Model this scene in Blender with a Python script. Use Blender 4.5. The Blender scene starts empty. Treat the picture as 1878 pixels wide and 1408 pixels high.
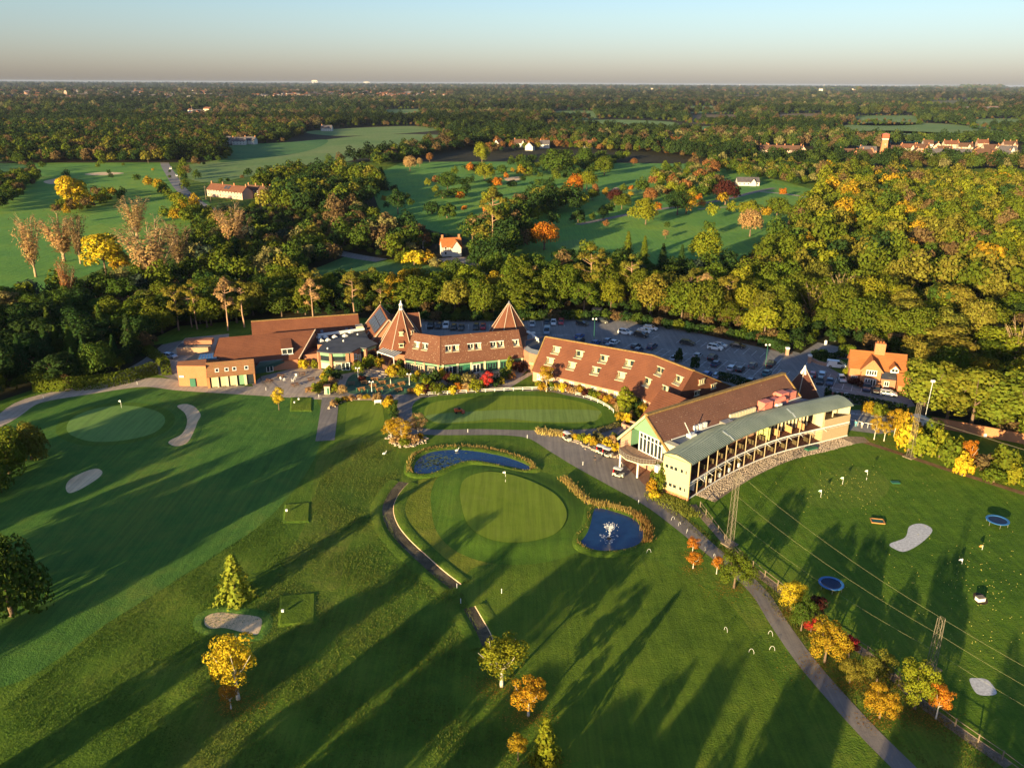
import bpy, bmesh, math, random
import numpy as np
from math import sin, cos, tan, pi, radians, degrees, hypot, atan2, sqrt, atan
from mathutils import Vector, Matrix

random.seed(7)
S = bpy.context.scene
COL = S.collection

# ---------------------------------------------------------------- camera, sky, sun, exposure
FPX, CAM_H, HORIZON = 1500.0, 75.0, 551.0          # focal length in photo pixels, drone height, horizon above centre
PITCH, ROLL = atan(HORIZON / FPX), 10 / 1878
fwd = Vector((0, cos(PITCH), -sin(PITCH)))
up0 = Vector((0, sin(PITCH), cos(PITCH)))
rt0 = Vector((1, 0, 0))
RT = rt0 * cos(ROLL) + up0 * sin(ROLL)
UP = up0 * cos(ROLL) - rt0 * sin(ROLL)
cam_d = bpy.data.cameras.new('camera')
cam = bpy.data.objects.new('camera', cam_d)
COL.objects.link(cam)
cam.matrix_world = Matrix(((RT.x, UP.x, -fwd.x, 0), (RT.y, UP.y, -fwd.y, 0), (RT.z, UP.z, -fwd.z, CAM_H), (0, 0, 0, 1)))
cam_d.sensor_width = 36
cam_d.lens = 36 * FPX / 1878
cam_d.clip_start = 1
cam_d.clip_end = 80000
S.camera = cam

SUN_AZ, SUN_EL = radians(33), radians(8.9)         # azimuth the light travels towards, sun elevation
w = bpy.data.worlds.new('World')
S.world = w
w.use_nodes = True
nt = w.node_tree
sky = nt.nodes.new('ShaderNodeTexSky')
sky.sky_type = 'NISHITA'
sky.sun_disc = False
sky.sun_elevation = SUN_EL
sky.sun_rotation = SUN_AZ + pi
sky.altitude = 100
sky.air_density = 1.0
sky.dust_density = 0.8
sky.ozone_density = 3.5
bg = nt.nodes['Background']
bg.inputs['Strength'].default_value = 0.094
# dusk air near the horizon, opposite the low sun, is a little rosier all the way round
tcw = nt.nodes.new('ShaderNodeTexCoord'); sxw = nt.nodes.new('ShaderNodeSeparateXYZ'); rmp = nt.nodes.new('ShaderNodeValToRGB'); mxw = nt.nodes.new('ShaderNodeMixRGB')
nt.links.new(tcw.outputs['Generated'], sxw.inputs[0]); nt.links.new(sxw.outputs[2], rmp.inputs[0])
rmp.color_ramp.elements[0].position = 0.0; rmp.color_ramp.elements[0].color = (0.84, 0.74, 0.92, 1)
rmp.color_ramp.elements[1].position = 0.07; rmp.color_ramp.elements[1].color = (0.98, 0.84, 0.84, 1)
mxw.blend_type = 'MULTIPLY'; mxw.inputs[0].default_value = 1.0
nt.links.new(sky.outputs[0], mxw.inputs[1]); nt.links.new(rmp.outputs[0], mxw.inputs[2]); nt.links.new(mxw.outputs[0], bg.inputs[0])

sun_d = bpy.data.lights.new('sun', 'SUN')
sun_d.energy = 5.0
sun_d.angle = radians(0.6)
sun_d.color = (1.0, 0.76, 0.38)
sun = bpy.data.objects.new('sun', sun_d)
COL.objects.link(sun)
ldir = Vector((sin(SUN_AZ) * cos(SUN_EL), cos(SUN_AZ) * cos(SUN_EL), -sin(SUN_EL)))
sun.rotation_euler = ldir.to_track_quat('-Z', 'Y').to_euler()
sun.location = (-60, -80, 120)

vs = S.view_settings
vs.view_transform = 'Standard'
vs.look = 'None'
vs.gamma = 1.0
vs.use_curve_mapping = False
vs.exposure = 1.48
S.cycles.max_bounces = 5
S.cycles.transparent_max_bounces = 6
S.cycles.volume_bounces = 0

# ---------------------------------------------------------------- where a photo pixel meets a level of the ground plan
def G(px, py, z=0.0):
    d = fwd + RT * ((px - 939) / FPX) - UP * ((py - 704) / FPX)
    t = (z - CAM_H) / d.z
    return (t * d.x, t * d.y)
def V(px, py, z=0.0):
    x, y = G(px, py, z)
    return Vector((x, y, z))
def PX(x, y, z=0.0):
    d = Vector((x, y, z - CAM_H)); k = d.dot(fwd)
    return (939 + FPX * d.dot(RT) / k, 704 - FPX * d.dot(UP) / k)

# ---------------------------------------------------------------- objects
def tag(o, label=None, cat=None, group=None, kind=None):
    if label: o['label'] = label
    if cat: o['category'] = cat
    if group: o['group'] = group
    if kind: o['kind'] = kind
    return o
def empty(name, loc=(0, 0, 0), rz=0.0, **k):
    o = bpy.data.objects.new(name, None)
    o.empty_display_size = 0.5
    COL.objects.link(o)
    o.location = loc
    o.rotation_euler = (0, 0, rz)
    return tag(o, **k)
def link(name, me, parent=None, loc=(0, 0, 0), rz=0.0, **k):
    o = bpy.data.objects.new(name, me)
    COL.objects.link(o)
    if parent is not None: o.parent = parent
    o.location = loc
    o.rotation_euler = (0, 0, rz)
    return tag(o, **k)
def copy_tree(o, parent=None):
    c = o.copy(); COL.objects.link(c)
    if parent is not None: c.parent = parent
    for ch in list(o.children): copy_tree(ch, c)
    return c

class MB:
    def __init__(s): s.v = []; s.f = []; s.m = []
    def add(s, vs, fs, mat=0):
        n = len(s.v)
        s.v += [tuple(v) for v in vs]
        for f in fs: s.f.append(tuple(i + n for i in f)); s.m.append(mat)
        return s
    def box(s, c, size, rz=0.0, mat=0):          # c = centre of the bottom face
        x, y, z = c; a, b, h = size[0] / 2, size[1] / 2, size[2]
        cr, sr = cos(rz), sin(rz)
        P = [(x + dx * cr - dy * sr, y + dx * sr + dy * cr) for dx, dy in ((-a, -b), (a, -b), (a, b), (-a, b))]
        return s.prism(P, z, z + h, mat)
    def prism(s, P, z0, z1, mat=0, top=None):
        n = len(P)
        A = sum(P[i][0] * P[(i + 1) % n][1] - P[(i + 1) % n][0] * P[i][1] for i in range(n))
        if A < 0: P = P[::-1]
        vs = [(p[0], p[1], z0) for p in P] + [(p[0], p[1], z1) for p in P]
        s.add(vs, [(i, (i + 1) % n, n + (i + 1) % n, n + i) for i in range(n)] + [tuple(range(n))[::-1]], mat)
        s.add([(p[0], p[1], z1) for p in P], [tuple(range(n))], mat if top is None else top)
        return s
    def slab(s, pts, t, mat=0):                  # polygon in space, thickened downwards along its normal
        pts = [Vector(p) for p in pts]
        nrm = Vector((0, 0, 0))
        for i in range(len(pts)): nrm += (pts[i] - pts[0]).cross(pts[(i + 1) % len(pts)] - pts[0])
        nrm.normalize()
        if nrm.z < 0: pts = pts[::-1]; nrm = -nrm
        n = len(pts)
        lo = [p - nrm * t for p in pts]
        return s.add(pts + lo, [tuple(range(n)), tuple(range(n, 2 * n))[::-1]] + [(i, n + i, n + (i + 1) % n, (i + 1) % n) for i in range(n)], mat)
    def beam(s, p, q, wd, ht, mat=0):            # bar with a rectangular section
        p, q = Vector(p), Vector(q); d = (q - p).normalized()
        sd = d.cross(Vector((0, 0, 1)))
        if sd.length < 1e-4: sd = Vector((1, 0, 0))
        sd.normalize(); u = sd.cross(d)
        vs = []
        for e in (p, q):
            for a, b in ((-1, -1), (1, -1), (1, 1), (-1, 1)): vs.append(e + sd * (a * wd / 2) + u * (b * ht / 2))
        return s.add(vs, [(0, 1, 2, 3)[::-1], (4, 5, 6, 7)] + [(i, (i + 1) % 4, 4 + (i + 1) % 4, 4 + i) for i in range(4)], mat)
    def tube(s, p, q, r0, r1=None, n=6, mat=0, cap=True):
        r1 = r0 if r1 is None else r1
        p, q = Vector(p), Vector(q); d = (q - p).normalized()
        a = d.cross(Vector((0, 0, 1)))
        if a.length < 1e-3: a = Vector((1, 0, 0))
        a.normalize(); b = d.cross(a)
        vs = [p + (a * cos(2 * pi * i / n) + b * sin(2 * pi * i / n)) * r0 for i in range(n)] + [q + (a * cos(2 * pi * i / n) + b * sin(2 * pi * i / n)) * r1 for i in range(n)]
        fs = [(i, n + i, n + (i + 1) % n, (i + 1) % n) for i in range(n)]
        if cap: fs += [tuple(range(n)), tuple(range(n, 2 * n))[::-1]]
        return s.add(vs, fs, mat)
    def lathe(s, c, prof, n=10, mat=0, sy=1.0):
        vs = []; fs = []
        for r, z in prof:
            for i in range(n): vs.append((c[0] + r * cos(2 * pi * i / n), c[1] + sy * r * sin(2 * pi * i / n), c[2] + z))
        for k in range(len(prof) - 1):
            for i in range(n): fs.append((k * n + i, k * n + (i + 1) % n, (k + 1) * n + (i + 1) % n, (k + 1) * n + i))
        fs += [tuple(range(n))[::-1], tuple(range((len(prof) - 1) * n, len(prof) * n))]
        return s.add(vs, fs, mat)
    def mesh(s, name, mats, smooth=False):
        me = bpy.data.meshes.new(name)
        me.from_pydata(s.v, [], s.f)
        if not isinstance(mats, (list, tuple)): mats = [mats]
        for m in mats: me.materials.append(m)
        me.polygons.foreach_set('material_index', s.m)
        if smooth: me.polygons.foreach_set('use_smooth', [True] * len(s.f))
        me.update()
        return me
    def build(s, name, mats, parent=None, smooth=False, loc=(0, 0, 0), rz=0.0, **k):
        return link(name, s.mesh(name, mats, smooth), parent, loc, rz, **k)

def catmull(P, closed=True, sub=6):
    P = [Vector((p[0], p[1])) for p in P]; n = len(P); out = []
    for i in range(n if closed else n - 1):
        if closed: a, b, c, d = P[(i - 1) % n], P[i], P[(i + 1) % n], P[(i + 2) % n]
        else: a, b, c, d = P[max(i - 1, 0)], P[i], P[i + 1], P[min(i + 2, n - 1)]
        for k in range(sub):
            t = k / sub
            out.append(0.5 * ((2 * b) + (c - a) * t + (2 * a - 5 * b + 4 * c - d) * t * t + (3 * b - a - 3 * c + d) * t ** 3))
    if not closed: out.append(P[-1])
    return [(p.x, p.y) for p in out]
def outline(px, smooth=True, sub=6):
    w_ = [G(*p) for p in px]
    return catmull(w_, True, sub) if smooth else w_
def offset(P, d):                                # closed outline pushed outwards by d
    n = len(P); A = sum(P[i][0] * P[(i + 1) % n][1] - P[(i + 1) % n][0] * P[i][1] for i in range(n)); sg = 1 if A > 0 else -1
    out = []
    for i in range(n):
        a, b = Vector(P[i - 1]), Vector(P[(i + 1) % n]); t = (b - a)
        if t.length < 1e-6: out.append(P[i]); continue
        t.normalize(); out.append((P[i][0] + t.y * d * sg, P[i][1] - t.x * d * sg))
    return out
def sheet(name, P, z, mat, kind='structure', **k):
    n = len(P); A = sum(P[i][0] * P[(i + 1) % n][1] - P[(i + 1) % n][0] * P[i][1] for i in range(n))
    if A < 0: P = P[::-1]
    return MB().add([(p[0], p[1], z) for p in P], [tuple(range(n))]).build(name, mat, kind=kind, **k)
def ribbon_pts(C, wd):
    n = len(C); L = []; R = []
    for i in range(n):
        a, b = Vector(C[max(i - 1, 0)]), Vector(C[min(i + 1, n - 1)]); t = (b - a).normalized()
        h = (wd[i] if isinstance(wd, (list, tuple)) else wd) / 2
        L.append((C[i][0] - t.y * h, C[i][1] + t.x * h)); R.append((C[i][0] + t.y * h, C[i][1] - t.x * h))
    return L, R
def ribbon(name, px, wd, z, mat, smooth=True, kind='structure', world=False, parent=None, **k):
    C = list(px) if world else [G(*p) for p in px]
    if isinstance(wd, (list, tuple)):
        if smooth:
            q = catmull([(i, x) for i, x in enumerate(wd)], False, 5); wd = [a[1] for a in q]
    if smooth: C = catmull(C, False, 5)
    L, R = ribbon_pts(C, wd); n = len(C)
    return MB().add([(p[0], p[1], z) for p in L] + [(p[0], p[1], z) for p in R], [(n + i, n + i + 1, i + 1, i) for i in range(n - 1)]).build(name, mat, kind=kind, parent=parent, **k)
def inside(P, x, y):
    r = False; n = len(P); j = n - 1
    for i in range(n):
        if (P[i][1] > y) != (P[j][1] > y) and x < (P[j][0] - P[i][0]) * (y - P[i][1]) / (P[j][1] - P[i][1]) + P[i][0]: r = not r
        j = i
    return r
def inside_np(P, X, Y):
    r = np.zeros(X.shape, bool); n = len(P); j = n - 1
    for i in range(n):
        xi, yi = P[i]; xj, yj = P[j]
        if yi != yj:
            c = ((yi > Y) != (yj > Y)) & (X < (xj - xi) * (Y - yi) / (yj - yi) + xi)
            r ^= c
        j = i
    return r

# ---------------------------------------------------------------- materials
MAT = {}
class NG:
    def __init__(s, name):
        s.m = bpy.data.materials.new(name); s.m.use_nodes = True
        s.t = s.m.node_tree; s.b = s.t.nodes['Principled BSDF']
    def n(s, ty, **k):
        nd = s.t.nodes.new('ShaderNode' + ty)
        for a, v in k.items():
            if a in nd.inputs: nd.inputs[a].default_value = v
            else: setattr(nd, a, v)
        return nd
    def l(s, a, b): s.t.links.new(a, b)
    def pos(s): return s.n('NewGeometry').outputs['Position']
    def noise(s, scale, detail=4, rough=0.6, vec=None, dist=0.0):
        nd = s.n('TexNoise', Scale=scale, Detail=detail, Roughness=rough, Distortion=dist)
        s.l(vec if vec is not None else s.pos(), nd.inputs['Vector'])
        return nd.outputs['Fac']
    def scaled(s, v, sc, rot=0.0):
        nd = s.n('Mapping'); nd.inputs['Scale'].default_value = sc; nd.inputs['Rotation'].default_value = (0, 0, rot)
        s.l(v, nd.inputs['Vector']); return nd.outputs[0]
    def ramp(s, fac, stops, interp='LINEAR'):
        nd = s.n('ValToRGB'); nd.color_ramp.interpolation = interp
        e = nd.color_ramp.elements
        while len(e) < len(stops): e.new(0.5)
        for i, (p, c) in enumerate(stops):
            e[i].position = p; e[i].color = (*c, 1) if len(c) == 3 else c
        s.l(fac, nd.inputs['Fac']); return nd.outputs['Color']
    def mix(s, fac, a, b, mode='MIX'):
        nd = s.n('MixRGB', blend_type=mode)
        for i, x in ((0, fac), (1, a), (2, b)):
            if isinstance(x, (int, float)): nd.inputs[i].default_value = x
            elif isinstance(x, (tuple, list)): nd.inputs[i].default_value = (*x, 1)
            else: s.l(x, nd.inputs[i])
        return nd.outputs[0]
    def math(s, op, a, b=0.0, c=0.0):
        nd = s.n('Math', operation=op)
        for i, x in enumerate((a, b, c)):
            if isinstance(x, (int, float)): nd.inputs[i].default_value = x
            else: s.l(x, nd.inputs[i])
        return nd.outputs[0]
    def bump(s, h, strength=0.3, dist=0.1):
        nd = s.n('Bump', Strength=strength, Distance=dist); s.l(h, nd.inputs['Height']); s.l(nd.outputs[0], s.b.inputs['Normal'])
    def done(s, col, rough=0.9, spec=0.3, metal=0.0):
        if isinstance(col, (tuple, list)): s.b.inputs['Base Color'].default_value = (*col, 1)
        else: s.l(col, s.b.inputs['Base Color'])
        s.b.inputs['Roughness'].default_value = rough
        s.b.inputs['Specular IOR Level'].default_value = spec
        s.b.inputs['Metallic'].default_value = metal
        return s.m
def plain(name, col, rough=0.8, spec=0.3, metal=0.0, var=0.15, sc=3.0):
    g = NG(name)
    f = g.noise(sc, 4)
    a = tuple(c * (1 - var) for c in col); b = tuple(min(1, c * (1 + var)) for c in col)
    return g.done(g.ramp(f, [(0.3, a), (0.7, b)]), rough, spec, metal)
def grass(name, dark, mid, light, s1=0.02, s2=0.35, s3=4.0, stripes=None, bump=0.6):
    g = NG(name); p = g.pos()
    big = g.noise(s1, 5, 0.65, p, 0.6)
    md = g.noise(s2, 5, 0.7, p)
    fi = g.noise(s3, 3, 0.7, p)
    f = g.math('ADD', g.math('MULTIPLY', big, 0.5), g.math('ADD', g.math('MULTIPLY', md, 0.3), g.math('MULTIPLY', fi, 0.2)))
    c = g.ramp(f, [(0.39, dark), (0.5, mid), (0.61, light)])
    sk = g.noise(1.0, 3, 0.6, g.scaled(p, (1.4, 0.06, 1), 0.55))
    c = g.mix(0.45, c, g.ramp(sk, [(0.38, (0.66, 0.68, 0.6)), (0.62, (1.2, 1.2, 1.0))]), 'MULTIPLY')
    if stripes:
        ang, width, amt = stripes
        v = g.scaled(p, (1, 1, 1), ang)
        sx = g.n('SeparateXYZ'); g.l(v, sx.inputs[0])
        st = g.math('SINE', g.math('MULTIPLY', sx.outputs[0], 2 * pi / width))
        st = g.math('MULTIPLY_ADD', g.math('MINIMUM', g.math('MAXIMUM', g.math('MULTIPLY', st, 4), -1), 1), amt, 1.0)
        c = g.mix(1.0, c, st, 'MULTIPLY')
    g.bump(g.math('ADD', fi, g.math('MULTIPLY', md, 1.5)), bump, 0.25)
    return g.done(c, 0.95, 0.15)
def tiles(name, c1, c2, speck=None, amt=0.0):
    g = NG(name); p = g.pos()
    f = g.math('ADD', g.math('MULTIPLY', g.noise(0.25, 4), 0.45), g.math('MULTIPLY', g.noise(5.0, 2), 0.55))
    c = g.ramp(f, [(0.34, c1), (0.62, c2)])
    sx = g.n('SeparateXYZ'); g.l(p, sx.inputs[0])
    crs = g.math('FRACT', g.math('MULTIPLY', sx.outputs[2], 3.4))          # one course of tiles every 0.3 m of height
    c = g.mix(g.math('MULTIPLY', g.math('LESS_THAN', crs, 0.2), 0.3), c, (0.03, 0.015, 0.01))
    if speck:
        sp = g.ramp(g.noise(3.4, 2, 0.5), [(0.66 - amt, (0, 0, 0)), (0.70 - amt, (1, 1, 1))])
        c = g.mix(sp, c, speck)
    g.bump(g.math('ADD', crs, g.noise(6, 2)), 0.5, 0.06)
    return g.done(c, 0.9, 0.2)
def brick(name, c1, c2):
    g = NG(name); p = g.pos()
    sx = g.n('SeparateXYZ'); g.l(p, sx.inputs[0])
    cx = g.n('CombineXYZ'); g.l(g.math('ADD', sx.outputs[0], sx.outputs[1]), cx.inputs[0]); g.l(sx.outputs[2], cx.inputs[1])
    b = g.n('TexBrick', Scale=4.0); b.inputs['Mortar Size'].default_value = 0.02
    b.inputs['Color1'].default_value = (*c1, 1); b.inputs['Color2'].default_value = (*c2, 1); b.inputs['Mortar'].default_value = (0.35, 0.3, 0.25, 1)
    g.l(cx.outputs[0], b.inputs['Vector'])
    c = g.mix(0.35, b.outputs['Color'], g.ramp(g.noise(0.6, 5), [(0.3, tuple(x * 0.7 for x in c1)), (0.7, c2)]))
    g.bump(b.outputs['Fac'], 0.2, 0.02)
    return g.done(c, 0.9, 0.2)
# ================================================================ materials used
M_rough = grass('rough_grass', (0.050, 0.11, 0.010), (0.10, 0.172, 0.016), (0.165, 0.21, 0.026), 0.03, 0.3, 3.0)
M_fair = grass('fairway_grass', (0.06, 0.115, 0.010), (0.11, 0.175, 0.015), (0.165, 0.205, 0.022), 0.02, 0.25, 3.5)
M_fairl = grass('fairway_left_grass', (0.045, 0.13, 0.022), (0.08, 0.18, 0.03), (0.14, 0.205, 0.034), 0.025, 0.3, 3.5)
M_green = grass('putting_grass', (0.145, 0.215, 0.018), (0.175, 0.245, 0.022), (0.20, 0.26, 0.032), 0.05, 0.5, 5.0, bump=0.15)
M_greenl = grass('pale_putting_grass', (0.14, 0.26, 0.06), (0.17, 0.29, 0.07), (0.195, 0.31, 0.08), 0.05, 0.5, 5.0, bump=0.15)
M_collar = grass('collar_grass', (0.06, 0.13, 0.012), (0.085, 0.165, 0.016), (0.11, 0.18, 0.02), 0.05, 0.5, 5.0, bump=0.3)
M_band = grass('mown_band_grass', (0.17, 0.26, 0.06), (0.195, 0.285, 0.075), (0.22, 0.30, 0.085), 0.05, 0.6, 5.0, bump=0.15)
M_range = grass('range_grass', (0.05, 0.115, 0.009), (0.09, 0.17, 0.013), (0.14, 0.20, 0.02), 0.03, 0.35, 3.0)
M_mead = grass('meadow_grass', (0.05, 0.15, 0.045), (0.08, 0.19, 0.06), (0.11, 0.21, 0.06), 0.006, 0.05, 0.6)
M_dew = grass('dewy_fairway', (0.085, 0.23, 0.05), (0.135, 0.29, 0.052), (0.23, 0.34, 0.045), 0.006, 0.04, 0.5)
M_fld1 = grass('pasture', (0.11, 0.20, 0.06), (0.16, 0.25, 0.08), (0.22, 0.27, 0.10), 0.004, 0.03, 0.3)
M_fld2 = grass('stubble', (0.11, 0.12, 0.05), (0.16, 0.15, 0.07), (0.2, 0.18, 0.09), 0.004, 0.03, 0.3)
M_fld3 = grass('ploughed_earth', (0.13, 0.10, 0.06), (0.17, 0.13, 0.08), (0.2, 0.15, 0.1), 0.004, 0.03, 0.3)
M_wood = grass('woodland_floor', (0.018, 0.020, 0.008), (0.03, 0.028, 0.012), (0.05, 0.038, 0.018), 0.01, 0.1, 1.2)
M_yard = grass('bed_soil', (0.05, 0.035, 0.02), (0.07, 0.05, 0.03), (0.10, 0.07, 0.045), 0.1, 0.7, 5)
M_asph = grass('asphalt', (0.22, 0.205, 0.215), (0.255, 0.24, 0.25), (0.29, 0.275, 0.28), 0.06, 0.4, 6, bump=0.15)
M_asph2 = grass('worn_asphalt', (0.20, 0.175, 0.165), (0.24, 0.21, 0.20), (0.29, 0.255, 0.24), 0.05, 0.4, 6, bump=0.15)
M_pave = grass('paving', (0.36, 0.285, 0.25), (0.43, 0.345, 0.30), (0.50, 0.41, 0.36), 0.08, 0.8, 5, bump=0.2)
M_grav = grass('gravel', (0.38, 0.305, 0.25), (0.47, 0.375, 0.31), (0.55, 0.45, 0.37), 0.08, 0.7, 6, bump=0.4)
M_sand = grass('bunker_sand', (0.70, 0.48, 0.29), (0.80, 0.57, 0.36), (0.86, 0.64, 0.42), 0.12, 0.8, 6, bump=0.3)
M_cob = grass('cobbles', (0.16, 0.12, 0.09), (0.26, 0.2, 0.155), (0.42, 0.34, 0.28), 0.1, 1.6, 4, bump=1.0)
M_ditch = grass('ditch_bed', (0.06, 0.05, 0.035), (0.11, 0.09, 0.062), (0.2, 0.16, 0.11), 0.15, 1.0, 5)
M_white = plain('white_paint', (0.75, 0.75, 0.72), 0.5, 0.4, var=0.05)
M_line = plain('road_paint', (0.62, 0.62, 0.60), 0.7, 0.3, var=0.2, sc=1.5)
M_turf = grass('artificial_turf', (0.05, 0.11, 0.07), (0.06, 0.135, 0.085), (0.075, 0.15, 0.095), 0.1, 0.7, 6, bump=0.1)
M_wood_l = plain('orange_timber', (0.42, 0.20, 0.06), 0.7, var=0.25)
M_wood_d = plain('brown_timber', (0.16, 0.08, 0.045), 0.8, var=0.25)
M_wood_g = plain('grey_timber', (0.22, 0.17, 0.12), 0.85, var=0.2)
M_metal = plain('galvanised_metal', (0.42, 0.40, 0.36), 0.45, 0.5, 0.6)
M_mast = plain('weathered_mast_steel', (0.2, 0.17, 0.125), 0.6, 0.4, 0.2)
M_black = plain('black_plastic', (0.02, 0.02, 0.022), 0.5)
M_tyre = plain('tyre_rubber', (0.018, 0.018, 0.018), 0.9)
M_glass = plain('window_glass', (0.02, 0.03, 0.035), 0.08, 0.8, var=0.1)
M_green_p = plain('sage_green_paint', (0.17, 0.33, 0.19), 0.6, var=0.08)
M_dgreen = plain('dark_green_paint', (0.025, 0.13, 0.08), 0.5, var=0.1)
M_teal = plain('teal_cladding', (0.03, 0.10, 0.10), 0.4, 0.5, var=0.12)
M_cream = plain('cream_curtain', (0.50, 0.45, 0.28), 0.8, var=0.1)
M_creamp = plain('cream_paint', (0.60, 0.53, 0.36), 0.7, var=0.06)
M_tile1 = tiles('clay_tiles', (0.125, 0.046, 0.028), (0.20, 0.077, 0.043))
M_tile2 = tiles('lichened_clay_tiles', (0.12, 0.05, 0.032), (0.18, 0.08, 0.05), (0.36, 0.26, 0.17), 0.02)
M_tile3 = tiles('brown_clay_tiles', (0.12, 0.058, 0.044), (0.175, 0.086, 0.062), (0.3, 0.21, 0.15), 0.0)
M_tile4 = tiles('orange_clay_tiles', (0.30, 0.10, 0.03), (0.42, 0.15, 0.05), (0.16, 0.12, 0.05), 0.03)
M_tiled = tiles('dark_brown_tiles', (0.10, 0.04, 0.028), (0.16, 0.065, 0.045))
M_moss = plain('mossy_ridge', (0.25, 0.16, 0.055), 0.95, var=0.35, sc=2.0)
M_brick = brick('red_brick', (0.38, 0.15, 0.08), (0.46, 0.19, 0.10))
M_brick2 = brick('pinkish_brick', (0.46, 0.24, 0.16), (0.52, 0.30, 0.2))
M_brick3 = brick('orange_brick', (0.44, 0.17, 0.06), (0.5, 0.2, 0.08))
M_verge = plain('pale_ridge_mortar', (0.45, 0.36, 0.28), 0.8)
M_lead = plain('blue_grey_lead', (0.14, 0.155, 0.19), 0.5, 0.5, var=0.2, sc=0.6)
M_felt = plain('dark_roofing_felt', (0.035, 0.04, 0.05), 0.7, 0.4, var=0.3, sc=0.5)
M_felt2 = plain('grey_roofing_felt', (0.07, 0.075, 0.085), 0.7, 0.4, var=0.25, sc=0.4)
M_skyl = plain('blue_skylight_glazing', (0.12, 0.32, 0.5), 0.12, 0.8, var=0.15)
M_solar = plain('solar_panel_glass', (0.05, 0.055, 0.07), 0.15, 0.8, var=0.15)
M_pink = plain('salmon_red_ductwork', (0.62, 0.20, 0.15), 0.5, 0.4, var=0.15)
M_deck = plain('reddish_brown_matting', (0.11, 0.045, 0.032), 0.9, var=0.25, sc=0.8)
M_matg = plain('brown_tee_screen', (0.10, 0.075, 0.035), 0.9, var=0.2)
M_yellow = plain('cream_yellow_cladding', (0.60, 0.50, 0.25), 0.65, var=0.05)
M_beige = plain('beige_boarding', (0.40, 0.31, 0.19), 0.75, var=0.08)
M_lime = plain('lime_yellow_board', (0.52, 0.55, 0.20), 0.6, var=0.05)
M_bed = M_yard

def roof_metal():
    g = NG('grey_green_metal_roofing')
    f = g.noise(0.25, 5)
    f2 = g.noise(2.5, 3)
    c = g.ramp(g.math('ADD', g.math('MULTIPLY', f, .7), g.math('MULTIPLY', f2, .3)), [(0.35, (0.15, 0.19, 0.165)), (0.65, (0.23, 0.275, 0.235))])
    return g.done(c, 0.5, 0.4, 0.15)
M_roofm = roof_metal()
def water_mat():
    g = NG('pond_water')
    f = g.noise(0.5, 4); f2 = g.noise(3.5, 3)
    c = g.ramp(f, [(0.35, (0.004, 0.025, 0.085)), (0.7, (0.008, 0.04, 0.12))])
    g.bump(g.math('ADD', f2, g.noise(9, 2)), 0.10, 0.05)
    return g.done(c, 0.12, 0.5)
M_water = water_mat()
def weed_mat():
    return plain('floating_pondweed', (0.10, 0.14, 0.07), 0.8, var=0.4, sc=2)
M_weed = weed_mat()

# ================================================================ ground
R_ = 26000
MB().add([(-R_, -R_, 0), (R_, -R_, 0), (R_, R_, 0), (-R_, R_, 0)], [(0, 1, 2, 3)]).build('ground', M_rough, kind='structure')
# wooded countryside beyond the golf course
def world_poly(px): return [G(*p) for p in px]
far_floor = [(-4000, 840), (-700, 800), (0, 860), (400, 830), (700, 780), (4000, 800), (25000, 20000), (25000, 25900), (-25000, 25900), (-25000, 20000)]
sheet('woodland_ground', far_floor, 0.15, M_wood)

# golf course and meadows in the middle distance
sheet('meadow', outline([(515, 520), (560, 500), (640, 470), (720, 482), (800, 488), (875, 508), (850, 520), (700, 530), (560, 530)]), 0.02, M_mead)
sheet('fairway', outline([(650, 420), (670, 350), (700, 315), (790, 283), (900, 275), (1010, 268), (1200, 285), (1330, 310), (1480, 345), (1500, 370), (1450, 440), (1330, 500), (1180, 500), (950, 480), (860, 430), (760, 430)]), 0.02, M_dew)
sheet('fairway', outline([(-300, 420), (-100, 345), (60, 300), (200, 292), (300, 298), (345, 350), (385, 375), (345, 420), (240, 470), (120, 520), (0, 560), (-300, 600)]), 0.02, M_dew)
sheet('field', outline([(330, 308), (420, 290), (560, 262), (700, 247), (830, 250), (800, 266), (690, 285), (620, 300), (470, 322), (400, 335), (350, 330)], True), 0.25, M_fld1)
sheet('field', outline([(420, 268), (520, 262), (600, 257), (570, 276), (470, 292), (400, 296)]), 0.3, M_mead)
MORE_FIELDS = [(840, 190, 60, 2.5, M_fld1), (1010, 205, 80, 4, M_fld1), (1090, 188, 70, 2.5, M_fld2), (1240, 196, 90, 3, M_fld1), (1330, 176, 80, 2, M_fld3), (1420, 210, 90, 4, M_fld3), (1560, 214, 120, 4, M_fld1), (1700, 186, 110, 2.5, M_fld2), (1780, 220, 90, 4, M_fld1), (1150, 170, 80, 1.5, M_fld2), (960, 176, 60, 1.5, M_fld1), (700, 202, 70, 3, M_fld1), (330, 205, 60, 3, M_fld2), (1480, 168, 90, 1.5, M_fld2), (1260, 212, 90, 4, M_fld3)]
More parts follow.
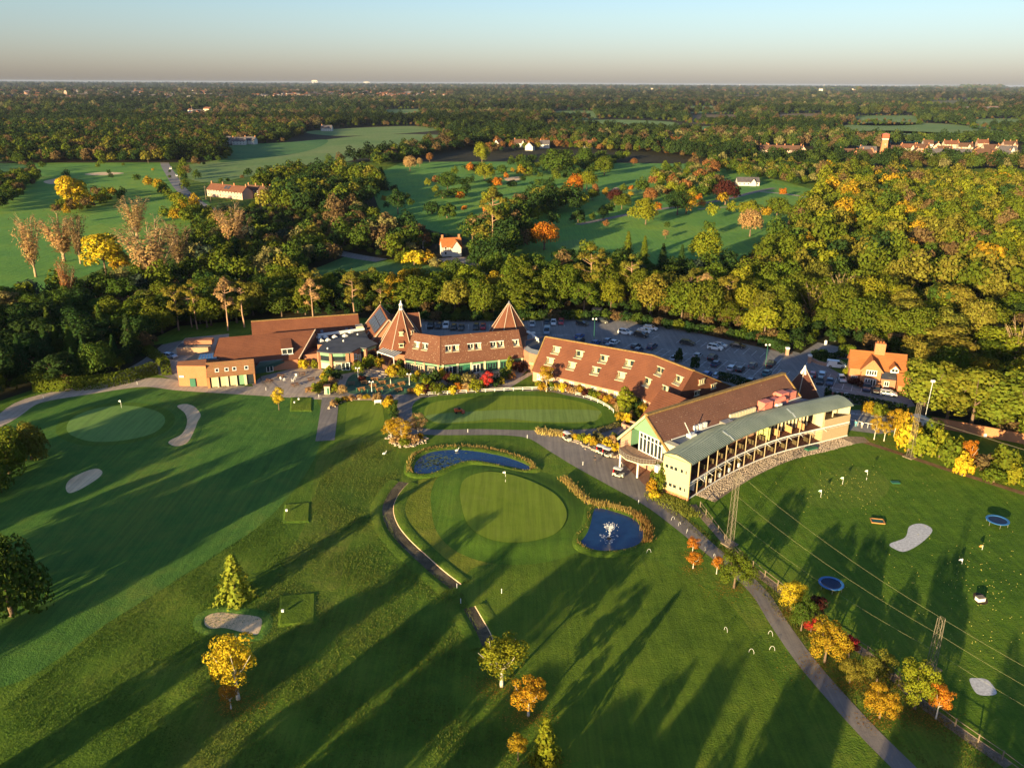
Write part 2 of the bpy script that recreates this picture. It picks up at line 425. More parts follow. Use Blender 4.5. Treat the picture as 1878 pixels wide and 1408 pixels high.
for nm, P, m in (('field', [(560, 243), (640, 236), (760, 232), (800, 240), (640, 250)], M_fld1), ('field', [(1000, 226), (1120, 220), (1230, 224), (1230, 232), (1100, 236), (980, 232)], M_fld1),
                 ('field', [(1170, 240), (1300, 232), (1340, 236), (1300, 246)], M_fld1), ('field', [(1540, 232), (1620, 225), (1740, 228), (1800, 236), (1850, 246), (1700, 246), (1520, 240)], M_fld1),
                 ('field', [(1530, 246), (1620, 240), (1760, 246), (1850, 256), (1720, 262), (1560, 258)], M_fld1),
                 ('field', [(1530, 195), (1640, 192), (1760, 197), (1740, 201), (1560, 200)], M_fld3), ('field', [(1680, 165), (1760, 164), (1840, 166), (1760, 169)], M_fld3),
                 ('field', [(1420, 180), (1520, 178), (1600, 181), (1500, 184)], M_fld2), ('field', [(700, 215), (760, 212), (800, 216), (740, 221)], M_fld3),
                 ('field', [(885, 202), (950, 199), (990, 203), (900, 207)], M_fld2), ('field', [(720, 192), (770, 189), (800, 193), (740, 197)], M_fld1),
                 ('field', [(-60, 290), (60, 268), (110, 272), (60, 285), (-20, 300)], M_fld1), ('field', [(1760, 205), (1850, 204), (1878, 207), (1800, 210)], M_fld2),
                 ('field', [(-40, 305), (20, 300), (60, 310), (40, 330), (-40, 340)], M_mead), ('field', [(450, 182), (540, 180), (560, 183), (460, 186)], M_fld2), *[('field', [(x, y), (x + w, y - 1.2), (x + w + 8, y + h + .17 * (y - 153)), (x + 6, y + h + .8 + .17 * (y - 153))], m) for x, y, w, h, m in MORE_FIELDS]):
    sheet(nm, outline(P), 0.35, m)
# paths over the far course
ribbon('path', [(1800, 0)] if False else [(1060, 412), (1110, 402), (1160, 392), (1215, 383), (1280, 374), (1330, 366), (1385, 352), (1420, 345)], 5, 0.06, M_asph2)
ribbon('path', [(1280, 384), (1340, 380), (1400, 384), (1470, 394)], 2.5, 0.07, M_grav)
ribbon('path', [(1395, 352), (1440, 356), (1480, 362)], 4, 0.07, M_grav)
sheet('golf_green', outline([(1020, 449), (1050, 440), (1085, 443), (1090, 452), (1060, 460), (1030, 458)]), 0.08, M_greenl)
sheet('golf_green', outline([(1120, 350), (1150, 343), (1180, 346), (1180, 356), (1140, 360)]), 0.08, M_greenl)
sheet('golf_green', outline([(172, 368), (195, 362), (222, 364), (225, 372), (200, 377), (178, 375)]), 0.08, M_green)
for P in ([(1120, 349), (1130, 344), (1136, 347), (1128, 352)], [(925, 328), (950, 324), (957, 329), (935, 333)], [(80, 333), (110, 327), (120, 332), (95, 338)], [(155, 320), (190, 316), (228, 318), (190, 322)]):
    sheet('bunker', outline(P), 0.1, M_sand)
# country road on the left
ribbon('road', [(296, 275), (302, 300), (312, 318), (330, 345), (362, 372), (400, 392), (470, 420), (560, 448), (640, 468), (700, 478)], 8, 0.08, M_asph)
ribbon('lane', [(860, 478), (880, 498), (905, 512)], 6, 0.08, M_asph)

# woodland floors near the club
W_back = [(240, 640), (330, 598), (420, 590), (470, 585), (760, 583), (960, 582), (1035, 570), (1110, 572), (1200, 583), (1300, 603), (1390, 625), (1468, 648), (1500, 628), (1560, 640), (1640, 690), (1690, 760), (1760, 770), (1878, 815), (2300, 880), (2400, 520), (2100, 330), (1878, 318), (1500, 318), (1470, 420), (1380, 470), (1340, 500), (1180, 505), (900, 515), (860, 525), (700, 535), (540, 530), (330, 500), (250, 560)]
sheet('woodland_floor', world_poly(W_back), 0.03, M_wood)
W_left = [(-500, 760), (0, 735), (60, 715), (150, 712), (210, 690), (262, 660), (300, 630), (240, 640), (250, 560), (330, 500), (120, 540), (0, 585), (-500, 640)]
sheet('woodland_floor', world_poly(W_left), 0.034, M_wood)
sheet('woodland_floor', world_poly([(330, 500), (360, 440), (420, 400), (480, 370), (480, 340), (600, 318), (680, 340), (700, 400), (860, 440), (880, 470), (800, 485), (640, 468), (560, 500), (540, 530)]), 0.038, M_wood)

# the course in front: mown left fairway, rough, range
sheet('fairway', outline([(-250, 820), (20, 760), (130, 722), (320, 712), (480, 722), (575, 728), (588, 800), (560, 870), (480, 960), (330, 1060), (200, 1140), (0, 1260), (-200, 1200)]), 0.006, M_fairl)
sheet('rough_patch', outline([(590, 830), (700, 800), (740, 870), (705, 930), (640, 1000), (620, 1090), (560, 1200), (420, 1408), (300, 1408), (420, 1200), (560, 960)]), 0.006, grass('dry_rough', (0.055, 0.11, 0.011), (0.11, 0.168, 0.018), (0.18, 0.20, 0.034), 0.05, 0.4, 3))
sheet('fairway', outline([(870, 1090), (960, 1010), (1060, 1015), (1180, 1020), (1260, 1060), (1350, 1120), (1420, 1240), (1480, 1408), (1300, 1600), (1000, 1500), (980, 1250), (920, 1160)]), 0.006, M_fair)
RANGE = [(1262, 922), (1330, 880), (1400, 845), (1460, 828), (1520, 815), (1578, 812), (1700, 850), (1878, 905), (2300, 1030), (2300, 1600), (1980, 1480), (1850, 1396), (1700, 1290), (1600, 1200), (1500, 1140), (1440, 1085), (1340, 1000)]
sheet('driving_range_turf', world_poly(RANGE), 0.006, M_range)
sheet('golf_green', outline([(1480, 910), (1510, 870), (1560, 855), (1610, 865), (1632, 890), (1610, 920), (1560, 932), (1500, 930)]), 0.014, grass('range_target_grass', (0.07, 0.13, 0.014), (0.105, 0.175, 0.018), (0.14, 0.195, 0.026), 0.05, 0.5, 4))
sheet('golf_green', outline([(1720, 1010), (1780, 985), (1860, 995), (1890, 1040), (1840, 1070), (1760, 1060)]), 0.014, M_range)
ring = grass('range_edge', (0.16, 0.09, 0.05), (0.22, 0.13, 0.075), (0.28, 0.18, 0.11), 0.1, 0.7, 4)
ribbon('range_path', [(1578, 808), (1640, 828), (1720, 855), (1800, 880), (1878, 905), (2000, 945)], 1.6, 0.012, ring)
ribbon('cobble_strip', [(1288, 912), (1330, 886), (1380, 860), (1440, 836), (1500, 822), (1553, 808), (1590, 806)], [5.5, 5.2, 4.6, 4.2, 4.0, 4.0, 3.0], 0.016, M_cob)

# paved areas and drives
sheet('car_park', world_poly([(740, 604), (760, 584), (900, 588), (990, 588), (1040, 577), (1100, 578), (1170, 585), (1260, 606), (1380, 634), (1455, 649), (1472, 620), (1500, 622), (1560, 640), (1560, 660), (1480, 652), (1560, 695), (1640, 722), (1700, 742), (1650, 748), (1570, 742), (1500, 752), (1420, 745), (1250, 700), (1000, 650), (960, 660), (780, 625)]), 0.012, M_asph)
ribbon('road', [(1380, 648), (1440, 640), (1475, 622), (1520, 630), (1580, 640), (1640, 646)], [9, 9, 8, 7, 7, 7], 0.016, M_asph)
sheet('earth_bank', world_poly([(1000, 590), (1040, 572), (1100, 570), (1180, 578), (1300, 602), (1400, 628), (1456, 642), (1452, 650), (1380, 634), (1260, 606), (1170, 585), (1100, 578), (1040, 577)]), 0.02, grass('leaf_litter', (0.10, 0.055, 0.03), (0.15, 0.085, 0.05), (0.2, 0.13, 0.08), 0.1, 0.7, 4))
sheet('service_yard', world_poly([(60, 712), (150, 690), (200, 660), (262, 640), (330, 625), (400, 615), (430, 640), (340, 705), (300, 690), (270, 680), (220, 695), (120, 715)]), 0.012, M_asph2)
sheet('yard', world_poly([(300, 660), (340, 620), (420, 612), (420, 650), (330, 700)]), 0.016, M_grav)
ribbon('path', [(-120, 830), (0, 772), (60, 735), (170, 714), (270, 701), (340, 709), (420, 714), (500, 719), (590, 726), (660, 729), (760, 727)], [5, 5.5, 6, 7, 7, 6, 6, 6, 5, 4, 4], 0.020, M_grav)
sheet('terrace', world_poly([(462, 705), (480, 690), (560, 670), (600, 680), (585, 700), (560, 722), (470, 717)]), 0.024, M_pave)
sheet('terrace', world_poly([(580, 722), (610, 690), (650, 682), (700, 655), (745, 640), (770, 652), (960, 650), (975, 672), (945, 700), (900, 715), (760, 725), (650, 730)]), 0.024, M_pave)
ribbon('path', [(606, 728), (604, 750), (600, 780), (596, 808)], 4.2, 0.028, M_asph2, smooth=False)
ribbon('path', [(590, 722), (700, 724), (770, 726), (860, 722), (940, 716), (1000, 714), (1060, 727), (1105, 750), (1130, 768)], 2.6, 0.032, M_asph2)
ribbon('drive', [(752, 724), (748, 750), (742, 785), (770, 790)], [5.5, 5.5, 5, 4], 0.036, M_asph2)
ribbon('drive', [(752, 790), (800, 792), (860, 792), (930, 792), (985, 797), (1040, 820), (1090, 846), (1150, 884), (1200, 922), (1250, 962), (1300, 1005), (1350, 1046), (1395, 1090), (1430, 1145), (1480, 1215), (1540, 1285), (1600, 1350), (1670, 1420), (1760, 1520)],
       [3.6, 3.6, 3.6, 4, 6, 9, 10, 8, 4.6, 3.6, 3, 2.8, 2.8, 2.8, 2.8, 2.8, 2.8, 2.8, 2.8], 0.040, M_asph2)
sheet('drive', outline([(960, 788), (1030, 786), (1120, 776), (1180, 800), (1145, 840), (1200, 900), (1160, 890), (1080, 842), (1010, 810)], False), 0.044, M_asph2)
sheet('forecourt', world_poly([(1140, 846), (1160, 828), (1225, 880), (1215, 908), (1192, 900)]), 0.048, grass('brick_pavers', (0.17, 0.09, 0.07), (0.22, 0.12, 0.095), (0.27, 0.15, 0.12), 0.1, 0.8, 5, bump=0.2))
ribbon('path', [(976, 684), (950, 700), (920, 714)], 2.4, 0.05, M_pave)
sheet('turf_lawn', outline([(633, 712), (640, 692), (660, 684), (700, 690), (760, 694), (775, 705), (765, 721), (690, 724), (645, 722)]), 0.054, M_turf)
sheet('lawn', world_poly([(930, 714), (977, 686), (978, 712), (950, 717)]), 0.054, M_fair)
# putting green beside the hotel
PUT = outline([(757, 762), (768, 733), (850, 722), (960, 717), (1050, 727), (1110, 745), (1130, 765), (1105, 784), (1000, 789), (880, 787), (780, 786)])
sheet('lawn', PUT, 0.058, M_collar)
sheet('putting_green', outline([(778, 757), (800, 737), (900, 727), (1010, 728), (1080, 742), (1104, 760), (1080, 775), (1000, 776), (920, 774), (840, 777), (796, 776)]), 0.064, M_green)
sheet('mown_band', outline([(782, 763), (830, 757), (920, 752), (1020, 751), (1096, 753), (1098, 762), (1085, 773), (1000, 774), (920, 768), (860, 773), (805, 776)]), 0.070, M_band)
# tees and greens on the left
sheet('tee', world_poly([(637, 737), (700, 735), (708, 795), (632, 797)]), 0.012, M_green)
for P in ([(536, 730), (571, 730), (570, 753), (534, 753)], [(525, 926), (567, 923), (565, 956), (522, 957)], [(517, 1094), (576, 1089), (575, 1140), (514, 1146)]):
    W = world_poly(P); c = sum((Vector(p) for p in W), Vector((0, 0))) / 4
    m = MB(); top = [(p[0], p[1], 0.16) for p in W]; bot = [(c.x + (p[0] - c.x) * 1.16, c.y + (p[1] - c.y) * 1.16, 0.008) for p in W]
    m.add(bot + top, [(i, (i + 1) % 4, 4 + (i + 1) % 4, 4 + i) for i in range(4)], 1).add(top, [(0, 1, 2, 3)], 0)
    m.build('tee', [M_fair, M_rough], kind='structure')
GL = outline([(122, 785), (135, 765), (180, 748), (235, 744), (285, 753), (303, 770), (285, 792), (235, 806), (175, 810), (135, 800)])
sheet('green_collar', offset(GL, 2.2), 0.010, M_collar)
sheet('golf_green', GL, 0.016, M_greenl)
def lip(P, z=0.16, out=1.3, inn=0.25):
    a, b, c = offset(P, out), offset(P, 0.35), offset(P, -inn); n = len(P); m = MB()
    m.add([(p[0], p[1], 0.012) for p in a] + [(p[0], p[1], z) for p in b] + [(p[0], p[1], 0.02) for p in c],
          [(i, (i + 1) % n, n + (i + 1) % n, n + i) for i in range(n)] + [(n + i, n + (i + 1) % n, 2 * n + (i + 1) % n, 2 * n + i) for i in range(n)])
    return m
for P in ([(323, 745), (340, 740), (358, 745), (370, 760), (364, 774), (358, 790), (345, 812), (322, 819), (307, 813), (312, 806), (332, 795), (341, 775), (337, 758)],
          [(118, 895), (125, 880), (150, 866), (176, 858), (190, 864), (183, 876), (150, 897), (126, 905)],
          [(372, 1145), (375, 1130), (400, 1121), (440, 1124), (478, 1130), (483, 1145), (472, 1165), (440, 1160), (410, 1153), (385, 1154)]):
    P = outline(P); sheet('bunker', P, 0.02, M_sand); lip(P).build('bunker_lip', M_fairl, kind='structure', smooth=True)
for P, nm in (([(1632, 997), (1660, 985), (1668, 965), (1690, 960), (1710, 972), (1690, 995), (1660, 1011), (1640, 1006)], 'white_sand'), ([(1778, 1246), (1790, 1243), (1812, 1247), (1828, 1270), (1810, 1275), (1790, 1270)], 'white_sand')):
    sheet('bunker', outline(P), 0.02, plain('white_gravel', (0.55, 0.55, 0.55), 0.9, var=0.25, sc=2.5))
sheet('bunker', outline([(1786, 1087), (1802, 1089), (1812, 1105), (1796, 1108), (1786, 1098)]), 0.02, M_yard)
# raised island green between the ponds
ISL = outline([(722, 930), (735, 895), (770, 880), (830, 868), (880, 852), (940, 858), (1000, 876), (1050, 900), (1072, 950), (1055, 990), (1010, 1015), (940, 1030), (870, 1040), (838, 1072), (800, 1040), (750, 1000), (727, 965)])
def mound(P, levels, mats, name):
    m = MB(); n = len(P); c = sum((Vector(p) for p in P), Vector((0, 0))) / n; prev = None; vs = []
    for L, z in levels: vs += [(p[0], p[1], z) for p in L]
    fs = []
    for k in range(len(levels) - 1): fs += [(k * n + i, k * n + (i + 1) % n, (k + 1) * n + (i + 1) % n, (k + 1) * n + i) for i in range(n)]
    m.add(vs, fs, 0); m.add([(p[0], p[1], levels[-1][1]) for p in levels[-1][0]], [tuple(range(n))], 1)
    return m.build(name, mats, kind='structure', smooth=True)
def ccw(P):
    A = sum(P[i][0] * P[(i + 1) % len(P)][1] - P[(i + 1) % len(P)][0] * P[i][1] for i in range(len(P)))
    return P if A > 0 else P[::-1]
GR = ccw(outline([(838, 900), (850, 878), (890, 866), (940, 872), (990, 890), (1030, 915), (1048, 950), (1030, 985), (980, 1003), (920, 1005), (875, 990), (850, 965), (840, 930)]))
def blend(A, t, c): return [(c[0] + (p[0] - c[0]) * t, c[1] + (p[1] - c[1]) * t) for p in A]
cg = (sum(p[0] for p in GR) / len(GR), sum(p[1] for p in GR) / len(GR))
sheet('green_surround', ISL, 0.012, grass('bright_rough', (0.10, 0.145, 0.012), (0.17, 0.20, 0.02), (0.23, 0.235, 0.032), 0.08, 0.4, 3))
mound(GR, [(offset(GR, 5), 0.014), (offset(GR, 3.6), 0.08), (offset(GR, 2.2), 0.26), (offset(GR, .8), 0.46), (blend(GR, 0.96, cg), 0.56), (blend(GR, 0.7, cg), 0.62), (blend(GR, 0.35, cg), 0.66)], [M_collar, M_green], 'green_mound')
sheet('golf_green', blend(GR, 0.93, cg), 0.67, M_green)

# ponds
POND1 = ccw(outline([(757, 865), (762, 845), (785, 830), (830, 824), (880, 828), (930, 838), (968, 852), (978, 861), (950, 862), (900, 850), (860, 846), (825, 856), (795, 868), (770, 870)]))
POND2 = ccw(outline([(1085, 938), (1095, 930), (1130, 938), (1165, 952), (1184, 975), (1178, 996), (1150, 1008), (1105, 1012), (1075, 1005), (1062, 990), (1078, 965)]))
for P in (POND1, POND2):
    sheet('pond', P, 0.09, M_water)
    a, b, c = offset(P, 1.8), offset(P, 0.9), offset(P, -0.5); n = len(P)
    MB().add([(p[0], p[1], 0.016) for p in a] + [(p[0], p[1], 0.42) for p in b] + [(p[0], p[1], 0.05) for p in c],
             [(i, (i + 1) % n, n + (i + 1) % n, n + i) for i in range(n)] + [(n + i, n + (i + 1) % n, 2 * n + (i + 1) % n, 2 * n + i) for i in range(n)]).build('pond_bank', M_rough, kind='structure', smooth=True)
ribbon('stream', [(1045, 886), (1060, 905), (1085, 932)], [1.2, 1.6, 3], 0.07, M_water)
# ditches with one raised sandy bank
def ditch(px, wd):
    C = catmull([G(*p) for p in px], False, 5); L, R = ribbon_pts(C, wd); L2, R2 = ribbon_pts(C, wd + 1.6); L3, R3 = ribbon_pts(C, wd + 4.5); n = len(C)
    ribbon('ditch', C, wd, 0.014, M_ditch, smooth=False, world=True)
    fs = lambda k: [(k * n + i, k * n + i + 1, (k + 1) * n + i + 1, (k + 1) * n + i) for i in range(n - 1)]
    for A, nm, m, h in (((R, R2, R3), 'ditch_bank', M_rough, 0.25), ((L, L2, L3), 'ditch_bank', M_rough, 0.3)):
        MB().add([(p[0], p[1], 0.018) for p in A[0]] + [(p[0], p[1], h) for p in A[1]] + [(p[0], p[1], 0.012) for p in A[2]], fs(0) + fs(1)).build(nm, m, kind='structure', smooth=True)
    RR = [((a[0] * .86 + b[0] * .14), (a[1] * .86 + b[1] * .14)) for a, b in zip(L, L2)]
    MB().add([(p[0], p[1], 0.10) for p in RR] + [(p[0], p[1], 0.02) for p in L], [(i, i + 1, n + i + 1, n + i) for i in range(n - 1)]).build('ditch_edge', M_sand, kind='structure')
ditch([(740, 884), (722, 905), (711, 932), (718, 962), (740, 992), (775, 1025), (805, 1052), (836, 1076)], 2.0)
ditch([(860, 1114), (872, 1135), (886, 1160), (897, 1186)], 1.8)
# ================================================================ buildings
def V3(p, z): return Vector((p[0], p[1], z))
def window_unit(parent, c, wd, ht, az, depth=0.18, name='window', frame=None, pane=None, n=2, curtain=None, sill=True):
    """A window standing in a wall: c = centre of its sill line, az = azimuth it faces. Frame bars, recessed pane, sill."""
    frame = frame or M_white; pane = pane or M_glass
    f = Vector((sin(az), cos(az), 0)); s = Vector((f.y, -f.x, 0)); c = Vector(c); up = Vector((0, 0, 1))
    m = MB(); t = 0.09 + 0.03 * wd
    m.beam(c - s * wd / 2 + up * t / 2, c + s * wd / 2 + up * t / 2, t, t)
    m.beam(c - s * wd / 2 + up * (ht - t / 2), c + s * wd / 2 + up * (ht - t / 2), t, t)
    for k in range(n + 1):
        q = c + s * (-wd / 2 + t / 2 + (wd - t) * k / n)
        m.beam(q + up * t, q + up * (ht - t), t, t)
    if sill: m.beam(c - s * (wd / 2 + .1) - up * 0.05, c + s * (wd / 2 + .1) - up * 0.05, 0.3, 0.1)
    o = m.build(name, frame, parent)
    p = MB().add([c - s * (wd / 2 - t) + up * t, c + s * (wd / 2 - t) + up * t, c + s * (wd / 2 - t) + up * (ht - t), c - s * (wd / 2 - t) + up * (ht - t)], [(0, 1, 2, 3)])
    p.build('pane', pane, o)
    if curtain:
        for k in ((0,) if n == 1 else range(n)):
            if random.random() < curtain:
                a = -wd / 2 + t + (wd - 2 * t) * (k + .1) / n; b = -wd / 2 + t + (wd - 2 * t) * (k + .85) / n
                MB().add([c + s * a + up * t + f * .012, c + s * b + up * t + f * .012, c + s * b + up * (ht - t) + f * .012, c + s * a + up * (ht - t) + f * .012], [(0, 1, 2, 3)]).build('curtain', M_cream, o)
    return o
def dormer(parent, P, az, pitch, wd=1.9, ht=1.35, frame=None, n=2, curtain=0.5, roof=None):
    """A box dormer set into a slope. P = point on the slope at the window's sill."""
    f = Vector((sin(az), cos(az), 0)); s = Vector((f.y, -f.x, 0)); P = Vector(P); up = Vector((0, 0, 1))
    p2 = pitch * 0.55
    d = ht / max(0.2, tan(pitch) - tan(p2))
    fr = P + f * 0.2
    rise = Vector((0, 0, 1)) * (d * tan(p2)) - f * d
    m = MB()
    m.slab([fr - s * (wd / 2 + .06) + up * (ht + .04) + f * .12, fr + s * (wd / 2 + .06) + up * (ht + .04) + f * .12, fr + s * (wd / 2 + .06) + up * (ht + .04) + rise, fr - s * (wd / 2 + .06) + up * (ht + .04) + rise], 0.12)
    for e in (-1, 1):
        a = fr + s * e * wd / 2
        m.add([a - up * .1, a + up * ht, a + up * ht + rise, a - f * .3 - up * .1], [(0, 1, 2, 3)])
    o = m.build('dormer', roof or M_tile1, parent)
    # the window itself: one frame mesh and one pane under the dormer
    t = 0.11; q = MB(); c = fr
    q.beam(c - s * wd / 2 + up * t / 2, c + s * wd / 2 + up * t / 2, t, t)
    q.beam(c - s * (wd / 2 + .18) - up * .08, c + s * (wd / 2 + .18) - up * .08, .4, .12); q.beam(c - s * (wd / 2 + .2) + up * (ht + .02) + f * .1, c + s * (wd / 2 + .2) + up * (ht + .02) + f * .1, .24, .2)
    for k in range(n + 1):
        z = c + s * (-wd / 2 + t / 2 + (wd - t) * k / n); q.beam(z, z + up * ht, t, t)
    q.build('window_frame', frame or M_creamp, o)
    g = c - f * .04
    MB().add([g - s * wd / 2, g + s * wd / 2, g + s * wd / 2 + up * ht, g - s * wd / 2 + up * ht], [(0, 1, 2, 3)]).build('pane', M_glass, o)
    for k in range(n):
        if random.random() < curtain:
            a = -wd / 2 + t + (wd - 2 * t) * (k + (.05 if k % 2 else .3)) / n; b = -wd / 2 + t + (wd - 2 * t) * (k + (.7 if k % 2 else .95)) / n; g = c - f * .025
            MB().add([g + s * a + up * t, g + s * b + up * t, g + s * b + up * (ht - .02), g + s * a + up * (ht - .02)], [(0, 1, 2, 3)]).build('curtain', M_cream, o)
    return o
def gable(parent, A, B, hw, ze, wall, roof, hw2=None, ze2=None, ov=0.35, ridge=None, z0=0.0, gablemat=None, thick=0.22, verge=None):
    """Pitched roof over walls: A, B ridge ends (x, y, z); hw half width each side, ze eaves height."""
    A, B = Vector(A), Vector(B); u = (B - A); u.z = 0; u.normalize(); s = Vector((u.y, -u.x, 0))
    hw2 = hw2 or hw; ze2 = ze2 or ze
    m = MB()
    for e, h, z in ((1, hw, ze), (-1, hw2, ze2)):
        sl = (A.z - z) / h
        m.slab([A - u * ov, B + u * ov, Vector((B.x, B.y, B.z - sl * (h + ov))) + u * ov + s * e * (h + ov), Vector((A.x, A.y, A.z - sl * (h + ov))) - u * ov + s * e * (h + ov)], thick)
    r = m.build('roof', roof, parent)
    w = MB(); off = thick * 1.15
    for P in (A, B):
        d = u * (0.002 if P is A else -0.002)
    fa = [V3(A + s * hw, z0), V3(A + s * hw, ze - off), Vector((A.x, A.y, A.z - off * 1.2)), V3(A - s * hw2, ze2 - off), V3(A - s * hw2, z0)]
    fb = [V3(B + s * hw, z0), V3(B + s * hw, ze - off), Vector((B.x, B.y, B.z - off * 1.2)), V3(B - s * hw2, ze2 - off), V3(B - s * hw2, z0)]
    w.add(fa + fb, [(0, 1, 2, 3, 4), (9, 8, 7, 6, 5), (0, 5, 6, 1), (4, 3, 8, 9)])
    w.build('wall', wall, parent)
    if ridge:
        MB().beam(A - u * ov + Vector((0, 0, .06)), B + u * ov + Vector((0, 0, .06)), 0.5, 0.22).build('ridge_tiles', ridge, parent)
    if verge:
        for P, k in ((A, -1), (B, 1)):
            v = MB()
            for e, h, z in ((1, hw, ze), (-1, hw2, ze2)):
                sl = (A.z - z) / h
                v.beam(P + u * k * (ov + .03) + Vector((0, 0, -.02)), Vector((P.x, P.y, P.z - sl * (h + ov) - .02)) + s * e * (h + ov) + u * k * (ov + .03), .12, .34)
            v.build('verge_board', verge, parent)
    return u, s, r
def pyramid(parent, c, r, zb, za, n, mat, rot=0.0, hip=None, tr=0.0, name='roof'):
    m = MB(); P = [(c[0] + r * cos(rot + 2 * pi * i / n), c[1] + r * sin(rot + 2 * pi * i / n), zb) for i in range(n)]
    if tr:
        Q = [(c[0] + tr * cos(rot + 2 * pi * i / n), c[1] + tr * sin(rot + 2 * pi * i / n), za) for i in range(n)]
        m.add(P + Q, [(i, (i + 1) % n, n + (i + 1) % n, n + i) for i in range(n)] + [tuple(range(n, 2 * n))])
    else:
        Q = [(c[0], c[1], za)] * n
        m.add(P + [(c[0], c[1], za)], [(i, (i + 1) % n, n) for i in range(n)])
    o = m.build(name, mat, parent)
    if hip:
        h = MB()
        for i in range(n): h.tube(P[i], Q[i], 0.13, 0.10, 5)
        h.build('hip_tiles', hip, parent)
    return o

def facet(parent, Ra, Rb, Ea, Eb, holes, mat, wd, ht, n=2, curtain=.5, frame=None, thick=.25, wins=True):
    """Roof slope with windows cut into it: holes = (t along, k up) of each sill centre; the window stands upright at the back of its recess."""
    Ra, Rb, Ea, Eb = (Vector(p) for p in (Ra, Rb, Ea, Eb)); L = ((Rb - Ra).length + (Eb - Ea).length) / 2; hz = Ra.z - Ea.z; tw, kh = wd / L / 2, ht / hz
    S_ = lambda t, k: Ea.lerp(Eb, t).lerp(Ra.lerp(Rb, t), k)
    ts = sorted({0.0, 1.0} | {h[0] + e * tw for h in holes for e in (-1, 1)}); ks = sorted({0.0, 1.0} | {h[1] for h in holes} | {h[1] + kh for h in holes})
    nn = (Eb - Ea).cross(Ra - Ea).normalized(); nn = nn if nn.z > 0 else -nn
    m = MB()
    for t0, t1 in zip(ts, ts[1:]):
        for k0, k1 in zip(ks, ks[1:]):
            if any(abs((t0 + t1) / 2 - h[0]) < tw and h[1] < (k0 + k1) / 2 < h[1] + kh for h in holes): continue
            q = [S_(t0, k0), S_(t1, k0), S_(t1, k1), S_(t0, k1)]
            m.add(q, [(0, 1, 2, 3)]); m.add([p - nn * thick for p in q], [(3, 2, 1, 0)])
    m.add([Ea, Eb, Eb - nn * thick, Ea - nn * thick], [(0, 3, 2, 1)]); m.add([Ea, Ra, Ra - nn * thick, Ea - nn * thick], [(0, 1, 2, 3)]); m.add([Eb, Rb, Rb - nn * thick, Eb - nn * thick], [(3, 2, 1, 0)])
    roof = m.build('roof', mat, parent); up = Vector((0, 0, 1))
    ax = (Eb - Ea).xy.normalized(); f = Vector((ax.y, -ax.x, 0)); s = Vector((ax.x, ax.y, 0))
    if f.dot(Ea - Ra) < 0: f = -f
    for t, k in holes:
        a0, a1, b0, b1 = S_(t - tw, k), S_(t + tw, k), S_(t - tw, k + kh), S_(t + tw, k + kh); c0, c1 = Vector((b0.x, b0.y, a0.z)), Vector((b1.x, b1.y, a1.z))
        m = MB(); m.add([a0, a1, c1, c0], [(0, 1, 2, 3)]); m.add([a0, c0, b0], [(0, 1, 2)]); m.add([a1, b1, c1], [(0, 1, 2)])
        m.beam(a0 + f * .12 - s * .1, a1 + f * .12 + s * .1, .3, .12)
        o = m.build('window', M_creamp, parent)
        r_ = .1; q = MB(); q.beam(b0 + f * .1 - s * .15, b1 + f * .1 + s * .15, .3, .16); q.beam(c0 + up * .06 + f * .03, c1 + up * .06 + f * .03, r_, .12)
        for j in range(n + 1): w_ = c0.lerp(c1, (j * (1 - .1 / wd) + .05 / wd * (1)) / n if n else .5); q.beam(w_ + f * .03, w_ + f * .03 + up * ht, r_, r_)
        q.build('window_frame', frame or M_creamp, o)
        MB().add([c0, c1, b1, b0], [(0, 1, 2, 3)]).build('pane', M_glass, o)
        for j in range(n):
            if random.random() < curtain:
                u0, u1 = (j + (.05 if j % 2 else .35)) / n, (j + (.65 if j % 2 else .95)) / n
                MB().add([c0.lerp(c1, u0) + f * .02, c0.lerp(c1, u1) + f * .02, b0.lerp(b1, u1) + f * .02, b0.lerp(b1, u0) + f * .02], [(0, 1, 2, 3)]).build('curtain', M_cream, o)
    return roof
# ---- long hotel wing with two rows of dormers
hw_ = empty('hotel_wing', (20, 205, 0), label='long hotel wing with steep clay tile roof and two rows of cream dormers', cat='hotel')
def loc(o, *a): return [Vector(p) - o.location for p in a]
for o_ in (hw_,): o_.location = (0, 0, 0)
R = [Vector(p) for p in ((9.1, 212.5, 10.6), (35.7, 196.9, 10.6), (43.5, 185.1, 10.6))]
E = [Vector(p) for p in ((5.3, 206.0, 3.0), (30.6, 188.6, 3.0), (36.9, 177.4, 3.0))]
Bk = [Vector((2 * R[0].x - E[0].x, 2 * R[0].y - E[0].y, 3.0)), Vector((2 * R[1].x - E[1].x, 2 * R[1].y - E[1].y, 3.0)), Vector((55.4, 194.0, 3.4))]
m = MB()
for i in range(2): m.slab([R[i + 1], R[i], Bk[i], Bk[i + 1]], .25)
m.build('roof', M_tile1, hw_)
facet(hw_, R[0], R[1], E[0], E[1], [(.145, .58), (.37, .58), (.60, .58), (.83, .58), (.13, .25), (.345, .25), (.575, .25), (.81, .25)], M_tile1, 2.3, 1.6)
facet(hw_, R[1], R[2], E[1], E[2], [(.30, .60), (.80, .58), (.14, .26), (.62, .26)], M_tile1, 2.3, 1.6)
MB().slab([R[2], Bk[2], E[2]], .25).build('roof', M_tile1, hw_)
hd = (Bk[2] - E[2]).xy.normalized(); haz = atan2(hd.y, -hd.x)
for t, k in ((.60, .50), (.42, .2), (.76, .2)): dormer(hw_, E[2].lerp(Bk[2], t).lerp(R[2], k), haz, radians(46), 1.9, 1.15)
m = MB()
for i in range(2): m.beam(R[i] + Vector((0, 0, .08)), R[i + 1] + Vector((0, 0, .08)), .55, .25)
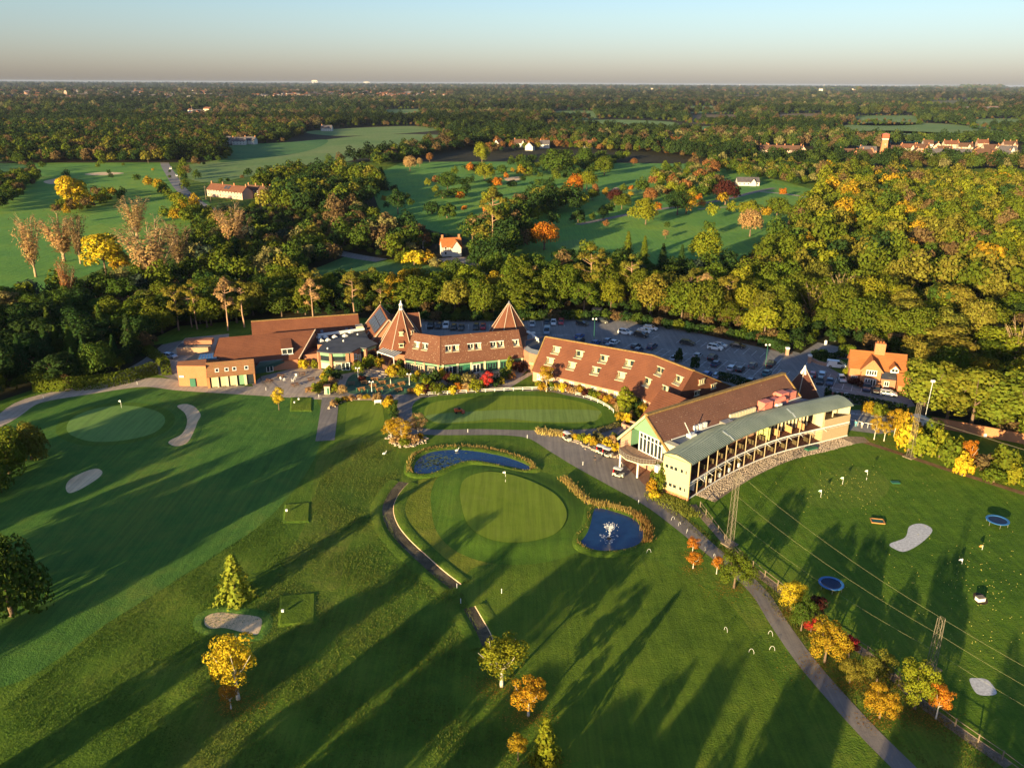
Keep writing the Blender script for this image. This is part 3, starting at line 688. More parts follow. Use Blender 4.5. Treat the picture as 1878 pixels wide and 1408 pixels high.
m.beam(R[2] + Vector((0, 0, .08)), Bk[2] + Vector((0, 0, .08)), .4, .2)
m.beam(R[0] + Vector((-.1, .06, .05)), E[0] + Vector((-.1, .06, .05)), .3, .22)
m.build('ridge_tiles', M_moss, hw_)
m = MB()
ins = [(e * .93 + r * .07) for r, e in zip(R, E)]; ins2 = [(e * .93 + r * .07) for r, e in zip(R, Bk)]
for i in range(2):
    m.add([V3(ins[i], 0), V3(ins[i + 1], 0), V3(ins[i + 1], 3.1), V3(ins[i], 3.1)], [(0, 1, 2, 3)])
    m.add([V3(ins2[i], 0), V3(ins2[i + 1], 0), V3(ins2[i + 1], 3.1), V3(ins2[i], 3.1)], [(0, 1, 2, 3)])
m.add([V3(ins[0], 0), V3(ins[0], 3.1), R[0] - Vector((0, 0, .4)), V3(ins2[0], 3.1), V3(ins2[0], 0)], [(0, 1, 2, 3, 4)])
m.add([V3(ins[2], 0), V3(ins2[2], 0), V3(ins2[2], 3.1), V3(ins[2], 3.1)], [(0, 1, 2, 3)])
m.build('wall', M_brick2, hw_)
ax = (ins[1] - ins[0]).xy.normalized(); az = atan2(ax.y, -ax.x); f_ = Vector((sin(az), cos(az), 0))
for k in range(9):
    window_unit(hw_, ins[0].lerp(ins[1], .07 + k * .107).xy.to_3d() + f_ * .06 + Vector((0, 0, .9)), 1.5, 1.4, az, n=2, curtain=.9)
ax = (ins[2] - ins[1]).xy.normalized(); az = atan2(ax.y, -ax.x); f_ = Vector((sin(az), cos(az), 0))
for k in range(3):
    window_unit(hw_, ins[1].lerp(ins[2], .2 + k * .3).xy.to_3d() + f_ * .06 + Vector((0, 0, .9)), 1.5, 1.4, az, n=2, curtain=.9)

# ---- restaurant range with cone towers
rs = empty('restaurant_range', label='restaurant range with speckled tile roof, paired dormers and green ground floor glazing', cat='building')
R = [Vector(p) for p in ((-27.6, 218.3, 9.7), (-19.8, 215.0, 9.7), (1.8, 222.0, 9.7))]
E = [Vector(p) for p in ((-29.8, 213.4, 4.1), (-19.5, 209.4, 3.5), (3.6, 217.0, 3.2))]
Bk = [Vector((2 * r.x - e.x, 2 * r.y - e.y, 3.4)) for r, e in zip(R, E)]
m = MB()
for i in range(2): m.slab([R[i + 1], R[i], Bk[i], Bk[i + 1]], .25)
m.build('roof', M_tile2, rs)
facet(rs, R[0], R[1], E[0], E[1], [(.25, .42), (.52, .42)], M_tile2, 1.7, 1.5, frame=M_white)
facet(rs, R[1], R[2], E[1], E[2], [(t, .42) for t in (.10, .19, .37, .46, .65, .74, .93)], M_tile2, 1.7, 1.5, frame=M_white)
m = MB(); m.beam(R[1] + Vector((0, -.05, .03)), E[1] + Vector((0, -.05, .03)), .25, .12)
for i in range(2): m.beam(R[i] + Vector((0, 0, .08)), R[i + 1] + Vector((0, 0, .08)), .4, .2)
m.build('ridge_tiles', M_tile2, rs)
ins = [(e * .9 + r * .1) for r, e in zip(R, E)]; ins2 = [(e * .9 + r * .1) for r, e in zip(R, Bk)]
m = MB()
for i in (0, 2): m.add([V3(ins[i], 0), V3(ins[i], 3.6), R[i] - Vector((0, 0, .4)), V3(ins2[i], 3.6), V3(ins2[i], 0)], [(0, 1, 2, 3, 4)])
for i in range(2): m.add([V3(ins2[i], 0), V3(ins2[i + 1], 0), V3(ins2[i + 1], 3.6), V3(ins2[i], 3.6)], [(0, 1, 2, 3)])
m.build('wall', M_brick, rs)
m = MB()
for i in range(2):
    m.add([V3(ins[i], 0), V3(ins[i + 1], 0), V3(ins[i + 1], 3.9 if i == 0 else 3.7), V3(ins[i], 3.9 if i == 0 else 3.7)], [(0, 1, 2, 3)])
m.build('glazed_wall', M_glass, rs)
m = MB()
for i in range(2):
    d = (ins[i + 1] - ins[i]).xy.normalized().to_3d(); f_ = Vector((d.y, -d.x, 0))
    for z, h in ((.2, .35), (3.0 if i == 0 else 2.8, .45)):
        m.beam(V3(ins[i] + f_ * .08, z), V3(ins[i + 1] + f_ * .08, z), .12, h)
m.build('fascia', M_green_p, rs)
for i, ts, w_ in ((0, (.02, .3, .55, .95), M_brick2), (1, (.03, .2, .36, .52, .69, .83, .97), M_creamp)):
    for t in ts:
        p = ins[i].lerp(ins[i + 1], t); d = (ins[i + 1] - ins[i]).xy.normalized().to_3d(); f_ = Vector((d.y, -d.x, 0))
        MB().box(V3(p + f_ * .14, 0), (.5, .3, 3.3), atan2(d.y, d.x)).build('pillar', w_, rs)
d = (ins[2] - ins[1]).xy.normalized(); az = atan2(d.y, -d.x); f_ = Vector((sin(az), cos(az), 0))
for t, w_ in ((.1, 2.0), (.42, 2.2)):
    window_unit(rs, V3(ins[1].lerp(ins[2], t) + f_ * .2, .05), w_, 2.5, az, name='door', n=2, sill=False)
for t in (.28, .6, .76, .9): window_unit(rs, V3(ins[1].lerp(ins[2], t) + f_ * .16, .7), 2.6, 1.8, az, n=3, frame=M_dgreen, sill=False)
MB().beam(V3(ins[1].lerp(ins[2], .27) + f_ * .17, 1.4), V3(ins[1].lerp(ins[2], .36) + f_ * .17, 1.4), .06, 2.6).build('green_door', M_dgreen, rs)
d0 = (ins[1] - ins[0]).xy.normalized(); az1 = atan2(d0.y, -d0.x); f1 = Vector((sin(az1), cos(az1), 0))
for t in (.17, .43, .75): window_unit(rs, V3(ins[0].lerp(ins[1], t) + f1 * .16, .6), 2.0, 1.9, az1, n=3, frame=M_creamp, sill=False)
# ---- cone towers
c1 = empty('cone_tower', label='tall eight sided tiled cone tower with a white cowl on its tip', cat='tower')
cc = (-31.8, 226.4); rot = radians(22.5 + 5)
pyramid(c1, cc, 7.4, 3.6, 14.2, 8, M_tile1, rot, M_verge, 0.55)
MB().prism([(cc[0] + 6.6 * cos(rot + pi * i / 4), cc[1] + 6.6 * sin(rot + pi * i / 4)) for i in range(8)], 0, 3.9).build('wall', M_brick, c1)
m = MB(); m.lathe((cc[0], cc[1], 14.2), [(.62, 0), (.66, .3), (.5, .35)], 10)
for k in range(6): m.tube((cc[0] + .42 * cos(k * pi / 3), cc[1] + .42 * sin(k * pi / 3), 14.5), (cc[0] + .42 * cos(k * pi / 3), cc[1] + .42 * sin(k * pi / 3), 15.7), .07, .07, 5)
m.lathe((cc[0], cc[1], 15.6), [(.62, 0), (.55, .15), (.3, .5), (.12, .9), (.2, 1.0), (.2, 1.2), (.05, 1.35)], 10)
m.build('cowl', M_white, c1)
def on_cone(c, r, zb, za, a, z, rr):  # point on the face with outward azimuth angle a (math angle)
    k = (z - zb) / (za - zb); ap = r * cos(pi / 8); d = ap * (1 - k) + .55 * cos(pi / 8) * k
    return Vector((c[0] + d * cos(a), c[1] + d * sin(a), z))
pc = atan2(10.6, 6.3)
for a, z, w_ in ((radians(-107.5 + 5), 7.9, 1.0), (radians(-62.5 + 0), 7.9, 1.0), (radians(-107.5 + 5), 5.0, 1.2)):
    face = round((a - rot - pi / 8) / (pi / 4)) * (pi / 4) + rot + pi / 8
    P = on_cone(cc, 7.4, 3.6, 14.2, face, z, 1)
    dormer(c1, P, atan2(cos(face), sin(face)), pc, w_, 1.0, n=1, curtain=1.0 if z > 6 else .5)
m = MB(); pp = [V(692, 645, 3.6), V(722, 655, 3.6), V(737, 646, 4.2), V(704, 638, 4.2)]
m.slab(pp, .12).build('porch_roof', M_lead, c1)
m = MB()
for k in range(8): m.beam(pp[0].lerp(pp[1], k / 7) + Vector((0, 0, .08)), pp[3].lerp(pp[2], k / 7) + Vector((0, 0, .08)), .12, .1)
for k in (0, 1): m.beam(pp[k], pp[k].xy.to_3d(), .15, .15)
m.beam(pp[0], pp[1], .2, .25)
m.build('porch_frame', M_white, c1)
c2 = empty('cone_tower', label='smaller tiled cone tower with pale hips behind the restaurant roof, beside the car park', cat='tower')
cc = (-1.0, 238.5); pyramid(c2, cc, 6.4, 4, 13.2, 8, M_tile1, rot, M_verge, 0.25)
MB().prism([(cc[0] + 5.8 * cos(rot + pi * i / 4), cc[1] + 5.8 * sin(rot + pi * i / 4)) for i in range(8)], 0, 4.2).build('wall', M_brick, c2)
MB().lathe((cc[0], cc[1], 13.0), [(.45, 0), (.3, .4), (.08, .9)], 8).build('finial', M_lead, c2)
c3 = empty('cone_tower', label='narrow dark tiled spire with white tip standing at the far end of the clubhouse', cat='tower')
cc = (70.9, 187.3); pyramid(c3, cc, 6.0, 1.2, 10.4, 4, M_tiled, radians(60), M_verge, 0.35)
MB().prism([(cc[0] + 5.4 * cos(radians(60) + pi * i / 2), cc[1] + 5.4 * sin(radians(60) + pi * i / 2)) for i in range(4)], 0, 1.6).build('wall', M_brick, c3)
MB().lathe((cc[0], cc[1], 9.3), [(1.05, 0), (.6, .8), (.32, 1.5), (.1, 2.1)], 4).build('spire_cap', M_white, c3)

# ---- low curved link between restaurant and hotel
lk = empty('link_building', label='low curved brick link with flat dark roof between restaurant and hotel wing', cat='building')
front = [V(962, 652, 0).xy, V(968, 662, 0).xy, V(980, 672, 0).xy, V(995, 676, 0).xy]
fr = [Vector(p) for p in ((3.2, 217.5), (4.6, 214.3), (7.2, 212.2), (10.5, 212.0))]
back = [Vector(p) for p in ((14.5, 219), (13, 226), (9, 230), (3.5, 226))]
MB().prism(fr + back, 0, 5.4, 0).build('wall', M_brick, lk)
cx = sum((p for p in fr + back), Vector((0, 0))) / 8
MB().prism([(cx + (p - cx) * .9) for p in fr + back], 5.40, 5.43).build('flat_roof', M_felt, lk)
m = MB()
for k in range(3): m.slab([V3(fr[k], 5.5), V3(fr[k + 1], 5.5), V3(cx + (fr[k + 1] - cx) * .8, 6.3), V3(cx + (fr[k] - cx) * .8, 6.3)], .12)
m.build('lead_roof_edge', M_lead, lk)
window_unit(lk, (8.6, 211.9, 3.6), 2.4, .9, radians(185), n=3, frame=M_creamp)
MB().beam((4.9, 213.9, 2.6), (7.4, 212.0, 2.6), .3, .7).build('fascia', M_green_p, lk)
dct = MB(); zz = 6.1
pts = [V(967, 608, zz), V(973, 611, zz), V(981, 610, zz)]
for a, b in zip(pts, pts[1:]): dct.beam(a, b, .55, .5)
for k in range(4):
    a = V(977 + k * 3.2, 614 + k * 2.6, zz); dct.beam(a, a + Vector((.2, -1.1, -.6)), .25, .3)
dct.beam(V(976, 613, zz), V(987, 622, zz), .45, .35); dct.beam(V(987, 622, zz), V(986, 624, zz - .7), .4, .4)
dct.build('white_ductwork', M_white, lk)

# ---- brick barn group on the left
b1 = empty('brick_pool_house', label='low orange brick pool house with four small skylights, nearest the gravel path', cat='building')
A_, B_ = Vector((-80.5, 203.6)), Vector((-69.0, 207.2)); u_ = (B_ - A_).normalized(); s_ = Vector((u_.y, -u_.x))
L0 = A_ - u_ * 7.2
MB().prism([L0 + s_ * .2, A_ + s_ * 2.5, A_ - s_ * 3.5, L0 - s_ * 3.5], 0, 5.6).build('wall', M_brick3, b1)
P0, P1 = V3(A_ + s_ * 1.0, 6.0), V3(B_ + s_ * 1.0, 6.0); Q0, Q1 = V3(A_ + s_ * 4.6, 3.1), V3(B_ + s_ * 4.6, 3.1)
m = MB(); m.slab([P0, P1, Q1, Q0], .22); m.slab([P1, P0, V3(A_ - s_ * 3, 4.6), V3(B_ - s_ * 3, 4.6)], .2); m.build('roof', tiles('moss_flecked_tiles', (0.22, 0.10, 0.05), (0.32, 0.16, 0.075), (0.2, 0.2, 0.06), 0.03), b1)
MB().prism([A_ - s_ * 3, B_ - s_ * 3, B_ + s_ * .6, A_ + s_ * .6], 0, 4.3).build('rear_wall', M_brick3, b1)
MB().add([V3(A_ + s_ * 3.9, 0), V3(B_ + s_ * 3.9, 0), V3(B_ + s_ * 3.9, 3.3), V3(A_ + s_ * 3.9, 3.3)], [(0, 1, 2, 3)]).build('glazed_front', M_glass, b1)
for k in range(6):
    p = A_.lerp(B_, .03 + k * .19) + s_ * 4.1
    MB().box(V3(p, 0), (.35 if k % 2 else .6, .35, 3.2), atan2(u_.y, u_.x)).build('pillar', M_brick3 if k in (0, 5) else M_creamp, b1)
for k in range(4):
    p = A_.lerp(B_, .09 + k * .19) + s_ * 4.0
    MB().beam(V3(p, 1.5), V3(p + u_ * 1.7, 1.5), .08, 2.6).build('sliding_panel', M_cream if k != 3 else M_green_p, b1)
for k, t in enumerate((.22, .42, .58, .83)):
    a, b = P0.lerp(P1, t), Q0.lerp(Q1, t); c = a.lerp(b, .58) + Vector((0, 0, .05)); dd = (b - a).normalized(); uu = u_.to_3d()
    m = MB()
    m.slab([c - uu * .5 - dd * .6, c + uu * .5 - dd * .6, c + uu * .5 + dd * .6, c - uu * .5 + dd * .6], .12)
    o = m.build('skylight', M_white, b1)
    n_ = dd.cross(uu); n_ = n_ if n_.z > 0 else -n_
    c2_ = c + n_ * .02
    MB().add([c2_ - uu * .32 - dd * .42, c2_ + uu * .32 - dd * .42, c2_ + uu * .32 + dd * .42, c2_ - uu * .32 + dd * .42], [(0, 1, 2, 3)]).build('pane', M_glass, o)
dv = V(344, 701, 0)
MB().beam(V3(L0.lerp(A_, .38) + s_ * 1.35, 1.1), V3(L0.lerp(A_, .58) + s_ * 1.85, 1.1), .1, 2.2).build('door', M_dgreen, b1)
MB().beam(V3(L0.lerp(A_, .04) + s_ * .42, 2.7), V3(L0.lerp(A_, .2) + s_ * .8, 2.7), .1, .5).build('sign_board', M_white, b1)
MB().prism([V(334, 664, 4.6).xy, V(360, 648, 4.6).xy, V(404, 641, 4.6).xy, V(410, 652, 4.6).xy, V(400, 659, 4.6).xy], 0, 4.6, 0, 1).build('pool_roof', [M_brick3, M_felt], b1)
sk = [V(363, 658, 4.9), V(367, 650, 4.9), V(394, 647, 4.9), V(397, 656, 4.9)]
MB().slab(sk, .25).build('pool_skylight', M_skyl, b1)
m = MB()
for k in range(7): m.beam(sk[0].lerp(sk[3], k / 6) + Vector((0, 0, .06)), sk[1].lerp(sk[2], k / 6) + Vector((0, 0, .06)), .12, .1)
m.build('glazing_bars', M_lead, b1)

b2 = empty('tiled_barn', label='big barn with tall brown tiled roof, white window and green glazed lean-to', cat='barn')
RL, RR = Vector((-81.3, 217.2, 8.4)), Vector((-56.6, 225.6, 8.4)); EL, ER = Vector((-81.0, 207.0, 2.9)), Vector((-59.3, 215.6, 2.9))
BL, BR = Vector((-84, 223.5, 3.2)), Vector((-57, 233, 3.2))
m = MB(); m.slab([RL, RR, ER, EL], .25); m.slab([RR, RL, BL, BR], .25); m.build('roof', M_tile1, b2)
MB().beam(RR + Vector((.1, .0, .05)), ER + Vector((.1, 0, .05)), .3, .25).build('verge_board', M_verge, b2)
m = MB(); o_ = Vector((-.3, .1, -.3))
m.add([V3(ER + o_, 0), ER + o_, RR + o_, BR + o_, V3(BR + o_, 0)], [(0, 1, 2, 3, 4)])
m.add([V3(EL, 0), EL + o_, RL + o_, BL + o_, V3(BL, 0)], [(0, 1, 2, 3, 4)])
m.add([V3(EL.lerp(RL, .06), 0), V3(ER.lerp(RR, .06), 0), V3(ER.lerp(RR, .06), 3.0), V3(EL.lerp(RL, .06), 3.0)], [(0, 1, 2, 3)])
m.add([V3(BL, 0), V3(BR, 0), V3(BR, 3.0), V3(BL, 3.0)], [(0, 1, 2, 3)])
m.build('wall', M_brick, b2)
d = (RR - RL).xy.normalized(); az = atan2(d.y, -d.x)
dormer(b2, ER.lerp(EL, .17).lerp(RR.lerp(RL, .17), .22), az, radians(32), 2.9, 1.5, n=2, curtain=.2, frame=M_white)
MB().prism([(-58.5, 217.5), (-54.5, 219), (-55, 226), (-58.8, 224.5)], 0, 3.4, 0, 1).build('annexe', [M_brick, M_tile1], b2)
gl = [V(466, 686, 0), V(527, 676, 0)]; gt = [V(477, 664, 3.2), V(518, 659, 3.2)]
gb = [g + Vector((-1.5, 4.5, 0)) for g in gl]
m = MB(); m.add([gl[0], gl[1], gl[1] + Vector((0, 0, 1.2)), gl[0] + Vector((0, 0, 1.2))], [(0, 1, 2, 3)]); m.slab([gl[0] + Vector((0, 0, 1.2)), gl[1] + Vector((0, 0, 1.2)), gt[1], gt[0]], .15)
m.slab([gt[0], gt[1], gt[1] + Vector((-.8, 3, .1)), gt[0] + Vector((-.8, 3, .1))], .15)
m.build('lean_to', M_teal, b2)
m = MB(); m.beam(gl[0] + Vector((0, 0, 1.25)), gt[0] + Vector((0, 0, .05)), .12, .12); m.beam(gl[1] + Vector((0, 0, 1.25)), gt[1] + Vector((0, 0, .05)), .12, .12); m.beam(gt[0] + Vector((0, 0, .05)), gt[1] + Vector((0, 0, .05)), .12, .12); m.build('lean_to_frame', M_lead, b2)
gm = gl[0].lerp(gl[1], .47); dg = (gl[1] - gl[0]).xy.normalized()
window_unit(b2, gm + Vector((dg.y, -dg.x, 0)) * .25, 1.9, 2.6, atan2(dg.y, -dg.x), name='door', n=2, sill=False, curtain=0)
b3 = empty('rear_barn', label='long narrow rear barn with brown tiled roof in front of the trees', cat='barn')
gable(b3, (-77.6, 235.3, 8), (-48.0, 244.2, 8), 5.2, 3.4, M_brick, M_tile1, ridge=M_moss)
for t in (.42, .88, .93, .64):
    a = Vector((-77.6, 235.3, 8)).lerp(Vector((-48, 244.2, 8)), t); s = Vector((.288, -.957, 0)); c = a + s * 4.0 + Vector((0, 0, -3.5)); uu = Vector((.957, .288, 0)); dd = (s * .75 + Vector((0, 0, -.66)))
    MB().slab([c - uu * .4 - dd * .5, c + uu * .4 - dd * .5, c + uu * .4 + dd * .5, c - uu * .4 + dd * .5], .1).build('skylight', M_lead, b3)
MB().box((-46.8, 240.5, 0), (2.2, 3.5, 5.5), radians(17)).build('stair_turret', M_creamp, b3)
window_unit(b3, (-46.3, 238.6, 3.2), 1.2, 1.7, radians(165), n=1)
fl = empty('flat_roof_block', label='flat dark roof with white domed rooflights between the barns and the pavilion', cat='building')
FP = [V(582, 632, 5.0).xy, V(581, 622, 5.0).xy, V(668, 606, 5.0).xy, V(676, 620, 5.0).xy, V(640, 632, 5.0).xy]
MB().prism(FP, 0, 5.0, 0, 1).build('wall', [M_brick, M_felt], fl)
m = MB(); m.beam(V(580, 615, 5.6), V(668, 603, 5.6), .4, .7); m.build('parapet', M_white, fl)
for k, (x, y) in enumerate(((585, 620), (589, 626), (597, 619), (602, 625), (614, 619), (633, 617), (625, 612), (643, 610))):
    c = V(x, y, 5.0); MB().lathe((c.x, c.y, 5.02), [(.9, 0), (.85, .25), (.1, .8)], 4).build('rooflight', M_white, fl)

# ---- pavilion with flat curved roof
pv = empty('round_pavilion', label='two storey pavilion with bowed flat grey roof, brick piers and green bands', cat='pavilion')
ZP = 5.2
PR = [V(*p, ZP).xy for p in ((581, 644), (588, 634), (602, 625), (622, 620), (648, 617), (672, 619), (693, 630), (680, 635), (672, 638), (660, 637), (645, 645), (628, 647), (605, 647))]
MB().prism(PR, ZP - .3, ZP).build('roof', M_felt2, pv)
cp = sum(PR, Vector((0, 0))) / len(PR)
WI = [cp + (p - cp) * .93 for p in PR]
MB().prism(WI, 0, ZP - .3).build('glazed_wall', M_glass, pv)
ci = [0, 12, 11, 10]
m = MB()
for z, h in ((ZP - .75, .85), (2.3, .55)):
    for a, b in zip(ci, ci[1:]):
        pa, pb = WI[a] + (WI[a] - cp).normalized() * .12, WI[b] + (WI[b] - cp).normalized() * .12
        m.beam(V3(pa, z), V3(pb, z), .2, h)
for a, b in ((9, 8), (8, 7), (7, 6)): m.beam(V3(WI[a], ZP - .8), V3(WI[b], ZP - .8), .25, .7)
m.build('green_band', M_green_p, pv)
m = MB()
for a, b in ((12, 0), (12, 11)):
    pa, pb = WI[a] + (WI[a] - cp).normalized() * .1, WI[b] + (WI[b] - cp).normalized() * .1
    m.beam(V3(pa, 1.1), V3(pb, 1.1), .1, 1.7)
m.build('white_panel', M_creamp, pv)
for a, t in ((0, 0), (12, 0), (11, .5), (10, 0), (9, 0), (8, 0)):
    p = WI[a].lerp(WI[(a - 1) % 13], t); d = (p - cp).normalized()
    MB().box(V3(p + d * .15, 0), (.9, .7, ZP - .4), atan2(d.y, d.x) + pi / 2).build('brick_pier', M_brick, pv)
MB().add([V3(WI[10] + Vector((.1, -.1)), 0), V3(WI[9] + Vector((.1, -.1)), 0), V3(WI[9] + Vector((.1, -.1)), ZP - .35), V3(WI[10] + Vector((.1, -.1)), ZP - .35)], [(0, 1, 2, 3)]).build('brick_wall', M_brick, pv)
MB().beam(V(622, 648, 4.6) + Vector((0, -.4, 0)), V(635, 648, 4.6) + Vector((0, -.4, 0)), .1, .5).build('sign_board', M_white, pv)
MB().prism([WI[12] + Vector((0.6, -.1)), WI[12] + Vector((1.2, -1.1)), WI[11] + Vector((0, -1.6)), WI[10] + Vector((-.6, -1)), WI[10] + Vector((-.9, 0))], 2.45, 2.62).build('balcony', M_creamp, pv)
window_unit(pv, V3((WI[11].lerp(WI[10], .25)) + Vector((0, -.45)), 0.05), 2.4, 2.3, radians(182), name='door', n=2, sill=False)
window_unit(pv, V3(WI[10].lerp(WI[9], .35) + Vector((.2, -.3)), 2.6), 1.1, 1.5, radians(140), n=1, curtain=1)
window_unit(pv, V3(WI[10].lerp(WI[9], .8) + Vector((.2, -.3)), 1.0), 1.6, 2.4, radians(140), n=2, curtain=.6)
for x, y in ((601, 640), (630, 626), (656, 614)):
    c = V(x, y, ZP); MB().lathe((c.x, c.y, ZP), [(.25, 0), (.25, .35), (.1, .45)], 6).build('roof_vent', M_white, pv)

# ---- steep gabled hall with solar panels
sh = empty('gabled_hall', label='steep tiled hall with dark solar panels, behind the cone tower', cat='building')
A_, B_ = Vector((-40.6, 244.5, 10.8)), Vector((-36.5, 232.5, 9.6))
u, s, _r = gable(sh, A_, B_, 6.4, 3.4, M_brick, M_tile1, verge=M_verge)
e = s * 1.0
sl = [A_.lerp(B_, .12), A_.lerp(B_, .92)]; dn = (s * 6.4 + Vector((0, 0, 3.4 - 10.2))); nn = u.cross(dn.normalized()); nn = nn if nn.z > 0 else -nn
for i in range(5):
    for j in range(2):
        a, b = sl[0].lerp(sl[1], i / 5 + .01), sl[0].lerp(sl[1], (i + 1) / 5 - .01)
        k0, k1 = .06 + j * .3, .06 + (j + 1) * .3 - .02
        MB().slab([a + dn * k0 + nn * .12, b + dn * k0 + nn * .12, b + dn * k1 + nn * .12, a + dn * k1 + nn * .12], .06).build('solar_panel', M_solar, sh)
for t in (.3, .6):
    c = A_.lerp(B_, t) + dn * .85 + nn * .06
    MB().slab([c - u * .5 - dn.normalized() * .5, c + u * .5 - dn.normalized() * .5, c + u * .5 + dn.normalized() * .5, c - u * .5 + dn.normalized() * .5], .1).build('skylight', M_lead, sh)
cr = empty('cross_wing', label='brown tiled cross wing with brick gable, behind the white capped cone tower', cat='building')
gable(cr, V(706, 577, 8.5), V(766, 573, 8.5), 4.5, 3.6, M_brick, M_tile1, verge=M_verge)

# ---- clubhouse with big gable, flat roof and two storey driving range
cb = empty('clubhouse', label='clubhouse with mossy brown roof, green gable front and round balcony on white posts', cat='clubhouse')
A_, B_ = Vector((27.6, 153.8, 12.0)), Vector((63.2, 179.3, 12.0))
u = Vector((.813, .582, 0)); s = Vector((.582, -.813, 0)); UPV = Vector((0, 0, 1))
def C(a, n, z): return Vector((A_.x, A_.y, 0)) + u * a + s * n + UPV * z
Lr = (B_ - A_).length
m = MB()
m.slab([C(-.5, 0, 12), C(Lr, 0, 12), C(Lr, 5.1, 7.9), C(1.5, 5.1, 7.9), C(1.5, 7.0, 6.4), C(-.5, 7.0, 6.4)], .3)
m.build('roof', M_tile3, cb)
m = MB(); m.slab([C(-.5, 0, 12), C(Lr, 0, 12), C(Lr, -7.6, 4.2), C(-.5, -7.6, 4.2)], .3); m.build('roof', M_tile1, cb)
m = MB(); m.beam(C(-.5, 0, 12.15), C(Lr + .1, 0, 12.15), .9, .35); m.beam(C(Lr, 0, 12.1), C(Lr, 5.1, 8.0), .3, .3)
m.build('ridge_tiles', M_moss, cb)
m = MB(); m.beam(C(-.6, 0, 11.85), C(-.6, -7.8, 3.9), .25, .5); m.build('verge_board', plain('sage_verge_board', (.40, .48, .27), .6), cb)
m = MB(); m.beam(C(-.6, 0, 11.85), C(-.6, 7.3, 6.1), .25, .5); m.build('verge_board', M_moss, cb)
# gable wall: brick below, green boards above, opening with balcony between
m = MB()
m.add([C(0, -7.4, 0), C(0, 7.0, 0), C(0, 7.0, 3.4), C(0, -7.4, 3.4)], [(0, 1, 2, 3)])
m.add([C(0, -7.4, 3.4), C(0, -4.4, 3.4), C(0, -4.4, 7.4), C(0, -7.4, 4.2)], [(0, 1, 2, 3)])
m.add([C(0, 5.6, 3.4), C(0, 7.0, 3.4), C(0, 7.0, 6.0), C(0, 5.6, 7.1)], [(0, 1, 2, 3)])
m.add([C(0, -7.4, 0), C(Lr, -7.4, 0), C(Lr, -7.4, 4.2), C(0, -7.4, 4.2)], [(0, 1, 2, 3)])
m.add([C(Lr - .3, -7.4, 0), C(Lr - .3, 7, 0), C(Lr - .3, 7, 6), C(Lr - .3, 0, 11.6), C(Lr - .3, -7.4, 4.2)], [(0, 1, 2, 3, 4)])
m.add([C(0, 7, 0), C(Lr, 7, 0), C(Lr, 7, 7.6), C(0, 7, 6)], [(0, 1, 2, 3)])
m.build('wall', M_brick2, cb)
m = MB(); m.add([C(-.02, -3.8, 7.7), C(-.02, 4.2, 7.7), C(-.02, 4.2, 8.2), C(-.02, 0, 11.7), C(-.02, -3.8, 7.8)], [(0, 1, 2, 3, 4)])
m.add([C(0.0, -4.4, 3.5), C(2.6, -4.4, 3.5), C(2.6, -4.4, 7.7), C(0, -4.4, 7.4)], [(0, 1, 2, 3)])
m.add([C(2.6, -4.4, 3.5), C(2.6, -1.9, 3.5), C(2.6, -1.9, 7.9), C(2.6, -4.4, 7.9)], [(0, 1, 2, 3)])
m.add([C(.1, -1.9, 3.5), C(2.6, -1.9, 3.5), C(2.6, -1.9, 7.9), C(.1, -1.9, 7.9)], [(0, 1, 2, 3)])
m.build('green_boarding', M_green_p, cb)
MB().add([C(.1, -1.9, 3.5), C(.1, 5.6, 3.5), C(.1, 5.6, 7.3), C(.1, 4.2, 7.7), C(.1, -1.9, 7.7)], [(0, 1, 2, 3, 4)]).build('pane', M_glass, cb)
m = MB()
for k in range(8):
    n_ = -1.9 + k * 1.07; top = 7.7 if n_ < 4.3 else 7.2
    m.beam(C(.0, n_, 3.5), C(.0, n_, top), .22, .22)
m.beam(C(.0, -1.9, 3.6), C(.0, 5.6, 3.6), .2, .2); m.beam(C(.0, -1.9, 6.6), C(.0, 5.4, 6.6), .14, .14); m.beam(C(.0, -1.9, 7.65), C(.0, 4.3, 7.65), .22, .22)
m.build('window_frame', M_white, cb)
bal = [C(0, -5.2, 0), C(-2.6, -5.0, 0), C(-4.6, -3.0, 0), C(-5.3, 0, 0), C(-4.4, 3.2, 0), C(-2.2, 5.2, 0), C(0, 5.6, 0)]
MB().prism([p.xy for p in bal] , 3.25, 3.5, 0, 1).build('balcony', [M_creamp, plain('balcony_decking', (.36, .22, .15), .85, var=.2)], cb)
m = MB()
for a, b in zip(bal, bal[1:]):
    for z in (3.95, 4.5): m.beam(V3(a, z), V3(b, z), .06, .06)
    for k in range(5): q = a.lerp(b, k / 5); m.beam(V3(q, 3.5), V3(q, 4.5), .06, .06)
m.build('railing', M_metal, cb)
for a, n_ in ((-3.9, -3.2), (-4.3, 2.4)):
    MB().tube(C(a, n_, 0), C(a, n_, 3.3), .2, .2, 8).build('post', M_white, cb)
azf = atan2(-u.x, -u.y)
for n_, w_, z, h, nn_ in ((-6.3, 1.2, 1.2, 1.3, 2), (-3.6, 1.6, .8, 1.7, 2), (-1.0, 1.8, .6, 1.9, 2), (-3.2, 1.4, 2.75, .5, 1), (2.2, .9, 1.3, 1.9, 1), (4.6, 1.0, 1.5, 1.5, 1)):
    window_unit(cb, C(-.06, n_, z), w_, h, azf, n=nn_, frame=M_creamp, curtain=.2)
MB().beam(C(-.05, 3.2, 1.1), C(-.05, 4.1, 1.1), .1, 2.2).build('door', M_dgreen, cb)
MB().slab([C(-.3, 5.1, 7.9), C(.2, 9.6, 7.9), C(1.5, 9.6, 7.9), C(1.4, 5.1, 7.9)], 2.4).build('parapet', M_creamp, cb)
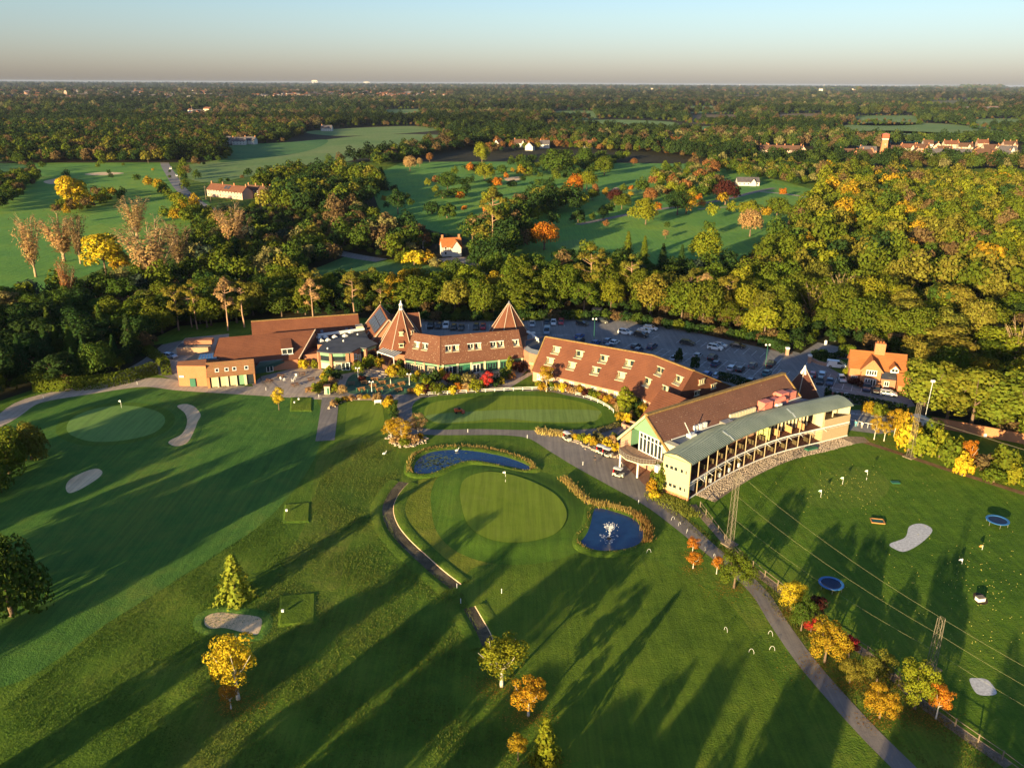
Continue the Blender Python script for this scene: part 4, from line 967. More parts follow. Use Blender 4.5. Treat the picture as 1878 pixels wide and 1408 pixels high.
# small hipped roof between hotel and clubhouse
pw = [V(1212, 713.5, 7.6), V(1265, 733, 7.6)]
m = MB(); e0, e1 = V(1172, 768, 3.2), V(1240, 790, 3.2)
m.slab([pw[0], pw[1], pw[1] + Vector((-5.5, -5.5, -4.4)), e0], .2); m.slab([pw[1], pw[0], pw[0] + Vector((5, 5, -4.2)), pw[1] + Vector((5, 5, -4.2))], .2)
m.build('lower_roof', M_tile1, cb)
m = MB(); m.prism([e0.xy + Vector((.7, .7)), pw[1].xy + Vector((-4.6, -4.6)), pw[1].xy + Vector((3, 3)), pw[0].xy + Vector((3, 3))], 0, 3.4); m.build('lower_wall', M_brick, cb)

# the range
rg = empty('driving_range_building', label='two storey curved driving range with grey green metal roof and open bays', cat='driving range')
FL = catmull([(33.7, 139.9), (45.3, 151.9), (57.5, 161.3), (69.6, 167.6), (76.4, 171.0)], False, 12)
FL = [Vector(p) for p in FL]
def arc_at(P, d):
    for a, b in zip(P, P[1:]):
        l = (b - a).length
        if d <= l: return a.lerp(b, d / l), (b - a).normalized()
        d -= l
    return P[-1], (P[-1] - P[-2]).normalized()
LT = sum((b - a).length for a, b in zip(FL, FL[1:]))
def RGp(d, back, z):
    p, t = arc_at(FL, max(0, min(LT - .001, d))); return Vector((p.x - t.y * back, p.y + t.x * back, z))
N_ = 30
ds = [LT * i / N_ for i in range(N_ + 1)]
W_ = 5.4
def strip(rows, t=None):
    m = MB(); k = len(rows[0]); vs = [p for r in rows for p in r]
    m.add(vs, [(i * k + j, i * k + j + 1, (i + 1) * k + j + 1, (i + 1) * k + j) for i in range(len(rows) - 1) for j in range(k - 1)]); return m
prof = [(-.5, 7.75), (.8, 8.35), (2.4, 8.75), (4.0, 8.65), (5.8, 8.05)]
m = strip([[RGp(d, b, z) for d in ds] for b, z in prof]); m.f = m.f; mm = strip([[RGp(d, b, z - .22) for d in ds] for b, z in prof[::-1]]); m.add(mm.v, mm.f)
for b, z in (prof[0], prof[-1]):
    q = strip([[RGp(d, b, z - .24) for d in ds], [RGp(d, b, z + .02) for d in ds]]); m.add(q.v, q.f)
m.build('roof', M_roofm, rg)
m = MB()
for k in range(int(LT / 0.62)):
    d = .3 + k * .62
    for (b0, z0), (b1, z1) in zip(prof, prof[1:]): m.beam(RGp(d, b0, z0 + .03), RGp(d, b1, z1 + .03), .07, .07)
m.build('roof_ribs', M_roofm, rg, kind='stuff')
for d in (15.5, 36.0):
    m = MB()
    for (b0, z0), (b1, z1) in list(zip(prof, prof[1:]))[:2]: m.beam(RGp(d, b0, z0 + .1), RGp(d + .2, b1, z1 + .1), .35, .06)
    m.build('roof_joint', plain('pale_roof_joint', (.45, .5, .5), .5), rg)
E_ = LT - 8.0     # end block starts here
strip([[RGp(d, W_, 0) for d in ds], [RGp(d, W_, 8.0) for d in ds]]).build('back_wall', plain('dark_brown_boarding', (.14, .09, .06), .85), rg)  # one even dark brown base colour over the whole back wall
m = MB()
for i in range(N_): m.prism([RGp(ds[i], .05, 0).xy, RGp(ds[i + 1], .05, 0).xy, RGp(ds[i + 1], W_ - .02, 0).xy, RGp(ds[i], W_ - .02, 0).xy], 3.35, 3.6)
m.build('upper_floor', M_deck, rg)
m = MB()
for i in range(N_): m.prism([RGp(ds[i], .05, 0).xy, RGp(ds[i + 1], .05, 0).xy, RGp(ds[i + 1], W_ - .02, 0).xy, RGp(ds[i], W_ - .02, 0).xy], .02, .14)
m.build('ground_floor', M_deck, rg)
for z, h in ((3.5, .3), (.16, .2)):
    m = MB()
    for i in range(N_): m.beam(RGp(ds[i], -.06, z), RGp(ds[i + 1], -.06, z), .14, h)
    m.build('edge_rail', M_white, rg)
m = MB()
for i in range(N_): m.beam(RGp(ds[i], -.35, 3.2), RGp(ds[i + 1], -.35, 3.2), .06, .06)
for k in range(13): d = 4 + k * 3.45; m.beam(RGp(d, 0, 3.4), RGp(d, -1.1, 3.0), .06, .06)
m.build('net_bracket', M_white, rg)
nb = 13
for k in range(nb + 1):
    d = min(.2 + k * (E_ - .2) / nb, E_)
    for z0, z1 in ((.15, 3.35), (3.6, 7.85)):
        if z0 > 3 and 29 < d < E_ - .5 and k % 2 == 0: continue
        MB().beam(RGp(d, .12, z0), RGp(d, .12, z1),   .16, .16).build('post', M_beige, rg)
    if 0 < k < nb:
        for z0 in (.15, 3.6):
            if z0 > 3 and d > 29: continue
            MB().beam(RGp(d + .4, .9, z0 + .5), RGp(d + .4, 2.4, z0 + .5), .1, 1.0).build('tee_divider', M_matg, rg)
for k in range(6):
    d = 1.6 + k * .0
mt = MB()
for d, z in ((2.0, .16), (6.0, .16)): 
    mt.prism([RGp(d, 1, 0).xy, RGp(d + 1.4, 1, 0).xy, RGp(d + 1.4, 2.4, 0).xy, RGp(d, 2.4, 0).xy], z, z + .05)
mt.build('tee_mat', M_dgreen, rg)
for d in (3.6, 8.2):
    MB().beam(RGp(d, .7, 1.5), RGp(d, 2.6, 1.5), .15, 2.1).build('white_partition', M_white, rg)
for k in range(4):
    MB().box(RGp(9.5 + k * 3.45, .5, .15 + .0), (.5, .35, .9), .7).build('ball_dispenser', M_white, rg)
# upper lounge with white columns, screens, and the beige end block
m = MB()
for k in range(13): m.beam(RGp(30.2 + k * 1.05, 2.6, 3.6), RGp(30.2 + k * 1.05, 2.6, 7.6), .3, .3)
m.beam(RGp(30.2, 2.6, 7.0), RGp(42.8, 2.6, 7.0), .25, .3)
m.build('lounge_columns', M_creamp, rg)
strip([[RGp(30 + k * .64, 2.8, 3.6) for k in range(21)], [RGp(30 + k * .64, 2.8, 7.8) for k in range(21)]]).build('lounge_glazing', M_glass, rg)
for d in (32.5, 36.2, 39.9): MB().beam(RGp(d, .3, 4.5), RGp(d, 2.2, 4.5), .12, 1.5).build('bay_screen', plain('orange_board', (.50, .29, .13), .75), rg)
MB().beam(RGp(29.3, 0.3, 5.1), RGp(29.3, 3.6, 5.1), .15, 2.8).build('notice_board', M_lime, rg)
mq = MB()
for k, z in enumerate((6.0, 5.55, 4.7, 4.35)): mq.beam(RGp(29.2, .9, z), RGp(29.2, 2.5 + .3 * (k % 2), z), .04, .1)
mq.build('notice_lettering', M_black, rg)
m = MB(); e1_ = LT - .02
q = [RGp(E_, 0, 0), RGp(e1_, 0, 0), RGp(e1_, W_, 0), RGp(E_, W_, 0)]
m.prism([p.xy for p in q], .1, 3.7); m.build('end_block', M_beige, rg)
m = MB(); m.beam(RGp(E_ + .1, -.02, 4.5), RGp(e1_, -.02, 4.5), .16, 1.8); m.beam(RGp(e1_ - .05, 0, 4.5), RGp(e1_ - .05, W_, 4.5), .16, 1.8); m.build('terrace_parapet', M_beige, rg)
MB().beam(RGp(e1_ - .1, .2, 5.7), RGp(e1_ - .1, W_ - .2, 5.7), .12, 4.0).build('end_wall', M_creamp, rg)
MB().beam(RGp(E_ - .4, 0, 5.6), RGp(E_ - .4, 2.8, 5.6), .3, 3.8).build('white_end_panel', M_creamp, rg)
m = MB(); m.beam(RGp(E_ + 3.5, 1.0, 5.0), RGp(E_ + 3.5, 1.0, 7.8), .2, .2); m.build('terrace_post', M_creamp, rg)
# cream end wall with two bands of windows
p0, p1 = RGp(0, -.3, 0), RGp(0, W_ + .3, 0); dd = (p1 - p0).normalized(); fo = Vector((-dd.y, dd.x, 0)); fo = fo if fo.dot(Vector((-1, -1, 0))) > 0 else -fo
m = MB(); zs = [(0, .7), (.7, 7.75)]
m.beam(p0.lerp(p1, 0) + UPV * .35, p1 + UPV * .35, .32, .7); m.build('plinth', M_brick3, rg)
MB().beam(p0 + UPV * 4.25 + fo * .02, p1 + UPV * 4.25 + fo * .02, .3, 7.1).build('cream_end_wall', M_yellow, rg)
MB().add([p0 + UPV * 7.8 + fo * .0, p0.lerp(p1, .3) + UPV * 8.3, p0.lerp(p1, .55) + UPV * 8.55, p0.lerp(p1, .8) + UPV * 8.35, p1 + UPV * 7.9], [(0, 1, 2, 3, 4)]).build('gable_infill', M_yellow, rg)
aze = atan2(fo.x, fo.y)
for z in (1.6, 5.3):
    for t, w_ in ((.14, .5), (.3, .8), (.52, .95), (.68, .95), (.86, .95)):
        window_unit(rg, p0.lerp(p1, t) + UPV * z + fo * .2, w_, .95, aze, n=1, frame=M_creamp, sill=False)
MB().box(p1 + fo * .6 + UPV * 4.0 + dd * .9, (.9, .9, 1.4), .6).build('wall_unit', M_white, rg)
MB().box(p1 + fo * .3 + UPV * 1.0 + dd * .9, (.9, .9, 1.6), .6).build('wall_unit', M_white, rg)
# flat roof between, with plant
FR = [C(1.8, 5.2, 0).xy, C(Lr - 1, 5.2, 0).xy] + [RGp(d, W_ + .1, 0).xy for d in ds[::-3] if 4 < d < LT - 3]
MB().prism(FR, 7.3, 7.75, 0).build('flat_roof', plain('blue_grey_flat_roof', (.10, .125, .17), .6, .4, var=.25, sc=.5), rg)
m = MB(); m.beam(C(1.8, 5.25, 7.95), C(Lr, 5.25, 7.95), .2, .12); m.build('gutter', M_white, rg)
aq = V(1268, 801, 7.75); m = MB(); m.tube(aq, V(1256, 775, 11.5), .12, .08, 6); m.box((aq.x, aq.y, 7.75), (1.6, 1.3, .7), .6); m.build('flue', M_white, rg)
for k in range(3):
    c = V(1275 + k * 8.5, 791 - k * 3, 7.75); MB().box(c, (.95, .5, 1.3), radians(36)).build('air_unit', M_white, rg)
c = V(1332, 778, 7.75); MB().box(c, (2.6, 1.6, .8), radians(36)).build('vent_hood', M_metal, rg)
a, b = V(1340, 770, 7.75), V(1382, 757, 7.75)
for k in range(9): MB().box(a.lerp(b, k / 8), (.75, .5, 1.3), atan2(b.y - a.y, b.x - a.x)).build('condenser', M_creamp, rg)
for (x, y, sx, sy, h) in ((1402, 752, 2.6, 2.0, 2.2), (1418, 745, 2.0, 1.6, 1.9), (1432, 737, 2.6, 2.0, 2.4), (1447, 731, 2.4, 1.8, 1.9), (1410, 741, 3.6, .9, 1.0)):
    MB().box(V(x, y, 7.75), (sx, sy, h), radians(34)).build('duct_unit', M_pink, rg)
for a_ in ((V(1418, 738, 9), V(1438, 730, 9.4), .6, .6, 8), (V(1424, 729, 8.6), V(1420, 722, 9.8), .55, .35, 8), (V(1390, 757, 7.75), V(1391, 750, 11), .06, .06, 5)): MB().tube(*a_).build('duct_pipe', M_pink, rg)
MB().box(V(1426, 747, 7.75), (1.5, 1.2, 1.0), radians(34)).build('air_unit', M_white, rg)

# ---- brick cottage by the car park
ct = empty('brick_cottage', label='orange brick cottage with tall chimney, bay windows and tiled gables by the car park', cat='house')
c0 = Vector((93.5, 208.5)); a_ = radians(-18); u = Vector((cos(a_), sin(a_), 0)); s = Vector((u.y, -u.x, 0))
def K(a, n, z): return Vector((c0.x, c0.y, 0)) + u * a + s * n + UPV * z
gable(ct, K(-2.5, -1.2, 8.0), K(11.0, -1.2, 8.0), 4.2, 4.7, M_brick3, M_tile4, ridge=M_tile4)
A_ = K(2.6, -1.2, 7.7); B_ = K(2.6, 5.2, 7.7)
gable(ct, B_, A_, 2.4, 4.9, M_brick3, M_tile4, verge=M_brick3)
gable(ct, K(8.2, 4.2, 6.6), K(8.2, 1, 6.6), 1.0, 5.6, M_white, M_tile4, z0=4.4)
gable(ct, K(9.2, 4.4, 4.6), K(15.5, 4.4, 4.6), 2.6, 2.5, M_brick3, M_tile4)
MB().slab([K(5.2, 3.0, 4.2), K(8.8, 3.0, 4.2), K(8.8, 5.4, 2.9), K(5.2, 5.4, 2.9)], .15).build('lean_to_roof', M_solar, ct)
MB().prism([K(5.2, 3, 0).xy, K(8.8, 3, 0).xy, K(8.8, 5.2, 0).xy, K(5.2, 5.2, 0).xy], 0, 2.9).build('lean_to_wall', M_brick, ct)
MB().prism([K(3.2, -2.2, 0).xy, K(5.8, -2.2, 0).xy, K(5.8, -.6, 0).xy, K(3.2, -.6, 0).xy], 6.5, 10.6).build('chimney', M_brick3, ct)
for k in range(3): MB().lathe(K(3.8 + k * .7, -1.4, 10.6), [(.22, 0), (.18, .5)], 6).build('chimney_pot', M_tile4, ct)
azk = atan2(s.x, s.y)
for a, n, z, w_, h, nn_ in ((2.6, 5.3, 3.5, 2.6, 1.4, 4), (2.6, 5.5, .6, 2.8, 2.0, 4), (8.2, 4.3, 4.6, 1.7, 1.0, 2), (6.6, 5.35, .9, 1.2, 1.4, 2), (-1.2, 3.1, .7, 1.6, 1.6, 3)):
    window_unit(ct, K(a, n, z), w_, h, azk, n=nn_)
MB().lathe(K(13.0, 7.05, 1.7), [(0.5, 0), (.5, .05)], 10).build('round_plaque', M_white, ct)
sh2 = empty('timber_hut', label='pale timber hut with flat grey roof in the gravel yard', cat='hut')
MB().box((-93.5, 229, 0), (9, 3.4, 2.2), radians(5)).build('wall', plain('pale_boards', (.42, .27, .17), .8), sh2)
MB().box((-93.2, 229.8, 2.2), (9.4, 3.0, .25), radians(5)).build('roof', M_felt2, sh2)
MB().box((-92.6, 231.2, 2.45), (8, 2.6, 1.2), radians(5)).build('store', M_brick, sh2)
# ================================================================ trees
rng = np.random.default_rng(11)
def leaf_mat(name, inst=False, tr=0.25):
    g = NG(name)
    if inst:
        a = g.n('Attribute', attribute_type='INSTANCER', attribute_name='tint'); base = a.outputs['Color']
    else:
        base = g.n('ObjectInfo').outputs['Color']
    v = g.n('Attribute', attribute_type='GEOMETRY', attribute_name='leaf').outputs['Fac']
    hsv = g.n('HueSaturation')
    g.l(g.math('MULTIPLY_ADD', v, 0.04, 0.48), hsv.inputs['Hue'])
    g.l(g.math('MULTIPLY_ADD', v, 0.5, 0.74), hsv.inputs['Value'])
    g.l(base, hsv.inputs['Color'])
    d = g.n('BsdfDiffuse'); t = g.n('BsdfTranslucent'); mx = g.n('MixShader'); mx.inputs[0].default_value = tr
    g.l(hsv.outputs[0], d.inputs[0]); g.l(hsv.outputs[0], t.inputs[0]); g.l(d.outputs[0], mx.inputs[1]); g.l(t.outputs[0], mx.inputs[2])
    g.l(mx.outputs[0], g.t.nodes['Material Output'].inputs[0]); g.t.nodes.remove(g.b)
    return g.m
M_leaf = leaf_mat('foliage')
M_leafi = leaf_mat('distant_foliage', True)
M_bark = plain('brown_bark', (0.16, 0.11, 0.075), 0.95, var=0.3, sc=2)
M_pbark = plain('pinkish_pine_bark', (0.36, 0.22, 0.14), 0.95, var=0.25, sc=2)
M_wbark = plain('white_birch_bark', (0.62, 0.56, 0.46), 0.9, var=0.2, sc=2)
M_tbark = plain('pale_tan_bark', (0.38, 0.27, 0.16), 0.95, var=0.2, sc=2)

def leaves(P, N, size, r, name, mat, tri=False, asp=1.0):
    """One mesh of many small leaf clumps: P centres, N outward directions."""
    n = len(P)
    nr = N + r.normal(0, 0.33, (n, 3)); nr /= np.linalg.norm(nr, axis=1)[:, None] + 1e-9
    a = np.cross(nr, r.normal(0, 1, (n, 3))); a /= np.linalg.norm(a, axis=1)[:, None] + 1e-9
    b = np.cross(nr, a)
    sz = (size * r.uniform(0.55, 1.25, n))[:, None]
    if tri:
        vs = np.stack([P - a * sz * .6 - b * sz * .35, P + a * sz * .6 - b * sz * .35, P + b * sz * .7], 1); k = 3
    else:
        bend = nr * sz * .18
        vs = np.stack([P - a * sz * .5 * asp - bend, P - b * sz * .5 + bend * .3, P + a * sz * .5 * asp - bend, P + b * sz * .5 + bend * .5], 1); k = 4
    me = bpy.data.meshes.new(name)
    me.vertices.add(n * k); me.vertices.foreach_set('co', vs.reshape(-1).astype(np.float32))
    me.loops.add(n * k); me.loops.foreach_set('vertex_index', np.arange(n * k, dtype=np.int32))
    me.polygons.add(n); me.polygons.foreach_set('loop_start', np.arange(0, n * k, k, dtype=np.int32))
    at = me.attributes.new('leaf', 'FLOAT', 'FACE'); at.data.foreach_set('value', r.uniform(0, 1, n).astype(np.float32))
    me.materials.append(mat); me.update(calc_edges=True)
    return me
def lobes_pts(L, n, r, lo=-0.55, keep=0.8):
    """Points on the skin of overlapping round lobes (x, y, z, radius)."""
    L = np.array(L); wts = L[:, 3] ** 2; wts /= wts.sum()
    i = r.choice(len(L), n, p=wts)
    d = r.normal(0, 1, (n, 3)); d /= np.linalg.norm(d, axis=1)[:, None]
    d[:, 2] = np.where(d[:, 2] < lo, -d[:, 2] * .5, d[:, 2])
    P = L[i, :3] + d * (L[i, 3:4] * (keep + (1.08 - keep) * r.uniform(0, 1, (n, 1)) ** .5))
    c = np.average(L[:, :3], axis=0, weights=wts)
    o = P - c; o /= np.linalg.norm(o, axis=1)[:, None] + 1e-9
    return P, d * .75 + o * .35
def trunk(H, r0, limbs, r, mat, lean=0.0, z_split=0.35, spread=0.5, up=0.6):
    m = MB(); pts = [Vector((lean * k * k * .1, 0, H * z_split * k / 3)) for k in range(4)]
    for k in range(3): m.tube(pts[k], pts[k + 1], r0 * (1.25 - .3 * k) if k == 0 else r0 * (1 - .12 * k), r0 * (1 - .12 * (k + 1)), 6, cap=k == 0)
    for i in range(limbs):
        a = 2 * pi * i / limbs + r.uniform(-.4, .4); q = pts[3]; h = H * (1 - z_split) * r.uniform(.6, .95)
        mid = q + Vector((cos(a) * H * spread * .22, sin(a) * H * spread * .22, h * up * .5)); end = q + Vector((cos(a) * H * spread * .4 * r.uniform(.7, 1.2), sin(a) * H * spread * .4, h * up + h * (1 - up) * .5))
        m.tube(q, mid, r0 * .55, r0 * .36, 5, cap=False); m.tube(mid, end, r0 * .36, r0 * .1, 4, cap=False)
    return m.mesh('trunk', mat, True)
PROTO = {}
def reg(kind, crown, trunk_, H, Rw): PROTO.setdefault(kind, []).append((crown, trunk_, H, Rw))
def broad(kind, n, nl, size, H=12., Rw=5., sq=0.85, seed=0, ball=False, bark=None, base=0.25, mat=None, lob=(0.30, 0.46), low=-.55, irr=1.0):
    r = np.random.default_rng(100 + seed); L = []
    zc = H * (1 + base) / 2; hz = H * (1 - base) / 2
    for k in range(n):
        t = (k + .5) / n; ph = k * 2.39996 + r.uniform(-.4, .4) * irr; cz = 1 - 1.75 * t; rr = sqrt(max(0, 1 - cz * cz)); f = r.uniform(.50, .80 + .08 * irr) if not ball else .68
        lr = Rw * r.uniform(*lob)
        L.append((Rw * f * rr * cos(ph), Rw * f * rr * sin(ph), zc + hz * f * cz * (1 if cz > 0 else .85), lr * (1.0 if not ball else 1.1)))
    L.append((0, 0, zc, Rw * .5))
    P, N = lobes_pts(L, nl, r, low)
    k_ = P[:, 2] > H * base * .55; P, N = P[k_], N[k_]
    reg(kind, leaves(P, N, size, r, 'crown', mat or M_leaf), trunk(H, Rw * .055 + .05, 5, r, bark or M_bark), H, Rw)
for k in range(9): broad('oak', 18 + k % 4 * 3, 3100, .62, H=12 + k % 3, Rw=5 + (k % 4) * .3, seed=k, irr=1.4, base=.04)
for k in range(4): broad('tall', 16, 2500, .6, H=15, Rw=4.0, seed=20 + k, base=.06)
for k in range(3): broad('dome', 24, 2800, .5, H=9, Rw=5.2, seed=30 + k, ball=True, base=.12, lob=(.25, .34))
for k in range(5): broad('shrub', 12, 900, .5, H=3.6, Rw=2.6, seed=40 + k, base=-.15, low=-.3)
for k in range(2): broad('bushtree', 22, 4600, .45, H=7, Rw=5, seed=70 + k, base=-.2, low=-.4, lob=(.26, .4))
for k in range(3): broad('fineoak', 26, 6500, .34, H=11, Rw=5, seed=90 + k, irr=1.7, base=.1, lob=(.2, .36))
for k in range(3): broad('birch', 20, 3400, .25, H=10, Rw=2.6, seed=50 + k, base=.2, bark=M_wbark, lob=(.24, .4), irr=1.7)
for k in range(2): broad('slim', 14, 2200, .28, H=10, Rw=1.7, seed=60 + k, base=.12, lob=(.4, .55))
def pine(kind, seed, H=17.):
    r = np.random.default_rng(seed); m = MB(); L = []
    x = y = 0.0; pts = [Vector((0, 0, 0))]
    for k in range(1, 7): x += r.uniform(-.25, .25); y += r.uniform(-.25, .25); pts.append(Vector((x, y, H * .88 * k / 6)))
    for k in range(6): m.tube(pts[k], pts[k + 1], .34 - .045 * k, .34 - .045 * (k + 1), 6, cap=False)
    for k in range(15):
        t = r.uniform(.42, 1.0) if k > 3 else r.uniform(.8, 1.0); z = H * .9 * t; p = pts[min(5, int(t * 5.99))].lerp(pts[min(6, int(t * 5.99) + 1)], .5); a = k * 2.4 + r.uniform(-.5, .5)
        d = (1.15 - abs(t - .78) * 1.7) * 3.5 * r.uniform(.55, 1.1); q = Vector((p.x + cos(a) * d, p.y + sin(a) * d, z + d * .22))
        m.tube(Vector((p.x, p.y, z - .3)), q, .13, .04, 4, cap=False)
        L.append((q.x, q.y, q.z + .2, r.uniform(.95, 1.6)))
    L.append((pts[6].x, pts[6].y, H * .97, 1.4))
    P, N = lobes_pts(L, 2100, r, -.2, .35); c = np.array(L)[:, 2].mean()
    P[:, 2] = P[:, 2] * 1.0; 
    reg(kind, leaves(P, N + np.array([0, 0, .5]), .5, r, 'crown', M_leaf, tri=True), m.mesh('trunk', M_pbark, True), H, 4.6)
for k in range(4): pine('pine', 200 + k)
def conifer(kind, seed, H=12., Rw=3., n=2200, tiers=11, size=.5):
    r = np.random.default_rng(seed); P = []; N = []
    for k in range(n):
        t = r.uniform(0, 1) ** 1.4; tier = math.floor(t * tiers) / tiers; f = (t * tiers) % 1
        rad = Rw * (1 - tier) * (1.02 - .35 * f) + .12; a = r.uniform(0, 2 * pi); wob = .78 + .3 * sin(a * (5 + tier * 4) + tier * 17) + r.uniform(-.1, .1)
        q = rad * r.uniform(.35, 1) ** .5 * wob
        P.append((q * cos(a), q * sin(a), H * (.06 + .94 * (tier + f * .9 / tiers)) - q * .18)); N.append((cos(a) * .7, sin(a) * .7, .6))
    m = MB(); m.tube((0, 0, 0), (0, 0, H * .96), Rw * .07 + .05, .03, 6)
    reg(kind, leaves(np.array(P), np.array(N), size, r, 'crown', M_leaf, tri=True), m.mesh('trunk', M_bark, True), H, Rw)
for k in range(2): conifer('larch', 310 + k, 9, 3.8, 1000, 6, .55)
for k in range(3): conifer('conifer', 300 + k, 13, 3.6)
def bare(kind, seed, H=17., Rw=5., leafn=1800, fan=.42, mat=None, size=.5):
    """Upswept tree that has lost most of its leaves: real branches and a thin veil of twigs."""
    r = np.random.default_rng(seed); m = MB(); P = []
    m.tube((0, 0, 0), (0, 0, H * .16), .42, .34, 7)
    for i in range(15):
        a = i * 2.4 + r.uniform(-.3, .3); f = fan * r.uniform(.15, 1.0); z0 = H * (.13 + .03 * (i % 5)); L = H * r.uniform(.62, .86)
        p = Vector((0, 0, z0)); d = Vector((cos(a) * f, sin(a) * f, 1)).normalized(); rad = .19
        for s_ in range(4):
            q = p + d * (L / 4); m.tube(p, q, rad, rad * .7, 4, cap=False); rad *= .7
            for t in range(6):
                b = a + r.uniform(-1.3, 1.3); e = (d * r.uniform(.7, 1.3) + Vector((cos(b), sin(b), 0)) * r.uniform(.3, .6)).normalized(); w0 = p.lerp(q, r.uniform(.2, 1)); w1 = w0 + e * L * r.uniform(.10, .2)
                m.tube(w0, w1, .05, .02, 3, cap=False)
                for u_ in range(6): P.append(tuple(w0.lerp(w1, r.uniform(.3, 1.1)) + Vector(r.normal(0, .5, 3))))
            p = q; d = (d + Vector((cos(a) * f * .1, sin(a) * f * .1, .12))).normalized()
    P = np.array(P); P = P[r.choice(len(P), min(leafn, len(P)), replace=False)]
    N = P - np.array([0, 0, H * .45]); N /= np.linalg.norm(N, axis=1)[:, None]
    reg(kind, leaves(P, N, size, r, 'crown', M_leaf, tri=True), m.mesh('trunk', mat or M_tbark, True), H, Rw)
for k in range(4): bare('poplar', 400 + k)
for k in range(2): bare('bare_oak', 420 + k, H=12, Rw=7, fan=1.3, leafn=700, size=.4)

TC = {  # leaf colours
 'olive': (0.105, 0.135, 0.015), 'green': (0.066, 0.105, 0.017), 'dark': (0.034, 0.066, 0.018), 'lime': (0.2, 0.215, 0.018), 'yellow': (0.5, 0.37, 0.025), 'gold': (0.36, 0.23, 0.02),
 'orange': (0.48, 0.17, 0.02), 'rust': (0.24, 0.11, 0.04), 'brown': (0.15, 0.1, 0.045), 'maroon': (.07, .022, .018), 'red': (.5, .035, .03), 'tan': (0.36, 0.23, 0.1), 'blue': (.05, .075, .05), 'pale': (0.22, 0.2, 0.07), 'pinegold': (0.18, 0.165, 0.026)}
WORD = {'olive': 'olive green', 'green': 'mid green', 'dark': 'dark green', 'lime': 'yellow green', 'yellow': 'bright yellow', 'gold': 'golden', 'orange': 'orange', 'rust': 'rust coloured', 'brown': 'brown', 'maroon': 'dark maroon', 'red': 'bright red', 'tan': 'tan', 'blue': 'blue green', 'pale': 'pale buff green', 'pinegold': 'golden green'}
def plant_tree(kind, x, y, h, col, name='tree', label=None, cat='tree', group=None, wf=1.0, rz=None, var=.12, proto=None, rad=None, trunkless=False, z=0.0):
    pr = PROTO[kind]; c, t, H, Rw = pr[proto if proto is not None else random.randrange(len(pr))]
    o = empty(name, (x, y, z), random.uniform(0, 6.28) if rz is None else rz, label=label, cat=cat, group=group)
    sz = h / H; sx = sz * wf if rad is None else rad / Rw
    o.scale = (sx * random.uniform(.9, 1.12), sx * random.uniform(.9, 1.12), sz)
    b = TC[col] if isinstance(col, str) else col
    k = 1 + random.uniform(-var, var)
    cr = link('crown' if kind != 'shrub' else 'foliage', c, o); cr.color = (b[0] * k * random.uniform(1 - var, 1 + var), b[1] * k, b[2] * k, 1)
    if not trunkless: link('trunk' if kind != 'shrub' else 'stem', t, o)
    return o
def tree_px(kind, px, base, top, col, **k):      # base row and top row in the photo give place and height
    x, y = G(px, base); d = fwd + RT * ((px - 939) / FPX) - UP * ((top - 704) / FPX)
    t = hypot(x, y) / hypot(d.x, d.y); h = CAM_H + d.z * t
    wpx = k.pop('wpx', None)
    if wpx:
        dep = (Vector((x, y, h / 2 - CAM_H))).dot(fwd); k['rad'] = wpx / 2 * dep / FPX
    return plant_tree(kind, x, y, max(h, .8), col, **k)
